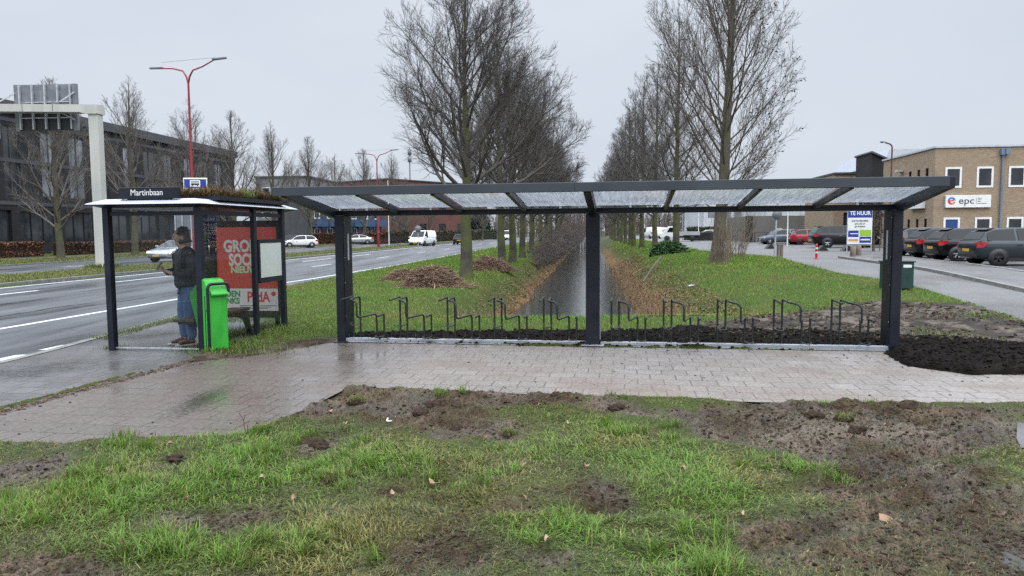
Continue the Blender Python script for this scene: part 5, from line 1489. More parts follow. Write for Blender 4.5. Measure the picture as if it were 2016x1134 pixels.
# advertising case closing the far end
case = thing('poster_case', 'tall poster case with a red election poster at the end of the bus shelter', 'poster case', B2 + BXd * BW * .5 + BYd * (BL + .14), BYAW)
mb = MB(); hw = .66
mb.box((-hw, 0, 1.08), (.09, .14, 1.80)); mb.box((hw, 0, 1.08), (.09, .14, 1.80)); mb.box((0, 0, 1.93), (2 * hw - .09, .14, .10)); mb.box((0, 0, .23), (2 * hw - .09, .14, .11)); mb.box((0, .03, 1.08), (2 * hw - .09, .04, 1.6))
mb.box((-hw + .1, 0, .09), (.06, .08, .18)); mb.box((hw - .1, 0, .09), (.06, .08, .18))
mb.build('frame', M_ANTH, case, bevel=.006)
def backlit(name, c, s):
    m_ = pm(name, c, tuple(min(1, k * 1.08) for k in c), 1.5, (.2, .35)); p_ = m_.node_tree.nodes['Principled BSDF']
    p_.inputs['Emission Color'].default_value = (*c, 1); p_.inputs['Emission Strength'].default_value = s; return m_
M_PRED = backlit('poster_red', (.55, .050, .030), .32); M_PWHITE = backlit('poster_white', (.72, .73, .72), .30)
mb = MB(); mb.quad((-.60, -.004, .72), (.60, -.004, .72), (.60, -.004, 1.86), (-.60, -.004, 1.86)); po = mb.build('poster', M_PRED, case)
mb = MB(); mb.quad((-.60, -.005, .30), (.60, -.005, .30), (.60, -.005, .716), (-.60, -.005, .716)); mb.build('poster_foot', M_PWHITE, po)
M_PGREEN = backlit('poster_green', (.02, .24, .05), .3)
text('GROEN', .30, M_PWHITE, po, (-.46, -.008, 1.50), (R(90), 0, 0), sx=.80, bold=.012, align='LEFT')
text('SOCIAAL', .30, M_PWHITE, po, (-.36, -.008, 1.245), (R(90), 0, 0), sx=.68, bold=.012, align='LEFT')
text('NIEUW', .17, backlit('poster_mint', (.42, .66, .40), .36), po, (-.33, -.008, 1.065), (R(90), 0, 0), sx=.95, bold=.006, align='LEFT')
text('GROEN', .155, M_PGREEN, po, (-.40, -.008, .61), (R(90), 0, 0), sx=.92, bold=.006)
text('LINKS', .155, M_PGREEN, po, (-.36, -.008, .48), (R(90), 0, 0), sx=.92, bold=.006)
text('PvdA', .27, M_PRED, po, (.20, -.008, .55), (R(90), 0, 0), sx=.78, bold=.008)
mb = MB(); mb.lathe([(0, 0), (.045, 0), (.045, .003), (0, .003)], 16, (.50, -.006, .62), Matrix.Rotation(PI / 2, 3, 'X')); mb.build('emblem', M_PRED, po)
mb = MB()
for k, w_ in enumerate((.75, .62, .55)): mb.box((.2 - (.75 - w_) / 2, -.007, .395 - k * .027), (w_, .003, .010))
mb.build('small_print', M_INK, po)
M_CASEGLASS = glass_mat('poster_glass', (.95, .96, .96), 1.3, .02)
mb = MB(); mb.quad((-.615, -.05, .28), (.615, -.05, .28), (.615, -.05, 1.88), (-.615, -.05, 1.88)); mb.build('glass', M_CASEGLASS, case)
# the bench
bn = thing('bench', 'narrow dark wooden bench along the glass inside the bus shelter', 'bench', B2 + BXd * -.36 + BYd * .95, BYAW)
mb = MB(); mb.box((0, 0, .445), (.34, 1.75, .045)); mb.build('seat', M_BENCH, bn, bevel=.008)
for y_ in (-.55, .72):
    mb = MB(); mb.prism([(-.14, y_, .42), (.14, y_, .42), (.20, y_, .30), (.26, y_, 0), (.20, y_, 0), (.10, y_, .28), (-.13, y_, .36)], (0, .06, 0)); mb.build('leg', M_ANTH, bn)
mb = MB(); mb.box((0, 0, .40), (.26, 1.6, .04)); mb.build('frame', M_BLACK, bn)

# ------------------------------------------------------------------ litter bin
ea = R(50)
bi = thing('litter_bin', 'bright green litter bin with dark tube hoop beside the bus shelter', 'litter bin', G(414, 695), ea)
# local x = width of the straight front, y = depth to the back
wF, dT, dB, hS, hT = .30, .56, .22, .93, 1.09
mb = MB()
prof = [(0, 0, .02), (0, 0, hS - .02), (0, .10, hT - .02), (0, .22, hT), (0, dT, hS - .07), (0, dT - .0, hS - .16), (0, dB, .02)]
mb.prism([(0, p[1], p[2]) for p in prof], (wF, 0, 0)); mb.build('body', M_GREENBIN, bi, bevel=.018)
mb = MB(); mb.prism([(.03, -.045, hS - .10), (.03, -.06, hS - .07), (.03, .03, hS + .03), (.03, .06, hS - .1)], (wF - .04, 0, 0)); mb.build('lid', M_GREENBIN, bi, bevel=.012)
mb = MB(); mb.box((-.004, .10, .43), (.006, .008, .8)); mb.box((-.004, .05, .62), (.006, .03, .03)); mb.build('door_seam', M_BLACK, bi)

mb = MB(); mb.tube(arc_path([(-.012, -.012, 0), (-.012, -.012, hS + .08), (wF + .012, -.012, hS + .08), (wF + .012, -.012, hS - .05)], .08, 6), .022, 10); mb.build('hoop', M_ANTH, bi)

# ------------------------------------------------------------------ bus stop sign on its pole
q = A(385, 371, 14.6); bz_ = .09; 
bp = thing('bus_stop_sign', 'blue and white bus stop sign plate on a post behind the planted shelter roof', 'bus stop sign', (q.x, q.y, bz_), R(8))
mb = MB(); mb.tube([(0, .04, -.09), (0, .04, 2.62)], .035, 10); mb.build('pole', M_GALV, bp)
mb = MB(); mb.box((0, 0, 2.60), (.45, .025, .30)); pl_ = mb.build('plate', M_SIGNW, bp, bevel=.01)
mb = MB(); mb.box((0, -.014, 2.64), (.41, .006, .17)); mb.build('blue_field', M_BLUE, pl_)
mb = MB(); mb.box((0, -.019, 2.64), (.19, .004, .13)); mb.build('white_field', M_SIGNW, pl_)
mb = MB(); mb.box((0, -.022, 2.625), (.15, .003, .03)); mb.box((0, -.022, 2.675), (.15, .003, .012))
for k in range(6): mb.box((-.066 + k * .0265, -.022, 2.655), (.008, .003, .03))
for k in (-.05, .045): mb.lathe([(0, 0), (.014, 0), (.014, .003), (0, .003)], 10, (k, -.0205, 2.606), Matrix.Rotation(PI / 2, 3, 'X'))
mb.build('bus_symbol', M_INK, pl_)
mb = MB(); mb.box((0, 0, 2.16), (.42, .025, .14)); mb.build('stop_plate', M_SIGNW, bp, bevel=.02)

# ------------------------------------------------------------------ street masts, gantry, signs
def lamp_mast(loc, rot, hgt, span, name, lab, m_=M_REDMAST, group=None):
    t = thing(name, lab, 'street lamp', loc, rot, group)
    mb = MB(); mb.tube([(0, 0, 0), (0, 0, hgt * .32), (0, 0, hgt * .33), (0, 0, hgt * .93)], [.125, .115, .085, .055], 10); mb.build('mast', m_, t)
    for s in (-1, 1):
        mb = MB(); pts = [(0, 0, hgt * .92), (s * .10, 0, hgt * .955), (s * .32, 0, hgt * .985), (s * span * .55, 0, hgt * 1.0), (s * span, 0, hgt * (1.005 if s < 0 else 1.03))]
        mb.tube(pts, [.05, .05, .045, .04, .035], 8); mb.build('arm', m_, t)
        mb = MB(); x_ = s * span; zz_ = hgt * (1.005 if s < 0 else 1.03)
        mb.prism([(x_ - s * .1, -.10, zz_ - .03), (x_ - s * .1, .10, zz_ - .03), (x_ + s * .75, .07, zz_ + .0), (x_ + s * .75, -.07, zz_ + .0)], (0, 0, .10)); mb.build('lamp_head', M_GREYMETAL, t, bevel=.02)
    mb = MB(); mb.tube([(-span, 0, hgt * 1.035), (span, 0, hgt * 1.04)], .01, 5); mb.build('wire', M_GREYMETAL, t)
    return t
def on_u(px, u, z=0.0):
    r = ray(px, 420); k = r.x / r.y; Y = u / (k - .1); return Vector((k * Y, Y, z))
lamp_mast(on_u(381, -22.0), R(-14), 10.9, 1.7, 'street_lamp', 'tall dark red double arm street lamp behind the bus stop sign')
lamp_mast(on_u(744, -22.0), R(-14), 10.0, 1.7, 'street_lamp', 'far dark red double arm street lamp at the end of the median')
q = A(1751, 460, 47)
t = thing('street_lamp', 'slim brown single arm street lamp in front of the yellow brick office', 'street lamp', (q.x, 47, .33), R(-4))
mb = MB(); mb.tube(arc_path([(0, 0, 0), (0, 0, 6.7), (-.45, 0, 6.85)], .3), .05, 8); mb.build('mast', M_RUST, t)
mb = MB(); mb.lathe([(0, .07), (.10, .06), (.16, 0), (.05, -.05), (0, -.05)], 12, (-.62, 0, 6.87)); 
mb.build('lamp_head', M_GREYMETAL, t)
# gantry
gq = G(203, 531)
ga = thing('sign_gantry', 'cream steel road gantry with a square post and beam over the far road', 'gantry', (gq.x, gq.y, 0), R(-4.0))
mb = MB(); mb.box((0, 0, 3.85), (.48, .45, 7.7)); mb.build('post', M_CREAM, ga, bevel=.03)
mb = MB(); mb.prism([(.30, -.3, 7.55), (.30, -.3, 7.97), (-.6, -.3, 8.0), (-9.5, -.3, 8.22), (-9.5, -.3, 7.86), (-.6, -.3, 7.64), (-.30, -.3, 7.55)], (0, .6, 0)); bm_ = mb.build('beam', M_CREAM, ga)
mb = MB()
for x_ in (-1.95, -3.5, -5.1, -6.7): mb.box((x_, 0, 7.94), (.03, .62, .46))
mb.build('flange', M_GREYMETAL, bm_)
mb = MB(); mb.tube([(-9.2, 0, 0), (-9.2, 0, 7.9)], .25, 8); mb.build('far_post', M_CREAM, ga)
def gp(px, py, dY):      # a point in the gantry's frame at its plane + dY
    p = A(px, py, gq.y + dY) - Vector((gq.x, gq.y, 0)); return Matrix.Rotation(R(4.0), 3, 'Z') @ p
a_, b_ = gp(22, 166, .7), gp(156, 257, .7)
sgx0, sgx1, sgz1, sgz0 = a_.x, b_.x, a_.z, b_.z; wS, hS_ = sgx1 - sgx0, sgz1 - sgz0
t = thing('overhead_sign', 'back of a big grey overhead road sign with ribs, hung on the cream gantry', 'road sign', ga.matrix_world @ Vector((0, 0, 0)) if False else (gq.x, gq.y, 0), R(-4.0))
mb = MB(); yS = .62
mb.box(((sgx0 + sgx1) / 2, yS, sgz0 + hS_ * .73), (wS - .3, .05, hS_ * .54)); mb.build('upper_panel', M_GREYMETAL, t)
mb = MB(); mb.box(((sgx0 + sgx1) / 2, yS, sgz0 + hS_ * .23), (wS - .3, .05, hS_ * .44)); mb.build('lower_panel', M_BLACK, t)
for x_ in (sgx0 + .11, sgx1 - .11):
    mb = MB(); mb.box((x_, yS - .02, sgz0 + hS_ / 2), (.22, .16, hS_)); mb.build('side_post', M_GREYMETAL, t)
mb = MB()
for k in range(5): mb.box((sgx0 + .3 + k * (wS - .6) / 4, yS - .10, sgz0 + hS_ / 2 + .03), (.075, .12, hS_ - .08))
mb.build('upright_rib', M_GALV, t)
mb = MB()
for f_ in (.28, .62): mb.box(((sgx0 + sgx1) / 2, yS - .05, sgz0 + hS_ * f_), (wS - .5, .05, .05))
mb.build('cross_rib', M_GALV, t)
for x_, s in ((sgx0 + .05, -1), (sgx1 - .1, 1)):
    mb = MB(); mb.bar((x_, yS - .12, sgz1 - .42), (x_ - .45 if s > 0 else x_ - .6, 0.05, 8.2), .06, .06); mb.build('brace', M_GALV, t)
mb = MB(); mb.bar((sgx1 - .55, .1, 7.7), (sgx1 - .1, yS - .12, sgz0 + .5), .06, .06); mb.build('brace', M_GALV, t)
# second sign edge at the picture border
a_ = gp(-30, 160, .7)
t = thing('overhead_sign', 'edge of a second blue grey road sign at the far end of the gantry', 'road sign', (gq.x, gq.y, 0), R(-4.0))
mb = MB(); mb.box((a_.x - .42, .62, 7.7), (1.6, .06, 2.2)); mb.build('panel', M_GREYMETAL, t)
mb = MB(); mb.box((a_.x + .34, .55, 7.7), (.08, .12, 2.3)); mb.build('side_post', M_GALV, t)
# grey road sign back seen through the shelter glass
q = A(362, 434, 33)
t = thing('traffic_sign', 'back of a grey panel traffic sign on two posts seen through the bus shelter', 'road sign', (q.x, 33, 0), R(-5))
mb = MB(); mb.box((0, 0, q.z), (.80, .04, .80)); mb.build('panel', M_GREYMETAL, t)
for s in (-.38, -.05, .36):
    mb = MB(); mb.tube([(s, -.05, 0), (s, -.05, q.z + .42)], .03, 8); mb.build('pole', M_GALV, t)
# round sign discs seen from behind
def disc_sign(lab, base, hgt, r, lean=0.0):
    t = thing('round_sign', lab, 'road sign', base, 0)
    mb = MB(); mb.tube([(0, 0.03, 0), (lean, .03, hgt + r)], .045, 10); mb.build('pole', M_GALV, t)
    mb = MB(); mb.lathe([(0, .0), (r, 0), (r, .02), (0, .02)], 24, (lean, -.02, hgt), Matrix.Rotation(PI / 2, 3, 'X')); mb.build('disc', M_GREYMETAL, t)
    return t
q = G(1525, 506, .3); disc_sign('back of a round grey road sign in the grass by the side road', (q.x, q.y, .28), 2.25, .26, .08)
q = A(823, 452, 84); disc_sign('back of a round road sign at the tip of the median before the white van', (q.x, 84, 0), 2.1, .38)
q = G(1532, 508, .3)
t = thing('wooden_post', 'pair of short weathered wooden posts at the foot of the round sign', 'post', (q.x, q.y, .26))
mb = MB(); mb.box((.0, 0, .35), (.13, .13, .78)); mb.box((.19, .05, .34), (.12, .12, .76)); tag(mb.build('stake', M_WOOD, t, bevel=.01))
# white flag poles
for px, py, z_, top, lab in ((1550, 484, .35, 405, 'thin white flag pole beside the red car'), (1375, 470, .35, 418, 'white flag pole near the white factory'), (1344, 460, .35, 400, 'slim grey pole behind the pickup truck'), (766, 484, 0, 355, 'white pole standing in the far hedge'), (979, 462, 0, 410, 'thin pale pole at the bend of the road')):
    q = G(px, max(py, 466), z_)
    if py in (470, 460): q = A(px, 460, 105); q.z = .35
    if px == 979: q = A(px, 460, 130); q.z = 0
    zt = A(px, top, q.y).z
    mb = MB(); mb.tube([(0, 0, 0), (0, 0, zt - q.z)], [.06, .04], 8)
    o = mb.build('flag_pole', M_WHITE if 'white' in lab else M_GALV, None, q); tag(o, lab, 'pole')
# tall antenna mast far away
q = A(809, 460, 260)
t = thing('antenna_mast', 'tall thin grey antenna mast far behind the brick building', 'mast', (q.x, 260, 0))
mb = MB(); mb.tube([(0, 0, 0), (0, 0, 31)], [.35, .2], 6); mb.build('mast', M_GREYMETAL, t)
for z_ in (27, 29.5):
    mb = MB(); mb.lathe([(.2, -.9), (.7, -.9), (.7, .9), (.2, .9)], 8, (0, 0, z_)); mb.build('antenna', M_GREYMETAL, t)
# to-let board
q = G(1673, 498, .35); 
tb = thing('letting_board', 'blue and white TE HUUR letting board on two legs in front of the black suv', 'sign board', (q.x, 42, .34), R(-7))
k_ = 42 / FPX
mb = MB(); mb.box((0, 0, 1.55), (1.32, .04, 2.0)); bo = mb.build('board', M_SIGNW, tb)
for s in (-.66, .66):
    mb = MB(); mb.box((s, .03, 1.25), (.05, .05, 2.7)); mb.build('leg', M_GALV, tb)
mb = MB(); mb.box((0, .03, .5), (1.34, .04, .05)); mb.build('crossbar', M_GALV, tb)
mb = MB(); mb.quad((-.655, -.024, 2.05), (.655, -.024, 2.05), (.655, -.024, 2.55), (-.655, -.024, 2.55)); mb.build('blue_field', M_BLUE, bo)
text('TE HUUR', .30, M_SIGNW, bo, (0, -.03, 2.29), (R(90), 0, 0), sx=.90, bold=.008)
for s_, z_, sz in (('KANTOORRUIMTE', 1.86, .135), ('circa 320 m²', 1.70, .135), ('(te verdelen)', 1.55, .135)):
    text(s_, sz, M_INK, bo, (0, -.028, z_), (R(90), 0, 0), sx=.80, bold=.002)
mb = MB(); mb.quad((-.62, -.024, .95), (-.06, -.024, .95), (-.06, -.024, 1.32), (-.62, -.024, 1.32)); mb.build('dark_field', M_BLUE, bo)
mb = MB(); mb.quad((0.0, -.024, 1.0), (.62, -.024, 1.0), (.62, -.024, 1.36), (0.0, -.024, 1.36)); mb.build('green_field', pm('lime_field', (.25, .45, .03), (.3, .5, .05), 2, (.4, .5)), bo)
mb = MB(); mb.quad((0.0, -.024, .62), (.62, -.024, .62), (.62, -.024, .97), (0.0, -.024, .97)); mb.build('dark_field', M_BLUE, bo)
mb = MB(); mb.quad((-.60, -.024, .70), (-.08, -.024, .70), (-.08, -.024, .84), (-.60, -.024, .84)); mb.build('orange_field', pm('pale_orange', (.55, .3, .08), (.6, .35, .12), 2, (.4, .5)), bo)
mb = MB(); mb.box((-.3, -.027, 1.14), (.42, .003, .05)); mb.build('small_print', M_SIGNW, bo)
mb = MB(); mb.box((.31, -.027, .8), (.5, .003, .08)); mb.build('small_print', M_SIGNW, bo)
# red and white bollard
q = G(1607, 512, .3)
t = thing('bollard', 'thin red and white flexible bollard on the side road', 'bollard', (q.x, q.y, float(rise(q.x, q.y)) + .005))
mb = MB(); mb.lathe([(0, 0), (.13, 0), (.13, .02), (.09, .035), (.055, .04)], 16); mb.build('base', M_RED, t)
mb = MB(); mb.lathe([(.055, .05), (.055, .62), (.05, .70), (.0, .71)], 14); pt = mb.build('post', M_RED, t)
for z_ in (.27, .47):
    mb = MB(); mb.lathe([(.057, z_), (.057, z_ + .07)], 14); mb.build('white_band', M_WHITE, pt)
# stumps and wedges by the parking
for px, py, lab, w_, h_ in ((1679, 508, 'nearer squat wooden stump at the kerb end', .26, .55), (1690, 504, 'farther squat wooden stump at the kerb end', .26, .55)):
    q = G(px, py, .35); mb = MB(); mb.lathe([(w_ * .55, -.05), (w_ * .5, h_ * .5), (w_ * .47, h_), (0, h_ + .01)], 12)
    tag(mb.build('wooden_stump', M_WOOD, None, (q.x, q.y, .35)), lab, 'stump', 'wooden stumps at the kerb')
for px, py, lab in ((1621, 494, 'dark rubber wedge on the road before the black suv'), (1670, 494, 'dark rubber wedge beside the legs of the letting board'), (1518, 490, 'small dark wedge on the road near the round sign')):
    q = G(px, py, .35); mb = MB(); mb.prism([(-.35, 0, 0), (.35, 0, 0), (.05, 0, .34), (-.02, 0, .34)], (0, .5, 0))
    tag(mb.build('rubber_wedge', M_BLACK, None, (q.x, q.y, float(rise(q.x, q.y)) + .005)), lab, 'wedge', 'rubber wedges on the side road')
# green cabinet
q = G(1764, 569, .18)
t = thing('utility_cabinet', 'dark green utility cabinet with white label behind the right shelter post', 'cabinet', (q.x, q.y, float(ground_z(q.x, q.y)) + .02), R(-9))
mb = MB(); mb.box((0, 0, .36), (.72, .36, .68)); mb.build('body', M_DKGREEN, t, bevel=.012)
mb = MB(); mb.box((0, 0, .715), (.78, .42, .035)); mb.build('lid', M_DKGREEN, t, bevel=.01)
mb = MB(); mb.box((.20, -.183, .60), (.20, .004, .075)); mb.build('label_plate', M_SIGNW, t)
mb = MB(); mb.box((-.02, -.184, .50), (.06, .01, .14)); mb.build('lock_plate', M_BLACK, t)
mb = MB(); mb.add([(-.17, -.183, .52), (-.06, -.183, .52), (-.115, -.183, .62)], [(0, 1, 2)]); mb.build('warning_mark', M_SIGNW, t)
# iron fence before the grey warehouse
t = thing('railing', 'thin dark railing in front of the grey warehouse wall', 'railing', (A(1486, 470, 80).x, 80, .34))
mb = MB()
for k in range(4): mb.tube([(k * 1.4, 0, 0), (k * 1.4, 0, 1.1)], .03, 6)
mb.tube([(0, 0, 1.1), (4.2, 0, 1.1)], .03, 6); mb.tube([(0, 0, .55), (4.2, 0, .55)], .02, 6); mb.build('rail', M_BLACK, t)
q0, q1 = A(1365, 470, 98), A(1442, 470, 96)
t = thing('fence', 'low black fence screen beside the far side road', 'fence', (q0.x, 98, .34), math.atan2(-2, q1.x - q0.x))
wf = math.hypot(2, q1.x - q0.x); mb = MB()
mb.box((wf / 2, 0, .55), (wf, .06, 1.1)); mb.build('screen', M_BLACK, t)
mb = MB()
for k in range(5): mb.box((k * wf / 4, 0, .6), (.08, .1, 1.25))
mb.build('post', M_BLACK, t)
# ------------------------------------------------------------------ cars
_paint = {}
def paint(key, c1, metal=.3):
    if key not in _paint:
        _paint[key] = pm('car_paint_' + key, c1, tuple(min(1, k * 1.15 + .002) for k in c1), 1.5, (.07, .15), metal=metal, spec=.42, coat=.0)
    return _paint[key]
# profiles: lower body stations (x, z_bottom, z_top, half_width) and greenhouse side outline (x, z) from rear belt to front belt
CARS = {
 'hatch': dict(L=4.0, body=[(-2.0, .46, .74, .66), (-1.96, .34, .92, .78), (-1.80, .26, .96, .84), (-1.45, .22, .98, .865), (-.3, .20, .97, .87), (.75, .20, .95, .865), (1.15, .20, .92, .86), (1.55, .22, .82, .83), (1.85, .26, .70, .76), (1.97, .36, .58, .64)],
    roof=[(-1.88, .96), (-1.60, 1.30), (-1.32, 1.42), (-.60, 1.465), (.05, 1.45), (.38, 1.40), (1.12, .93)], bw=.80, tw=.57, wr=.315, wx=(-1.25, 1.28)),
 'estate': dict(L=4.6, body=[(-2.3, .48, .78, .68), (-2.26, .36, .98, .80), (-2.10, .28, 1.02, .87), (-1.70, .24, 1.02, .90), (-.3, .22, 1.00, .91), (.85, .22, .98, .90), (1.30, .22, .95, .89), (1.80, .24, .86, .86), (2.15, .28, .74, .80), (2.28, .38, .60, .68)],
    roof=[(-2.20, 1.02), (-1.86, 1.38), (-1.62, 1.46), (-.70, 1.52), (.10, 1.50), (.45, 1.44), (1.28, .96)], bw=.83, tw=.60, wr=.33, wx=(-1.40, 1.42)),
 'suv': dict(L=4.9, body=[(-2.45, .52, .86, .74), (-2.40, .40, 1.08, .88), (-2.22, .30, 1.14, .95), (-1.80, .27, 1.16, .98), (-.3, .26, 1.14, .985), (.95, .26, 1.12, .98), (1.40, .26, 1.08, .97), (1.95, .28, .98, .93), (2.28, .32, .84, .86), (2.42, .44, .68, .72)],
    roof=[(-2.34, 1.12), (-2.02, 1.56), (-1.75, 1.68), (-.70, 1.74), (.10, 1.73), (.50, 1.66), (1.40, 1.08)], bw=.91, tw=.66, wr=.38, wx=(-1.48, 1.50)),
 'sedan': dict(L=4.7, body=[(-2.35, .46, .80, .68), (-2.31, .34, .98, .80), (-2.10, .27, 1.00, .86), (-1.70, .23, 1.00, .89), (-.3, .21, .98, .90), (.90, .21, .95, .89), (1.35, .21, .92, .88), (1.85, .23, .82, .85), (2.18, .27, .70, .79), (2.33, .37, .58, .66)],
    roof=[(-1.72, .99), (-1.25, 1.26), (-.85, 1.39), (-.20, 1.44), (.30, 1.42), (.58, 1.37), (1.38, .93)], bw=.80, tw=.57, wr=.325, wx=(-1.38, 1.45)),
 'van': dict(L=5.0, body=[(-2.50, .46, .95, .86), (-2.46, .36, 1.06, .92), (-2.30, .28, 1.10, .95), (-1.80, .25, 1.12, .96), (-.3, .24, 1.12, .965), (1.25, .24, 1.12, .96), (1.60, .24, 1.06, .95), (2.05, .26, .98, .92), (2.36, .30, .82, .84), (2.48, .42, .62, .70)],
    roof=[(-2.46, 1.08), (-2.40, 1.70), (-2.25, 1.90), (-.90, 1.95), (.40, 1.93), (.95, 1.86), (1.85, 1.05)], bw=.93, tw=.80, wr=.34, wx=(-1.5, 1.62)),
}
def make_car(label, style, pk, col, loc, heading, group=None, rim='alloy', lights=False, rims5=True, name='parked_car', cat='car', metal=.3):
    c = CARS[style]; P = paint(pk, col, metal)
    t = thing(name, label, cat, loc, heading, group); t.scale = (1, 1, .96 if style != 'van' else 1)
    # lower body
    mb = MB(); rows = []
    for (x, zb_, zt, hw) in c['body']:
        m_ = (zb_ + zt) / 2
        rows.append([(x, hw * .90, zb_), (x, hw * .985, zb_ + (zt - zb_) * .22), (x, hw, m_), (x, hw * .985, zb_ + (zt - zb_) * .78), (x, hw * .93, zt - .012), (x, hw * .84, zt),
                     (x, -hw * .84, zt), (x, -hw * .93, zt - .012), (x, -hw * .985, zb_ + (zt - zb_) * .78), (x, -hw, m_), (x, -hw * .985, zb_ + (zt - zb_) * .22), (x, -hw * .90, zb_)])
    V = [p for r_ in rows for p in r_]; F_ = []
    n = 12
    for i in range(len(rows) - 1):
        for k in range(n):
            k2 = (k + 1) % n
            F_.append((i * n + k, (i + 1) * n + k, (i + 1) * n + k2, i * n + k2))
    F_.append(tuple(range(n))); F_.append(tuple(range((len(rows) - 1) * n, len(rows) * n))[::-1])
    mb.add(V, F_, 0, True)
    # greenhouse
    rf = c['roof']; bw, tw = c['bw'], c['tw']; zb0 = rf[0][1]; zb1 = rf[-1][1]; xa, xb = rf[0][0], rf[-1][0]
    def belt(x): return zb0 + (zb1 - zb0) * (x - xa) / (xb - xa) - .02
    zm = max(q[1] for q in rf)
    def wid(x, z_):
        f = (z_ - belt(x)) / (zm - belt(x)); return bw + (tw - bw) * max(0, f) ** 1.15
    V, F_ = [], []
    for (x, z_) in rf:
        w = wid(x, z_); wb = bw - (.05 if x in (xa, xb) else 0)
        V += [(x, wb, belt(x)), (x, w, z_ - .012), (x, w - .07, z_), (x, -w + .07, z_), (x, -w, z_ - .012), (x, -wb, belt(x))]
    for i in range(len(rf) - 1):
        for k in range(5): F_.append((i * 6 + k, (i + 1) * 6 + k, (i + 1) * 6 + k + 1, i * 6 + k + 1))
    mb.add(V, F_, 0, True)
    body = mb.build('body', P, t)
    # windows: set just proud of the skin
    def sidept(x, f, s, off=.012):
        for a, b in zip(rf[:-1], rf[1:]):
            if a[0] <= x <= b[0]: zt = a[1] + (b[1] - a[1]) * (x - a[0]) / (b[0] - a[0]); break
        zl = belt(x) + .03; z_ = zl + (zt - .05 - zl) * f
        return (x, s * (wid(x, z_) + off), z_)
    r1, r2, f1 = rf[1][0], rf[2][0], rf[-2][0]
    bx_ = rf[3][0] + (.0 if style != 'van' else .55)
    segs = [(r1 - .02, bx_ - .06), (bx_ + .04, rf[-1][0] - .30)] if style not in ('estate', 'suv') else [(r2 - .12, r2 + .42), (r2 + .50, bx_ + .35), (bx_ + .43, rf[-1][0] - .32)]
    if style == 'van': segs = [(.45, rf[-1][0] - .35)]
    for s in (1, -1):
        for a, b in segs:
            k = 6; up_, lo_ = [], []
            for i in range(k + 1):
                x = a + (b - a) * i / k; lo_.append(sidept(x, 0, s)); up_.append(sidept(x, 1, s))
            mb = MB(); V = lo_ + up_; F_ = [(i, i + 1, k + 2 + i, k + 1 + i) for i in range(k)]
            if s < 0: F_ = [tuple(reversed(q)) for q in F_]
            mb.add(V, [tuple(reversed(q)) for q in F_]); mb.build('side_window', M_CARGLASS, t)
    def screen(i0, i1, nm, f0, f1_, ww=.09):
        (x0, z0), (x1, z1) = rf[i0], rf[i1]
        d = Vector((x1 - x0, 0, z1 - z0)); nrm = Vector((-d.z, 0, d.x)).normalized() * (.014 if d.x > 0 else .014)
        if nrm.z < 0: nrm = -nrm
        pts = []
        for f in (f0, f1_):
            x = x0 + d.x * f; z_ = z0 + d.z * f; w = wid(x, z_) - ww
            pts += [(x + nrm.x, w, z_ + nrm.z), (x + nrm.x, -w, z_ + nrm.z)]
        mb = MB(); mb.quad(pts[0], pts[1], pts[3], pts[2]); mb.build(nm, M_CARGLASS, t)
    if style != 'van': screen(0, 1, 'rear_window', .12, 1.0)
    screen(len(rf) - 2, len(rf) - 1, 'windscreen', .04, .92)
    if style in ('hatch', 'estate', 'suv'):
        mb = MB(); x, z_ = rf[2]; mb.prism([(x - .26, -tw * .9, z_ - .05), (x - .26, tw * .9, z_ - .05), (x + .05, tw * .9, z_ + .015), (x + .05, -tw * .9, z_ + .015)], (0, 0, .025)); mb.build('spoiler', M_BLACK if style == 'hatch' else P, t)
    # trim
    b0, b1 = c['body'][1], c['body'][-2]; hw = c['body'][4][3]
    mb = MB(); mb.box((b0[0] + .05, 0, .40), (.16, b0[3] * 1.86, .16)); mb.build('rear_bumper', M_BLACK, t, bevel=.03)
    mb = MB(); mb.box((b1[0] + .06, 0, .42), (.14, b1[3] * 1.7, .18)); mb.build('front_bumper', M_BLACK, t, bevel=.03)
    for s in (1, -1):
        mb = MB(); mb.box((0, s * hw * .955, .26), (c['wx'][1] - c['wx'][0] - .7, .05, .11)); mb.build('side_skirt', M_BLACK, t)
    for s in (1, -1):
        z0 = c['body'][1][2]
        b2_ = c['body'][2]; zl_, zh_ = z0 - .23, z0 - .02
        mb = MB(); mb.prism([(b0[0] - .022, s * b0[3] * .60, zl_ + .04), (b0[0] - .022, s * b0[3] * .99, zl_), (b0[0] - .012, s * b0[3] * .97, zh_), (b0[0] - .012, s * b0[3] * .60, zh_ - .02)], (.12, 0, 0))
        mb.prism([(b0[0] - .02, s * b0[3] * .985, zl_), (b2_[0] + .02, s * b2_[3] * 1.0, zl_ + .03), (b2_[0] + .20, s * b2_[3] * 1.012, zh_ + .01), (b2_[0], s * b2_[3] * .992, zh_ + .02), (b0[0] - .015, s * b0[3] * .975, zh_)], (0, s * .016, 0)); mb.build('tail_light', M_TAIL, t)
        z1 = b1[2]
        mb = MB(); mb.prism([(b1[0] + .03, s * b1[3] * .60, z1 - .14), (b1[0] + .03, s * b1[3] * .60, z1 - .03), (b1[0] - .06, s * b1[3] * .99, z1 - .02), (b1[0] - .26, s * b1[3] * 1.065, z1 + .03), (b1[0] - .10, s * b1[3] * 1.03, z1 - .15)], (.06, s * .02, .0)); mb.build('headlight', M_LAMPON if lights else M_LAMP, t)
        mb = MB(); mb.box((rf[-1][0] - .28, s * (bw + .13), belt(rf[-1][0]) + .10), (.14, .20, .13)); mb.build('mirror', P, t, bevel=.03)
        for xh in ((-.55, .45) if style != 'van' else (.55,)):
            mb = MB(); mb.box((xh, s * hw * 1.0, .80 if style != 'suv' else .95), (.17, .03, .025)); mb.build('door_handle', M_RIM if rim == 'alloy' else P, t)
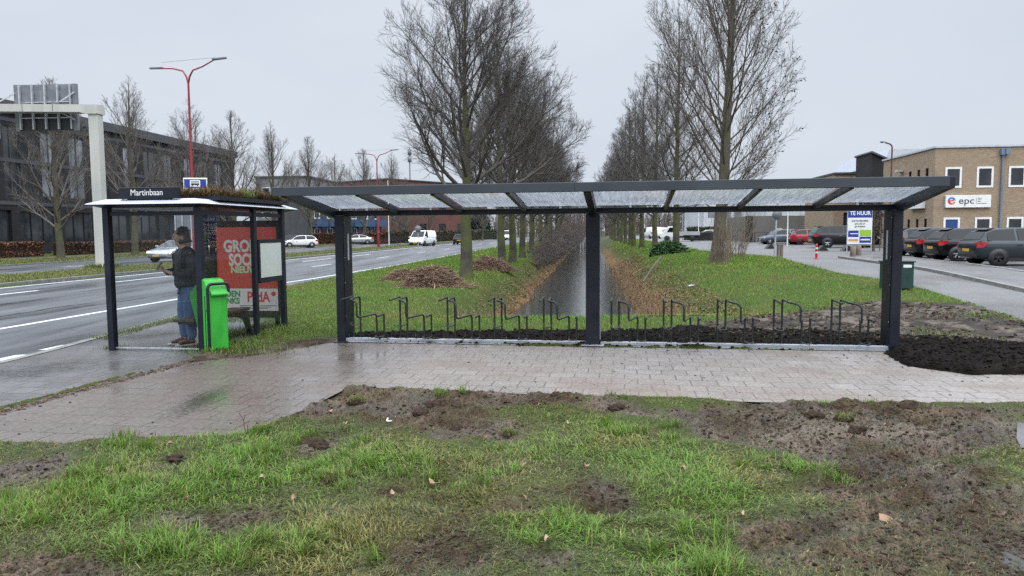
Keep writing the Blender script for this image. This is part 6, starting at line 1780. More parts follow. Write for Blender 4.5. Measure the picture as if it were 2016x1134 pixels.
    mb = MB(); mb.box((-c['L'] / 2 - .002, 0, .60), (.02, .50, .115)); mb.build('number_plate', M_YELLOW, t)
    mb = MB(); mb.box((c['L'] / 2 + .005, 0, .44), (.02, .50, .115)); mb.build('number_plate', M_YELLOW, t)
    # wheels
    wr = c['wr']
    for wx in c['wx']:
        for s in (1, -1):
            rot = Matrix.Rotation(-s * PI / 2, 3, 'X')
            mb = MB(); mb.lathe([(wr * .55, .002), (wr + .035, .002), (wr + .042, -.06)], 28, (wx, s * (hw - .0), wr), rot); arch = mb.build('wheel_arch', M_BLACK, t)
            w = bpy.data.objects.new('wheel', None); link(w, t); w.location = (wx, s * (hw - .035), wr); w.rotation_euler = (0, 0, 0 if s > 0 else PI)
            r_ = Matrix.Rotation(-PI / 2, 3, 'X')
            mb = MB(); mb.lathe([(wr * .74, -.19), (wr * .95, -.19), (wr, -.16), (wr, -.02), (wr * .96, .008), (wr * .78, .014), (wr * .74, .004)], 28, (0, 0, 0), r_); mb.build('tyre', M_TYRE, w)
            mb = MB(); mb.lathe([(wr * .75, .008), (wr * .70, .004), (wr * .68, -.05), (0, -.06)], 24, (0, 0, 0), r_, 1)
            for k in range(5):
                a = 2 * PI * k / 5 + .3
                d = Vector((math.cos(a), 0, math.sin(a))); e = Vector((-math.sin(a), 0, math.cos(a)))
                o1 = Vector((0, .012, 0))
                q = [o1 + d * wr * .06 - e * wr * .07, o1 + d * wr * .72 - e * wr * .15, o1 + d * wr * .72 + e * wr * .15, o1 + d * wr * .06 + e * wr * .07]
                mb.prism(q, (0, -.03, 0), 0)
            mb.lathe([(0, .02), (wr * .14, .018), (wr * .15, 0)], 12, (0, 0, 0), r_, 0)
            mb.build('rim', [M_RIM if rim == 'alloy' else M_BLACK, M_BLACK], w)
    return t
m, n, l, p = new_mat('lit_headlamp'); M_LAMPON = m
p.inputs['Base Color'].default_value = (.8, .78, .7, 1); p.inputs['Emission Color'].default_value = (1, .93, .78, 1); p.inputs['Emission Strength'].default_value = 3.0
M_LAMP = pm('headlamp', (.35, .36, .38), (.5, .51, .53), 12, (.05, .1), spec=.8)

def road_z(x, y): return float(rise(x, y)) + .006
# four cars nose-in before the brick office (heading +x, square to the kerb)
HD = R(-7)
GP = 'cars parked in front of the brick office'
def park(rear_wheel_px, style, lab, pk, colr, rim='alloy', dy=0, hd=HD, zz=.35, group=GP, dx=0):
    q = G(*rear_wheel_px, zz); c = CARS[style]
    hv = Vector((math.cos(hd), math.sin(hd), 0)); sv = Vector((-hv.y, hv.x, 0))
    base = Vector((q.x, q.y, 0)) - hv * c['wx'][0] + sv * c['body'][4][3] + Vector((dx, dy, 0))
    return make_car(lab, style, pk, colr, (base.x, base.y, road_z(base.x, base.y)), hd, group, rim)
park((1966, 524), 'hatch', 'slate blue hatchback with black wheels, nearest of the cars before the brick office', 'slate', (.022, .029, .036), 'black')
park((1885, 515), 'hatch', 'shiny black hatchback with silver five spoke wheels parked second from the edge', 'black', (.006, .0065, .008))
park((1838, 509), 'hatch', 'black hatchback half hidden between the shiny black hatchback and the grey estate', 'black2', (.010, .0105, .013))
park((1802, 504), 'estate', 'dark grey estate car with bright red tail lights right of the shelter post', 'graphite', (.045, .047, .052))
park((1629, 488), 'suv', 'big black suv parked behind the TE HUUR letting board', 'black3', (.009, .0095, .013), group='cars parked on the side road')
park((1583, 482), 'hatch', 'small red hatchback parked left of the black suv', 'red', (.30, .012, .020), group='cars parked on the side road', metal=.1) if False else None
q = G(1583, 482, .35)
make_car('small red hatchback parked left of the black suv', 'hatch', 'red', (.30, .012, .022), (q.x + 1.1, q.y + .9, .356), R(-9), 'cars parked on the side road', 'black', metal=.05)
make_car('silver blue hatchback nose out, left of the red hatchback', 'hatch', 'steel', (.10, .125, .16), (A(1546, 470, 69.5).x, 70.5, .356), R(176), 'cars parked on the side road')
make_car('dark blue car behind the silver blue hatchback', 'sedan', 'navy', (.012, .018, .034), (A(1540, 470, 75).x, 75.5, .356), R(176), 'cars parked on the side road')
# left side
qs = G(322, 516)
make_car('silver car with lit headlights driving on the far road behind the bus shelter', 'sedan', 'silver', (.38, .40, .43), (qs.x + .3, qs.y + 1.9, -.006), R(264 - 8), None, 'alloy', True, name='moving_car', metal=.6)
qv = A(828, 470, 90)
make_car('white delivery van with lit headlights coming past the median tip', 'van', 'white', (.68, .69, .70), (qv.x, 92, .0), R(255), None, 'black', True, name='delivery_van', cat='van', metal=0)
qv = A(908, 470, 103)
make_car('small dark car far off on the road left of the nearest lime trunk', 'hatch', 'dark', (.02, .022, .026), (qv.x, 103, .0), R(90 - 6), None, 'black', name='moving_car')
qv = A(1000, 470, 150)
make_car('tiny white van at the distant bend of the road', 'van', 'white', (.68, .69, .70), (qv.x, 150, .0), R(255), None, 'black', name='delivery_van', cat='van', metal=0)
qv = A(590, 475, 86)
make_car('white hatchback parked before the grey apartment block', 'hatch', 'white', (.68, .69, .70), (qv.x, 86, .05), R(205), 'cars parked along the far road', metal=0)
qv = A(566, 475, 90)
make_car('dark car parked left of the white hatchback', 'estate', 'navy', (.012, .018, .034), (qv.x, 91, .05), R(205), 'cars parked along the far road')
qv = A(700, 475, 106)
make_car('silver car parked before the reddish hedge', 'sedan', 'silver', (.38, .40, .43), (qv.x, 107, .05), R(200), 'cars parked along the far road', metal=.6)
# flatbed pickup and far vans on the side road
q = A(1340, 470, 92)
t = thing('flatbed_truck', 'small white flatbed truck parked behind a right bank tree', 'truck', (q.x, 93, .356), R(168))
mb = MB(); mb.prism([(-1.0 + 1.1, -.85, .45), (2.3, -.85, .45), (2.35, -.85, 1.0), (1.9, -.85, 1.15), (1.35, -.85, 1.85), (.1, -.85, 1.85)], (0, 1.7, 0)); mb.build('cab', paint('white', (.68, .69, .70)), t, bevel=.06)
mb = MB(); mb.quad((.3, -.862, 1.15), (1.5, -.862, 1.15), (1.15, -.862, 1.72), (.3, -.862, 1.72)); mb.build('side_window', M_CARGLASS, t); mb = MB(); mb.quad((.3, .862, 1.15), (1.5, .862, 1.15), (1.15, .862, 1.72), (.3, .862, 1.72)); mb.build('side_window', M_CARGLASS, t)
mb = MB(); mb.quad((1.93, -.75, 1.17), (1.93, .75, 1.17), (1.44, .72, 1.8), (1.44, -.72, 1.8)); mb.build('windscreen', M_CARGLASS, t)
mb = MB(); mb.box((-1.25, 0, .82), (2.6, 1.8, .10))
for y_ in (-.88, .88): mb.box((-1.25, y_, 1.02), (2.6, .05, .42))
for x_ in (-2.53, .02): mb.box((x_, 0, 1.02), (.05, 1.8, .42))
mb.build('load_bed', paint('greywhite', (.42, .43, .45)), t)
mb = MB(); mb.box((-.2, 0, .55), (4.4, .8, .22)); mb.build('chassis', M_BLACK, t)
for x_ in (-1.6, 1.45):
    for s in (1, -1):
        mb = MB(); mb.lathe([(0, -.1), (.33, -.1), (.36, -.06), (.36, .06), (.33, .1), (.2, .1), (.18, .05), (0, .05)], 20, (x_, s * .8, .36), Matrix.Rotation(PI / 2, 3, 'X')); mb.build('wheel', M_TYRE, t)
q = A(1283, 470, 125); make_car('white van far down the side road between the bank trees', 'van', 'white', (.68, .69, .70), (q.x, 125, .35), R(100), 'vans far down the side road', 'black', name='delivery_van', cat='van', metal=0)
q = A(1300, 470, 140); make_car('pale van behind the white van far down the side road', 'van', 'greywhite', (.42, .43, .45), (q.x, 142, .35), R(100), 'vans far down the side road', 'black', name='delivery_van', cat='van', metal=0)
q = A(1393, 470, 104); make_car('white hatchback behind the low black fence', 'hatch', 'white', (.68, .69, .70), (q.x, 104, .36), R(175), None, 'black', metal=0)
# ------------------------------------------------------------------ the waiting man
PP = G(373, 678)
PX = Vector((-0.72, -0.69, 0)).normalized()          # the way he faces
man_rot = math.atan2(PX.y, PX.x)
def skin_obj(name, verts, edges, mat, parent, root=0, sub=2, loc=None, rot=None):
    me = bpy.data.meshes.new(name)
    me.from_pydata([v[:3] for v in verts], edges, [])
    me.materials.append(mat)
    o = bpy.data.objects.new(name, me); link(o, parent)
    sk = o.modifiers.new('skin', 'SKIN'); sk.use_smooth_shade = True; sk.branch_smoothing = .6
    sv = me.skin_vertices[0].data
    for i, v in enumerate(verts):
        r_ = v[3]; sv[i].radius = r_ if isinstance(r_, tuple) else (r_, r_); sv[i].use_root = (i == root)
    ss = o.modifiers.new('subd', 'SUBSURF'); ss.levels = sub; ss.render_levels = sub
    if loc is not None: o.location = loc
    if rot: o.rotation_euler = (0, 0, rot)
    return o
M_SKIN = pm('skin', (.46, .28, .20), (.54, .34, .25), 6, (.4, .55))
M_HAIR = pm('dark_hair', (.008, .007, .006), (.018, .014, .012), 30, (.4, .6), bump=.4, bscale=60)
M_JACKET = pm('navy_jacket', (.008, .010, .017), (.014, .017, .027), 4, (.5, .75), bump=.25, bscale=14)
M_JEANS = pm('blue_jeans', (.035, .085, .19), (.10, .18, .32), 5, (.7, .9), bump=.25, bscale=18, stretch=(1, 1, .5))
M_SHOE = pm('brown_shoe', (.09, .045, .032), (.14, .075, .05), 8, (.4, .6))
M_SOLE = pm('pale_sole', (.55, .53, .50), (.65, .63, .60), 8, (.5, .7))
# local frame: x forward, y to his left, z up
body_v = [(0, 0, .96, (.10, .08)), (0, 0, 1.12, (.09, .08)), (.0, 0, 1.30, (.10, .08)), (.005, 0, 1.45, (.06, .06)), (.04, 0, 1.535, .058), (.075, 0, 1.60, .075), (.095, 0, 1.675, (.100, .105)), (.095, 0, 1.765, (.100, .102)), (.085, 0, 1.815, .055),
          (-.005, .19, 1.43, .050), (.02, .25, 1.16, .046), (.24, .15, 1.12, .036), (.31, .10, 1.16, .030), (.355, .07, 1.19, (.020, .034)),
          (-.005, -.19, 1.43, .050), (.03, -.25, 1.16, .046), (.25, -.13, 1.14, .036), (.32, -.07, 1.19, .030), (.36, -.035, 1.22, (.020, .034)),
          (0, .075, .84, .070), (.015, .10, .50, .058), (-.01, .10, .10, .042), (.03, .105, .05, .040), (.14, .11, .035, .034),
          (0, -.075, .84, .070), (.035, -.10, .50, .058), (.02, -.105, .10, .042), (.06, -.11, .05, .040), (.17, -.12, .035, .034),
          (.188, 0, 1.665, .017), (.150, 0, 1.605, .036)]
body_e = [(0, 1), (1, 2), (2, 3), (3, 4), (4, 5), (5, 6), (6, 7), (7, 8), (3, 9), (9, 10), (10, 11), (11, 12), (12, 13), (3, 14), (14, 15), (15, 16), (16, 17), (17, 18),
          (0, 19), (19, 20), (20, 21), (21, 22), (22, 23), (0, 24), (24, 25), (25, 26), (26, 27), (27, 28), (6, 29), (5, 30)]
# five fingers and a thumb's chain on each hand, rooted in the palm
def fingers(base_idx, cx_, cy_, cz_, s):
    global body_v, body_e
    for k, (dy, L_) in enumerate(((.030, .055), (.011, .066), (-.008, .062), (-.026, .048))):
        i = len(body_v)
        body_v += [(cx_ + .030, cy_ + dy * .9, cz_ + .004, .0095), (cx_ + .030 + L_ * .55, cy_ + dy, cz_ + .018, .0085), (cx_ + .022 + L_ * .62, cy_ + dy * .95, cz_ + .045, .0075)]
        body_e += [(base_idx, i), (i, i + 1), (i + 1, i + 2)]
    i = len(body_v)
    body_v += [(cx_ - .015, cy_ - s * .040, cz_ + .012, .011), (cx_ + .025, cy_ - s * .052, cz_ + .035, .009)]
    body_e += [(base_idx, i), (i, i + 1)]
fingers(13, .355, .07, 1.19, 1); fingers(18, .36, -.035, 1.22, -1)
man = skin_obj('person', body_v, body_e, M_SKIN, None, 0, 1, (PP.x, PP.y, .004), man_rot)
tag(man, 'man in dark jacket and blue jeans standing inside the bus shelter, head bent', 'person')
# face details that sit on the head
mb = MB()
for s in (1, -1):
    mb.lathe([(0, -.011), (.008, -.007), (.011, 0), (.008, .007), (0, .011)], 10, (.182, s * .035, 1.70), Matrix.Rotation(PI / 2, 3, 'Y'))
mb.build('eyes', M_INK, man)
mb = MB(); mb.box((.183, 0, 1.618), (.012, .048, .008)); mb.build('mouth', pm('lips', (.24, .09, .075), None, 8), man, bevel=.003)
mb = MB()
for s in (1, -1): mb.box((.085, s * .098, 1.685), (.045, .018, .066))
mb.build('ears', M_SKIN, man, bevel=.012)
hv = [(.03, 0, 1.70, (.095, .100)), (.06, 0, 1.785, (.104, .106)), (.115, 0, 1.825, (.072, .085)), (.02, 0, 1.63, (.06, .075))]
skin_obj('hair', hv, [(0, 1), (1, 2), (0, 3)], M_HAIR, man, 0, 2)
jv = [(0, 0, .84, (.215, .175)), (0, 0, 1.04, (.205, .17)), (0, 0, 1.28, (.225, .17)), (-.005, 0, 1.44, (.20, .15)), (.03, 0, 1.56, (.095, .09)),
      (-.005, .215, 1.43, .115), (.015, .28, 1.16, .082), (.18, .195, 1.125, .066), (.27, .135, 1.145, .058), (-.005, -.215, 1.43, .115), (.02, -.28, 1.16, .082), (.19, -.18, 1.14, .066), (.28, -.105, 1.165, .058)]
jk = skin_obj('jacket', jv, [(0, 1), (1, 2), (2, 3), (3, 4), (3, 5), (5, 6), (6, 7), (7, 8), (3, 9), (9, 10), (10, 11), (11, 12)], M_JACKET, man, 0, 2)
tv = [(0, 0, .98, (.15, .12)), (0, .095, .80, .115), (.015, .115, .50, .098), (-.01, .11, .08, .074), (0, -.095, .80, .115), (.035, -.115, .50, .098), (.02, -.115, .08, .074)]
skin_obj('trousers', tv, [(0, 1), (1, 2), (2, 3), (0, 4), (4, 5), (5, 6)], M_JEANS, man, 0, 2)
for s, dx in ((1, 0), (-1, .03)):
    sv_ = [(-.055 + dx, s * .107, .065, .048), (.05 + dx, s * .11, .065, .050), (.16 + dx, s * .118, .048, (.046, .036)), (.215 + dx, s * .122, .042, (.036, .028))]
    sh = skin_obj('shoe', sv_, [(0, 1), (1, 2), (2, 3)], M_SHOE, man, 0, 2)
    mb = MB(); q = [(-.10 + dx, s * .107 - .042, 0), (.10 + dx, s * .112 - .05, 0), (.24 + dx, s * .122 - .035, 0), (.262 + dx, s * .122, 0), (.24 + dx, s * .122 + .035, 0), (.10 + dx, s * .112 + .05, 0), (-.10 + dx, s * .107 + .042, 0)]
    mb.prism(q, (0, 0, .026)); mb.build('sole', M_SOLE, sh)
# phone in the hands and a rucksack on the back: things of their own
Rm = Matrix.Rotation(man_rot, 4, 'Z'); T0 = Matrix.Translation((PP.x, PP.y, .004))
mb = MB(); mb.box((0, 0, 0), (.012, .072, .145)); ph = mb.build('phone', M_BLACK, None, bevel=.004)
mb = MB(); mb.box((-.0068, 0, 0), (.001, .064, .132)); mb.build('screen', pm('phone_glass', (.03, .035, .04), (.06, .07, .08), 3, (.05, .1)), ph)
ph.matrix_world = T0 @ Rm @ Matrix.Translation((.405, .012, 1.262)) @ Matrix.Rotation(R(-28), 4, 'Y')
tag(ph, 'small black phone held in front of the waiting man', 'phone')
rv = [(-.24, 0, 1.00, (.12, .17)), (-.28, 0, 1.20, (.15, .18)), (-.25, 0, 1.42, (.11, .15))]
rs = skin_obj('rucksack', rv, [(0, 1), (1, 2)], M_BLACK, None, 1, 2, (PP.x, PP.y, .004), man_rot)
tag(rs, 'dark rucksack on the back of the waiting man', 'rucksack')
for s in (1, -1):
    mb = MB(); mb.tube([(-.14, s * .10, 1.42), (-.02, s * .13, 1.535), (.13, s * .13, 1.40), (.14, s * .16, 1.20), (-.10, s * .20, 1.02)], .016, 6); mb.build('strap', M_BLACK, rs)
# ------------------------------------------------------------------ grass and loose things on the ground
def blades(name, X, Y, Z, L, W, az, tilt, C_, label, kind='stuff', bendk=.8):
    """every blade: two quads and a tip"""
    n = len(X)
    d = np.stack([np.cos(az), np.sin(az)], -1); s = np.stack([-d[:, 1], d[:, 0]], -1) * (W / 2)[:, None]
    def at(f, tl):
        return L * f * np.sin(tl), L * f * np.cos(tl)
    o0 = np.zeros(n); h0 = np.zeros(n) - .01
    h1 = h0 + L * .5 * np.cos(tilt); o1 = L * .5 * np.sin(tilt)
    t2 = np.minimum(tilt + bendk * (.35 + .5 * tilt), 1.75)
    h2 = h1 + L * .5 * np.cos(t2); o2 = o1 + L * .5 * np.sin(t2)
    V = np.zeros((n, 5, 3), np.float32)
    for k, (o_, h_, wk) in enumerate(((o0, h0, 1.0), (o1, h1, .85))):
        for j, sg in enumerate((-1, 1)):
            V[:, 2 * k + j, 0] = X + d[:, 0] * o_ + sg * s[:, 0] * wk; V[:, 2 * k + j, 1] = Y + d[:, 1] * o_ + sg * s[:, 1] * wk; V[:, 2 * k + j, 2] = Z + np.maximum(h_, -.01)
    V[:, 4, 0] = X + d[:, 0] * o2; V[:, 4, 1] = Y + d[:, 1] * o2; V[:, 4, 2] = Z + np.maximum(h2, .004)
    b = np.arange(n)[:, None] * 5
    F_ = np.concatenate([b + np.array([[0, 1, 3]]), b + np.array([[0, 3, 2]]), b + np.array([[2, 3, 4]])])
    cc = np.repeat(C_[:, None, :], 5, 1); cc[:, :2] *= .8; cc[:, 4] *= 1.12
    o = np_mesh(name, V.reshape(-1, 3), F_, M_GRASS, None, cols=cc.reshape(-1, 3), smooth=False)
    return tag(o, label, 'grass', None, kind)
M_GRASS = attr_mat('grass_blades', .5, .25, .12, 3.0, 0.0, .30)
GR = np.random.RandomState(17)
def gcol(n, fresh, yellow, muddy):
    base = np.array([.088, .150, .024]); fr = np.array([.112, .210, .026]); blu = np.array([.090, .150, .060]); ye = np.array([.21, .185, .070]); br = np.array([.130, .090, .050]); gy_ = np.array([.075, .078, .048])
    c = base + (fr - base) * np.clip(fresh, 0, 1)[:, None]
    k = GR.rand(n, 1); c = c * (1 - .30 * k) + blu * .30 * k
    c = c * (1 - np.clip(yellow, 0, 1)[:, None]) + ye * np.clip(yellow, 0, 1)[:, None]
    c = c * (1 - np.clip(muddy, 0, 1)[:, None]) + gy_ * np.clip(muddy, 0, 1)[:, None]
    dead = (GR.rand(n) < .07 + .25 * np.clip(muddy, 0, 1))[:, None]
    c = np.where(dead, ye * (.6 + .6 * GR.rand(n, 1)), c); dd = (GR.rand(n) < .05)[:, None]; c = np.where(dd, br, c)
    return c * np.array([1.10, 1.10, 1.0]) * (.55 + .90 * GR.rand(n, 1))
# front verge: tufts of long wet blades, thin where the mud is
def front(n_t, per, seed):
    r = np.random.RandomState(seed)
    ty = 2.55 + (8.5 - 2.55) * r.rand(n_t) ** 1.25; tx = (r.rand(n_t) * 2 - 1) * (ty * .80 + .5)
    md = mud_field(tx, ty); sdp = paved_sd(tx, ty)
    keep = (sdp < .02) & (r.rand(n_t) < np.clip(1.05 - 1.0 * np.clip(md - .15, 0, 1), .22 + .16 * (tx > 1.0), 1))
    tx, ty, md = tx[keep], ty[keep], md[keep]; m = len(tx)
    fl = fbm(tx, ty, .9, 81); lay = fbm(tx, ty, .7, 83) * 4 * PI + r.randn(m) * .5
    yel = fbm(tx, ty, 1.1, 85); size = .7 + .6 * fbm(tx, ty, 1.7, 87) + .3 * r.rand(m)
    lush = np.clip(.5 - md, 0, 1)
    k = per
    X = np.repeat(tx, k) + r.randn(m * k) * .035; Y = np.repeat(ty, k) + r.randn(m * k) * .035
    md_ = np.repeat(md, k); lush_ = np.repeat(lush, k)
    ang = np.repeat(lay, k) + r.randn(m * k) * 1.5
    flat = np.repeat(np.clip(.55 + 1.5 * (fl - .45) + .6 * np.clip(md - .15, 0, 1), 0, 1), k)
    tilt = np.clip(.25 + .95 * flat + r.randn(m * k) * .28, .05, 1.5)
    L = (.030 + .050 * r.rand(m * k)) * np.repeat(size, k) * (.62 + .85 * lush_)
    W = (.0035 + .0035 * r.rand(m * k)) * (.9 + .3 * np.repeat(size, k))
    C_ = gcol(m * k, lush_ * 1.2 + .25 * r.rand(m * k), np.repeat(np.clip((yel - .50) * 3.0, 0, .7) + np.clip(.18 + .25 * (md - .2), 0, .45) + (tx > 1.6) * .15, k), np.clip((md_ - .12) * 1.3 + .5 * (np.repeat(fbm(tx, ty, 1.3, 89), k) - .42), 0, .85))
    sdk = paved_sd(X, Y); ok = sdk < .05
    return [a[ok] for a in (X, Y, ground_z(X, Y), L, W, ang, tilt)] + [C_[ok]]
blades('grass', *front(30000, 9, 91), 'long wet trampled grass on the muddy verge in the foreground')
# flattened dead and muddy blades matted over the bare places
n = 260000; Ym = 2.6 + 5.8 * GR.rand(n) ** 1.25; Xm = (GR.rand(n) * 2 - 1) * (Ym * .80 + .4)
md = mud_field(Xm, Ym); k = (paved_sd(Xm, Ym) < -.01) & (GR.rand(n) < .25 + .75 * np.clip(fbm(Xm, Ym, 2.2, 151) * 2.4 - .85, 0, 1)); Xm, Ym, md = Xm[k], Ym[k], md[k]; n = len(Xm)
Cm = np.array([.050, .046, .026]) + np.array([.14, .12, .060]) * GR.rand(n, 1) ** 1.8
gm = GR.rand(n, 1) < .45; Cm = np.where(gm, np.array([.060, .082, .030]) * (.6 + .8 * GR.rand(n, 1)), Cm)
mk_ = np.clip((md - .35) * .9, 0, .35)[:, None]; Cm = Cm * (1 - mk_) + np.array([.050, .037, .027]) * mk_
blades('matted_grass', Xm, Ym, ground_z(Xm, Ym) + .006, .035 + .06 * GR.rand(n), .0028 + .0022 * GR.rand(n), fbm(Xm, Ym, .7, 83) * 4 * PI + GR.randn(n) * 1.4, np.clip(1.30 + .12 * GR.randn(n), 1.0, 1.56), Cm, 'flattened dead and muddy grass matted over the verge', bendk=.12)
# taller lush tufts in chosen places along the verge
TUF = []
for (px, py, n_, s_, up_) in ((15, 850, 10, .16, 1), (60, 835, 6, .13, 1), (420, 860, 3, .12, 1), (285, 885, 6, .14, 1), (120, 985, 10, .14, 1), (470, 905, 5, .12, 1), (740, 905, 14, .12, .6), (660, 945, 6, .12, .7), (1210, 850, 10, .11, .7), (1290, 850, 8, .11, .8), (1500, 920, 12, .10, .5), (1120, 1040, 12, .12, .3), (1370, 1090, 14, .14, .6), (1600, 930, 7, .10, .4),
                           (300, 1080, 14, .14, .5), (560, 1080, 14, .14, .5), (870, 775, 4, .10, 1), (640, 860, 4, .10, 1), (860, 945, 6, .11, .8), (1560, 790, 3, .07, 1), (1700, 795, 2, .07, 1), (1180, 790, 3, .07, 1), (200, 945, 8, .12, .7), (1000, 905, 8, .10, .5), (1430, 1000, 8, .10, .4), (20, 1010, 8, .15, .9), (520, 880, 5, .11, .9)):
    q = G(px, py)
    for k in range(n_): TUF.append((q.x + GR.randn() * .22, q.y + GR.randn() * .16, s_ * GR.uniform(.7, 1.15), up_))
T = np.array(TUF); k = 46; m = len(T)
X = np.repeat(T[:, 0], k) + GR.randn(m * k) * .035; Y = np.repeat(T[:, 1], k) + GR.randn(m * k) * .035
up_ = np.repeat(T[:, 3], k)
ok = paved_sd(X, Y) < .03
arr = [X, Y, ground_z(X, Y), np.repeat(T[:, 2], k) * (.7 + .5 * GR.rand(m * k)), .0045 + .003 * GR.rand(m * k), np.repeat(GR.rand(m) * 6.28, k) + GR.randn(m * k) * 1.3, np.clip(.85 - .6 * up_ + GR.randn(m * k) * .22, .03, 1.4), gcol(m * k, .6 + .5 * GR.rand(m * k), .1 * GR.rand(m * k), 0 * X)]
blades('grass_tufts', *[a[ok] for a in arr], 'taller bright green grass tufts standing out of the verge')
# banks and verges behind the shelter
def lawn(n, x0, x1, y0, y1, seed, Lr, Wr, pw=1.0, soil=True, extra=None, far_=False):
    r = np.random.RandomState(seed)
    Y = y0 + (y1 - y0) * r.rand(n) ** pw; X = x0 + (x1 - x0) * r.rand(n)
    if far_: X = X + .1035 * (Y - y0)
    cdp = canal_depth(X, Y); keep = (paved_sd(X, Y) < -.02) & (cdp < .34 + .15 * r.rand(n))
    if soil:
        sdd = np.maximum(sdist(X, Y, SOIL_DARK), np.maximum(sdist(X, Y, SOIL_LIGHT) - .3, sdist(X, Y, SOIL_BIN)))
        keep &= (sdd < -.05 + .3 * (r.rand(n) - .6)) | (r.rand(n) < .02)
    bn_ = fbm(X, Y, .55, 95)
    keep &= r.rand(n) < (1.1 - 1.3 * np.clip(cdp / .4, 0, .8))
    X, Y, cdp, bn_ = X[keep], Y[keep], cdp[keep], bn_[keep]; n = len(X)
    L = (Lr[0] + (Lr[1] - Lr[0]) * r.rand(n)) * (.75 + .5 * fbm(X, Y, 1.5, 97)); W = Wr * (.7 + .6 * r.rand(n))
    yel = np.clip((bn_ - .5) * 2.2, 0, .6) + np.clip(cdp * 1.6, 0, .75)
    C_ = gcol(n, .55 + .6 * fbm(X, Y, .4, 99) + .25 * r.rand(n), yel * 1.1, 0 * X) * np.array([1.02, 1.09, .84])
    return X, Y, ground_z(X, Y), L, W, r.rand(n) * 6.28, np.clip(.35 + .35 * r.randn(n), .05, 1.3), C_
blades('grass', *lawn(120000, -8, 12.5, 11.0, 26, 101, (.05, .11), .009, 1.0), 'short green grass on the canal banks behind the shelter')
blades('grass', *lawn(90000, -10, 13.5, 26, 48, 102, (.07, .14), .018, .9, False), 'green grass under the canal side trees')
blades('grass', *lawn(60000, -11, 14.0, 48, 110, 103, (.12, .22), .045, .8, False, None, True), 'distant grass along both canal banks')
def ustrip(n, u0, u1, y0, y1, seed, Lr, Wr, zadd, lab, pw=1.5):
    r = np.random.RandomState(seed); Y = y0 + (y1 - y0) * r.rand(n) ** pw; X = u0 + (u1 - u0) * r.rand(n) + .1 * Y
    yel = .25 + .5 * fbm(X, Y, .4, seed); C_ = gcol(n, .2 * r.rand(n), yel, .15 + 0 * X)
    blades('grass', X, Y, ground_z(X, Y), (Lr[0] + (Lr[1] - Lr[0]) * r.rand(n)), Wr * (.7 + .6 * r.rand(n)), r.rand(n) * 6.28, np.clip(.4 + .35 * r.randn(n), .05, 1.3), C_, lab)
ustrip(30000, -24.0, -19.95, 22, 110, 111, (.06, .16), .022, .1, 'thin yellowish grass on the road median')
ustrip(30000, -37.8, -32.6, 34, 120, 112, (.08, .18), .03, .08, 'thin grass on the verge with the street trees')
q = gq
n = 500; a = GR.rand(n) * 6.28; rr_ = .35 + .5 * GR.rand(n)
blades('grass_tufts', q.x + rr_ * np.cos(a), q.y + rr_ * np.sin(a), np.full(n, .1), .2 + .25 * GR.rand(n), np.full(n, .02), a, .3 + .3 * GR.rand(n), gcol(n, .2 * GR.rand(n), .3 + 0 * a, 0 * a), 'rough grass tuft round the foot of the gantry post')
# weeds along the bus platform edge
n = 5200; t_ = GR.rand(n); Yw = 12.2 + 3.6 * t_; Xw = np.where(GR.rand(n) < .5, -7.1 + .0 * t_ + GR.rand(n) * .35, -4.7 + .15 * t_ - .1 + GR.randn(n) * .12)
Yw2 = 14.4 + 1.6 * GR.rand(n); Xw2 = -6.9 + 2.2 * GR.rand(n)
sel = GR.rand(n) < .45
Xw = np.where(sel, Xw2, Xw); Yw = np.where(sel, Yw2, Yw)
blades('weeds', Xw, Yw, np.full(n, .002), .05 + .07 * GR.rand(n), np.full(n, .009), GR.rand(n) * 6.28, .3 + .5 * GR.rand(n), gcol(n, .2 * GR.rand(n), .25 + 0 * Xw, .3 + 0 * Xw), 'weeds and moss growing along the bus platform edge')
# weeds round the bin and posts
pts_w = []
for (px, py, s_, n_) in ((425, 690, .22, 700), (455, 680, .3, 900), (228, 686, .10, 120), (510, 655, .35, 900), (1810, 575, .45, 900), (560, 640, .3, 600), (1945, 628, .35, 500), (1840, 660, .3, 200), (600, 650, .5, 1200), (480, 690, .4, 900)):
    q = G(px, py); pts_w.append(np.stack([q.x + GR.randn(n_) * s_, q.y + GR.randn(n_) * s_ * .8], -1))
W_ = np.concatenate(pts_w); n = len(W_)
blades('weeds', W_[:, 0], W_[:, 1], np.maximum(ground_z(W_[:, 0], W_[:, 1]), 0), .05 + .09 * GR.rand(n), np.full(n, .008), GR.rand(n) * 6.28, .3 + .5 * GR.rand(n), gcol(n, .4 * GR.rand(n), .25 * GR.rand(n), .1 + 0 * W_[:, 0]), 'low weeds round the litter bin, posts and cabinet')

# planted roof of the bus shelter
n = 8500; ux = GR.rand(n); uy = GR.rand(n)
lx_ = -.75 + .85 * ux; ly_ = .38 + 2.35 * uy
Wd = np.array([B2.x, B2.y]) + np.outer(lx_, np.array([BXd.x, BXd.y])) + np.outer(ly_, np.array([BYd.x, BYd.y]))
hgt = .10 + .13 * vnoise(lx_ * 3, ly_ * 3, 1.2, 5)
grn = np.clip((vnoise(lx_, ly_, 1.6, 8) - .42) * 4, 0, 1) * (ly_ > 1.2)
Cs = np.array([.085, .055, .025]) * (1 - grn[:, None]) + np.array([.15, .24, .07]) * grn[:, None]
Cs = Cs * (.6 + .9 * GR.rand(n, 1)); Cs = np.where((GR.rand(n) < .12)[:, None], np.array([.20, .13, .04]), Cs)
blades('sedum', Wd[:, 0], Wd[:, 1], 2.30 + hgt * .35 * GR.rand(n), hgt * (.6 + .7 * GR.rand(n)), np.full(n, .012), GR.rand(n) * 6.28, .2 + .8 * GR.rand(n), Cs, 'brown and green sedum plants on the bus shelter roof')

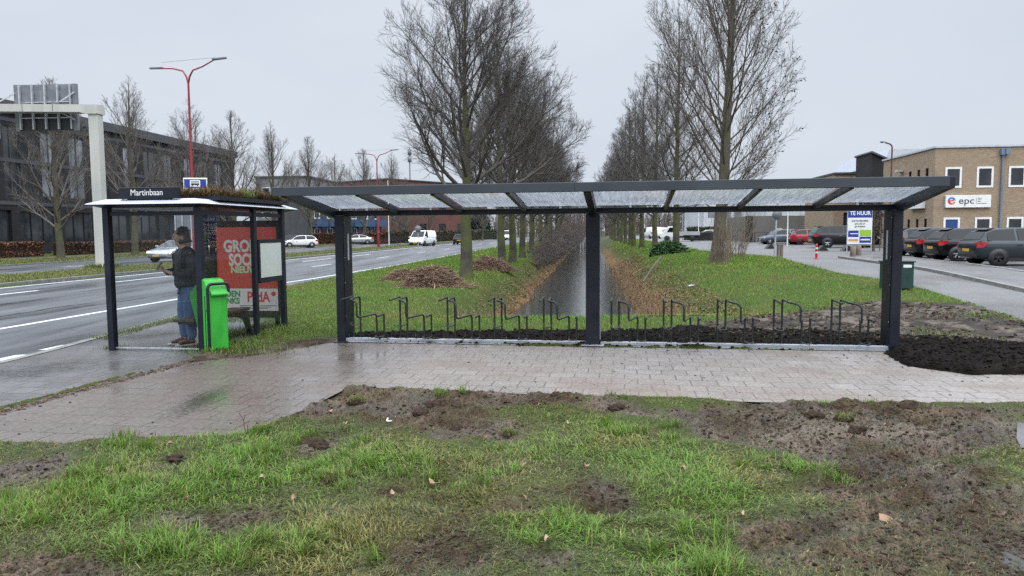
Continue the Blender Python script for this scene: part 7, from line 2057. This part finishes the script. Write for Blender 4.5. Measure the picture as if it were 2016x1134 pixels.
# heaps of cut reed beside the nearest lime
def reed_heap(label, loc, rx, ry, hgt, n, seed):
    r = np.random.RandomState(seed); th = r.rand(n) * 2 * PI; q_ = np.sqrt(r.rand(n)) * np.where(r.rand(n) < .16, 1.45, 1.0); x = rx * q_ * np.cos(th); y = ry * q_ * np.sin(th)
    zc = hgt * np.clip(1 - q_ ** 1.8, 0, 1) * (.75 + .35 * vnoise(x * 2, y * 2, 1.3, seed))
    az = r.rand(n) * 6.28; slope = -hgt / rx * .6
    L = .25 + .50 * r.rand(n); el = r.randn(n) * .22 + .15 * np.cos(az - th) * -1.2
    d = np.stack([np.cos(az) * np.cos(el), np.sin(az) * np.cos(el), np.sin(el)], -1)
    c = np.stack([x, y, zc * (.55 + .5 * r.rand(n)) + .02], -1); a = c - d * L[:, None] / 2; b = c + d * L[:, None] / 2
    s = np.cross(d, r.randn(n, 3)); s /= np.linalg.norm(s, axis=1)[:, None]; s *= (.004 + .005 * r.rand(n))[:, None]; u = np.cross(d, s)
    V = np.stack([a - s, a + s, b + s, b - s, a - u, a + u, b + u, b - u], 1); V[..., 2] = np.maximum(V[..., 2], -.02)
    F_ = (np.arange(n)[:, None, None] * 8 + np.array([[0, 1, 2, 3], [4, 5, 6, 7]])[None]).reshape(-1, 4)
    cc = np.array([.13, .085, .060]) + np.array([.34, .25, .18]) * r.rand(n, 1) ** 1.5
    # a dark mound under the straws
    k = 14; g_ = []; 
    o = np_mesh('reed_heap', V.reshape(-1, 3), F_, M_STRAW, None, cols=np.repeat(cc, 8, 0)); o.location = loc
    mb = MB(); prof = [(rx * .85, -.03), (rx * .7, hgt * .3), (rx * .45, hgt * .55), (rx * .2, hgt * .72), (0, hgt * .76)]
    mb.lathe(prof, 18); co = mb.build('core', pm('reed_core', (.035, .022, .015), (.06, .04, .028), 9, (.8, .9)), o); co.scale = (1, ry / rx, 1)
    return tag(o, label, 'reed heap', 'heaps of cut reed on the bank')
M_STRAW = attr_mat('straw', .7, .25, .15, 20)
q = G(855, 566); reed_heap('large heap of cut brown reed left of the nearest lime trunk', (q.x - .05, q.y + .3, 0), .86, .68, .70, 5200, 1)
q = G(801, 553); reed_heap('smaller heap of cut brown reed touching the large one on its left', (q.x - .05, q.y, 0), .62, .55, .36, 2200, 2)
q = G(960, 533); reed_heap('heap of cut brown reed right of the nearest lime trunk', (q.x, q.y + .2, 0), 1.0, .8, .62, 3600, 3)
# loose straw and dead leaves on the banks
n = 42000; Yl = 15 + 40 * GR.rand(n) ** 1.6; side = GR.rand(n) < .74
Xl = cx(Yl) + np.where(side, 1.5 + 2.6 * GR.rand(n) ** 1.6, -1.5 - 1.3 * GR.rand(n) ** 1.8)
Zl = ground_z(Xl, Yl) + .015
keep = Zl > -1.02; Xl, Yl, Zl = Xl[keep], Yl[keep], Zl[keep]; n = len(Xl)
az = GR.rand(n) * 6.28; el = GR.randn(n) * .35; s = (.012 + .022 * GR.rand(n)) * (1 + Yl / 50)
u = np.stack([np.cos(az), np.sin(az), el], -1) * s[:, None]; v = np.stack([-np.sin(az), np.cos(az), GR.randn(n) * .3], -1) * (s * .45)[:, None]
c = np.stack([Xl, Yl, Zl], -1); V = np.stack([c - u, c + v, c + u, c - v], 1).reshape(-1, 3)
cc = np.array([.09, .05, .024]) + np.array([.15, .095, .05]) * GR.rand(n, 1) ** 1.5
o = np_mesh('fallen_leaves', V, np.arange(4 * n).reshape(n, 4), M_STRAW, None, cols=np.repeat(cc, 4, 0)); tag(o, 'brown dead leaves and reed litter on the canal slopes', 'leaves', None, 'stuff')
# rough dead stalks at the foot of the banks
n = 4200; Yl = 16 + 34 * GR.rand(n) ** 1.7; side = GR.rand(n) < .80
Xl = cx(Yl) + np.where(side, 1.55 + 1.3 * GR.rand(n), -1.55 - .8 * GR.rand(n))
blades('reed_stubble', Xl, Yl, ground_z(Xl, Yl), .15 + .30 * GR.rand(n), .010 + .008 * GR.rand(n), GR.rand(n) * 6.28, np.clip(.3 + .4 * GR.randn(n), .02, 1.4), np.array([.12, .075, .040]) + np.array([.15, .115, .070]) * GR.rand(n, 1), 'dead brown reed stubble along the water edge')

# earth clods on the loose soil and mud
def lumps(name, label, P, smin, smax, c1, c2, seed, mat, flat=.7):
    r = np.random.RandomState(seed); n = len(P)
    ico = np.array([(0, 0, 1), (.89, 0, .45), (.28, .85, .45), (-.72, .53, .45), (-.72, -.53, .45), (.28, -.85, .45), (.72, .53, -.45), (-.28, .85, -.45), (-.89, 0, -.45), (-.28, -.85, -.45), (.72, -.53, -.45), (0, 0, -1)])
    fi = np.array([(0, 1, 2), (0, 2, 3), (0, 3, 4), (0, 4, 5), (0, 5, 1), (1, 6, 2), (2, 7, 3), (3, 8, 4), (4, 9, 5), (5, 10, 1), (6, 7, 2), (7, 8, 3), (8, 9, 4), (9, 10, 5), (10, 6, 1), (6, 11, 7), (7, 11, 8), (8, 11, 9), (9, 11, 10), (10, 11, 6)])
    s = smin + (smax - smin) * r.rand(n) ** 8
    V = ico[None] * s[:, None, None] * (.6 + .8 * r.rand(n, 12, 1)) * np.stack([.7 + .7 * r.rand(n), .7 + .7 * r.rand(n), flat * (.6 + .6 * r.rand(n))], -1)[:, None, :]
    V += P[:, None, :] + np.array([0, 0, 1]) * (s * .25)[:, None, None]
    F_ = (np.arange(n)[:, None, None] * 12 + fi[None]).reshape(-1, 3)
    cc = np.array(c1) + (np.array(c2) - np.array(c1)) * r.rand(n, 1)
    o = np_mesh(name, V.reshape(-1, 3), F_, mat, None, cols=np.repeat(cc, 12, 0), smooth=False)
    return tag(o, label, 'earth', None, 'stuff')
M_CLOD = attr_mat('earth_clods', .9, .06, .3, 50, .4)
n = 60000; X = -2.8 + 12.2 * GR.rand(n); Y = 8.5 + 4.6 * GR.rand(n); k = sdist(X, Y, SOIL_DARK) > -.12 * GR.rand(n); X, Y = X[k], Y[k]
lumps('soil_crumbs', 'dark crumbly loose earth along and beside the bicycle shelter', np.stack([X, Y, ground_z(X, Y)], -1), .004, .030, (.006, .0045, .004), (.018, .0135, .011), 5, M_CLOD)
n = 30000; X = 2.4 + 8.2 * GR.rand(n); Y = 10.0 + 7 * GR.rand(n); k = (sdist(X, Y, SOIL_LIGHT) > -.2 * GR.rand(n)) & (fbm(X, Y, 2.5, 131) > .47); X, Y = X[k], Y[k]
lumps('soil_crumbs', 'brown clods on the churned ground behind the right post', np.stack([X, Y, ground_z(X, Y)], -1), .005, .040, (.022, .016, .012), (.095, .072, .055), 6, M_CLOD)
n = 200000; Y = 2.7 + 5.8 * GR.rand(n) ** 1.2; X = (GR.rand(n) * 2 - 1) * (Y * .78 + .4); md = mud_field(X, Y); k = (paved_sd(X, Y) < .03) & (GR.rand(n) < np.clip((md - .38) * .9, 0, .55)); X, Y = X[k], Y[k]
lumps('soil_crumbs', 'small lumps of torn mud on the foreground verge', np.stack([X, Y, ground_z(X, Y)], -1), .0025, .018, (.020, .014, .010), (.072, .052, .039), 7, M_CLOD)
# crumbs trodden onto the paving
n = 9000; X = -5.2 + 12 * GR.rand(n); Y = 6.0 + 5.4 * GR.rand(n); dd = sdist(X, Y, P_PATH); fr_ = fbm(X, Y, .8, 141)
k = (dd > 0) & (GR.rand(n) < np.clip(.10 + .9 * np.exp(-dd / .28) + .8 * (fr_ - .5), 0, 1) * .55); X, Y = X[k], Y[k]
lumps('dirt_crumbs', 'crumbs of mud trodden onto the paving slabs', np.stack([X, Y, np.full(len(X), .005)], -1), .002, .016, (.03, .022, .016), (.075, .055, .04), 8, M_CLOD, .5)
# the ridge of dirt between the old and the new paving
n = 2600; t_ = GR.rand(n); X = -5.30 + .92 * t_ + GR.randn(n) * .06; Y = 6.15 + 4.0 * t_ + GR.randn(n) * .03
lumps('dirt_crumbs', 'line of brown dirt along the joint between old and new paving', np.stack([X, Y, np.full(n, .004)], -1), .004, .024, (.05, .036, .025), (.12, .088, .062), 9, M_CLOD, .4)
# big sods
SODS = ((858, 795, .15), (1215, 806, .13), (652, 948, .11), (1000, 852, .10), (620, 880, .14), (700, 790, .13), (340, 905, .09), (1600, 815, .13), (1690, 850, .15), (1780, 805, .12), (1660, 832, .13), (830, 812, .12), (900, 835, .10))
def sod_mesh(s_, seed):
    bm = bmesh.new(); bmesh.ops.create_icosphere(bm, subdivisions=4, radius=1.0)
    P_ = np.array([v.co for v in bm.verts])
    f_ = 1 + 1.3 * (fbm(P_[:, 0] + P_[:, 2] * .7, P_[:, 1] - P_[:, 2] * .5, 1.6, seed, 5) - .5) + .5 * (fbm(P_[:, 0] * 1.3 - P_[:, 2], P_[:, 1] + P_[:, 2], 5.5, seed + 3, 3) - .5)
    Q = P_ * f_[:, None] * np.array([1.15, .8, .5]) * s_
    F_ = np.array([[v.index for v in f.verts] for f in bm.faces]); bm.free()
    k = fbm(P_[:, 0], P_[:, 1], 4.0, seed + 9)[:, None]
    return Q, F_, np.array([.020, .0135, .010]) * (1 - k) + np.array([.062, .043, .031]) * k
for i, (px, py, s_) in enumerate(SODS):
    q = G(px, py); r = np.random.RandomState(200 + i)
    Q, F_, cc = sod_mesh(s_ * .68, 60 + 7 * i)
    o = np_mesh('sod', Q, F_, M_CLOD, None, cols=cc, smooth=True); o.location = (q.x, q.y, float(ground_z(q.x, q.y)) + s_ * .02); o.rotation_euler = (0, 0, r.uniform(0, 6))
    o['category'] = 'sod'; o['group'] = 'torn up sods of earth on the verge'
    o['label'] = ('round dark sod at the paving edge left of the shelter middle', 'dark sod near the paving edge below the middle shelter post', 'small tuft topped brown sod left of centre in the grass', 'flat dark sods in the muddy band left of centre', 'brown torn sod at the end of the paved path corner', 'reddish brown sod heap at the inner paving corner', 'small brown sod in the left grass below the paving',
                  'dark sod near the paving edge on the right', 'largest dark sod in the right mud', 'dark sod touching the paving edge at the far right', 'broad dark sod in the right mud behind the grass', 'sod just below the round dark sod', 'sod right of the brown bare patch left of centre')[i]
    n = 160
    if i in (2, 5, 10, 3):
        a = r.rand(n) * 6.28; g_ = blades('sod_grass', r.randn(n) * s_ * .35, r.randn(n) * s_ * .3, np.full(n, s_ * .25), .03 + .05 * r.rand(n), np.full(n, .005), a, .2 + .5 * r.rand(n), gcol(n, .3 * r.rand(n), .4 + 0 * a, 0 * a), 'x'); g_.parent = o
for o in [o for o in sc.objects if o.name.startswith('sod_grass')]:
    for kk in ('label', 'category'):
        if kk in o: del o[kk]
# fallen leaves one can pick out on the verge, the white strip, a twig
LV = ((1120, 838, .07), (1062, 805, .06), (855, 958, .09), (770, 970, .07), (1030, 925, .06), (1030, 985, .06), (1077, 1072, .05), (1155, 925, .06), (1345, 930, .06), (1460, 1025, .05), (1750, 1035, .12), (335, 885, .06), (515, 950, .06), (580, 985, .06), (650, 813, .06), (680, 840, .05), (955, 868, .06), (1745, 838, .05), (365, 990, .05))
for i, (px, py, s_) in enumerate(LV):
    q = G(px, py); r = random.Random(i); mb = MB(); k = 9; pts = []
    for j in range(k):
        a = 2 * PI * j / k; f = (1, .75)[j % 2] * r.uniform(.8, 1.1); pts.append((s_ * f * math.cos(a), s_ * .6 * f * math.sin(a), .012 * math.sin(2 * a + i) + .01))
    mb.add(pts + [(0, 0, .0)], [(j, (j + 1) % k, k) for j in range(k)])
    o = mb.build('fallen_leaf', M_LEAFBR if i % 3 else M_LEAFBR2, None, (q.x, q.y, float(ground_z(q.x, q.y)) + .045)) if False else None
M_LEAFBR = pm('fallen_leaf_brown', (.20, .10, .055), (.30, .17, .10), 20, (.4, .6)); M_LEAFBR2 = pm('fallen_leaf_pale', (.30, .20, .13), (.38, .27, .18), 20, (.4, .6))
for i, (px, py, s_) in enumerate(LV):
    q = G(px, py); r = random.Random(i); mb = MB(); k = 10; pts = []
    for j in range(k):
        a = 2 * PI * j / k; f = (1, .75)[j % 2] * r.uniform(.8, 1.1); pts.append((s_ * .55 * f * math.cos(a), s_ * .36 * f * math.sin(a), .012 * math.sin(2 * a + i)))
    mb.add(pts + [(0, 0, -.006)], [(j, (j + 1) % k, k) for j in range(k)])
    o = mb.build('fallen_leaf', M_LEAFBR if i % 3 else M_LEAFBR2, None, (q.x, q.y, float(ground_z(q.x, q.y)) + .035)); o.rotation_euler = (R(r.uniform(5, 25)), R(r.uniform(-15, 15)), r.uniform(0, 6))
    tag(o, 'brown fallen leaf lying on the foreground grass', 'leaf', 'fallen leaves on the foreground grass')
q = G(766, 832); zz = float(ground_z(q.x, q.y))
mb = MB(); mb.tube([(-.015, .035, .035), (-.02, .0, .02), (.0, -.03, .02), (.035, -.05, .03)], [.006, .009, .008, .004], 6); tag(mb.build('plastic_strip', M_WHITE, None, (q.x, q.y, zz + .03)), 'bent white plastic strip lying in the grass', 'litter')
q = G(483, 850); mb = MB(); mb.tube([(0, 0, 0), (-.02, .02, .10), (-.05, .0, .17)], [.005, .004, .002], 5); mb.tube([(-.02, .02, .10), (.0, .02, .15)], [.003, .002], 5); tag(mb.build('twig', M_TWIGR, None, (q.x, q.y, .0)), 'thin reddish twig standing at the front paving corner', 'twig')
# fallen log on the right bank
pts = [G(1268, 528, -.45), G(1284, 522, -.25), G(1300, 513, .1)]
pts = [(p.x, p.y, gz(p.x, p.y) + .04) for p in (A(1266, 528, 33), A(1285, 520, 37), A(1302, 511, 42))]
mb = MB(); mb.tube(pts, [.05, .08, .09], 8); tag(mb.build('fallen_branch', M_BARK, None), 'dark fallen branch lying on the right bank slope', 'branch')
q = A(1361, 562, 24); mb = MB(); mb.prism([(-.10, 0, 0), (.0, -.03, .02), (.12, .015, .03), (.05, .06, .04), (-.06, .05, .03)], (0, 0, .012)); tag(mb.build('paper_scrap', M_LGREY, None, (q.x, q.y, gz(q.x, q.y) + .05)), 'crumpled white scrap on the right canal bank', 'litter')
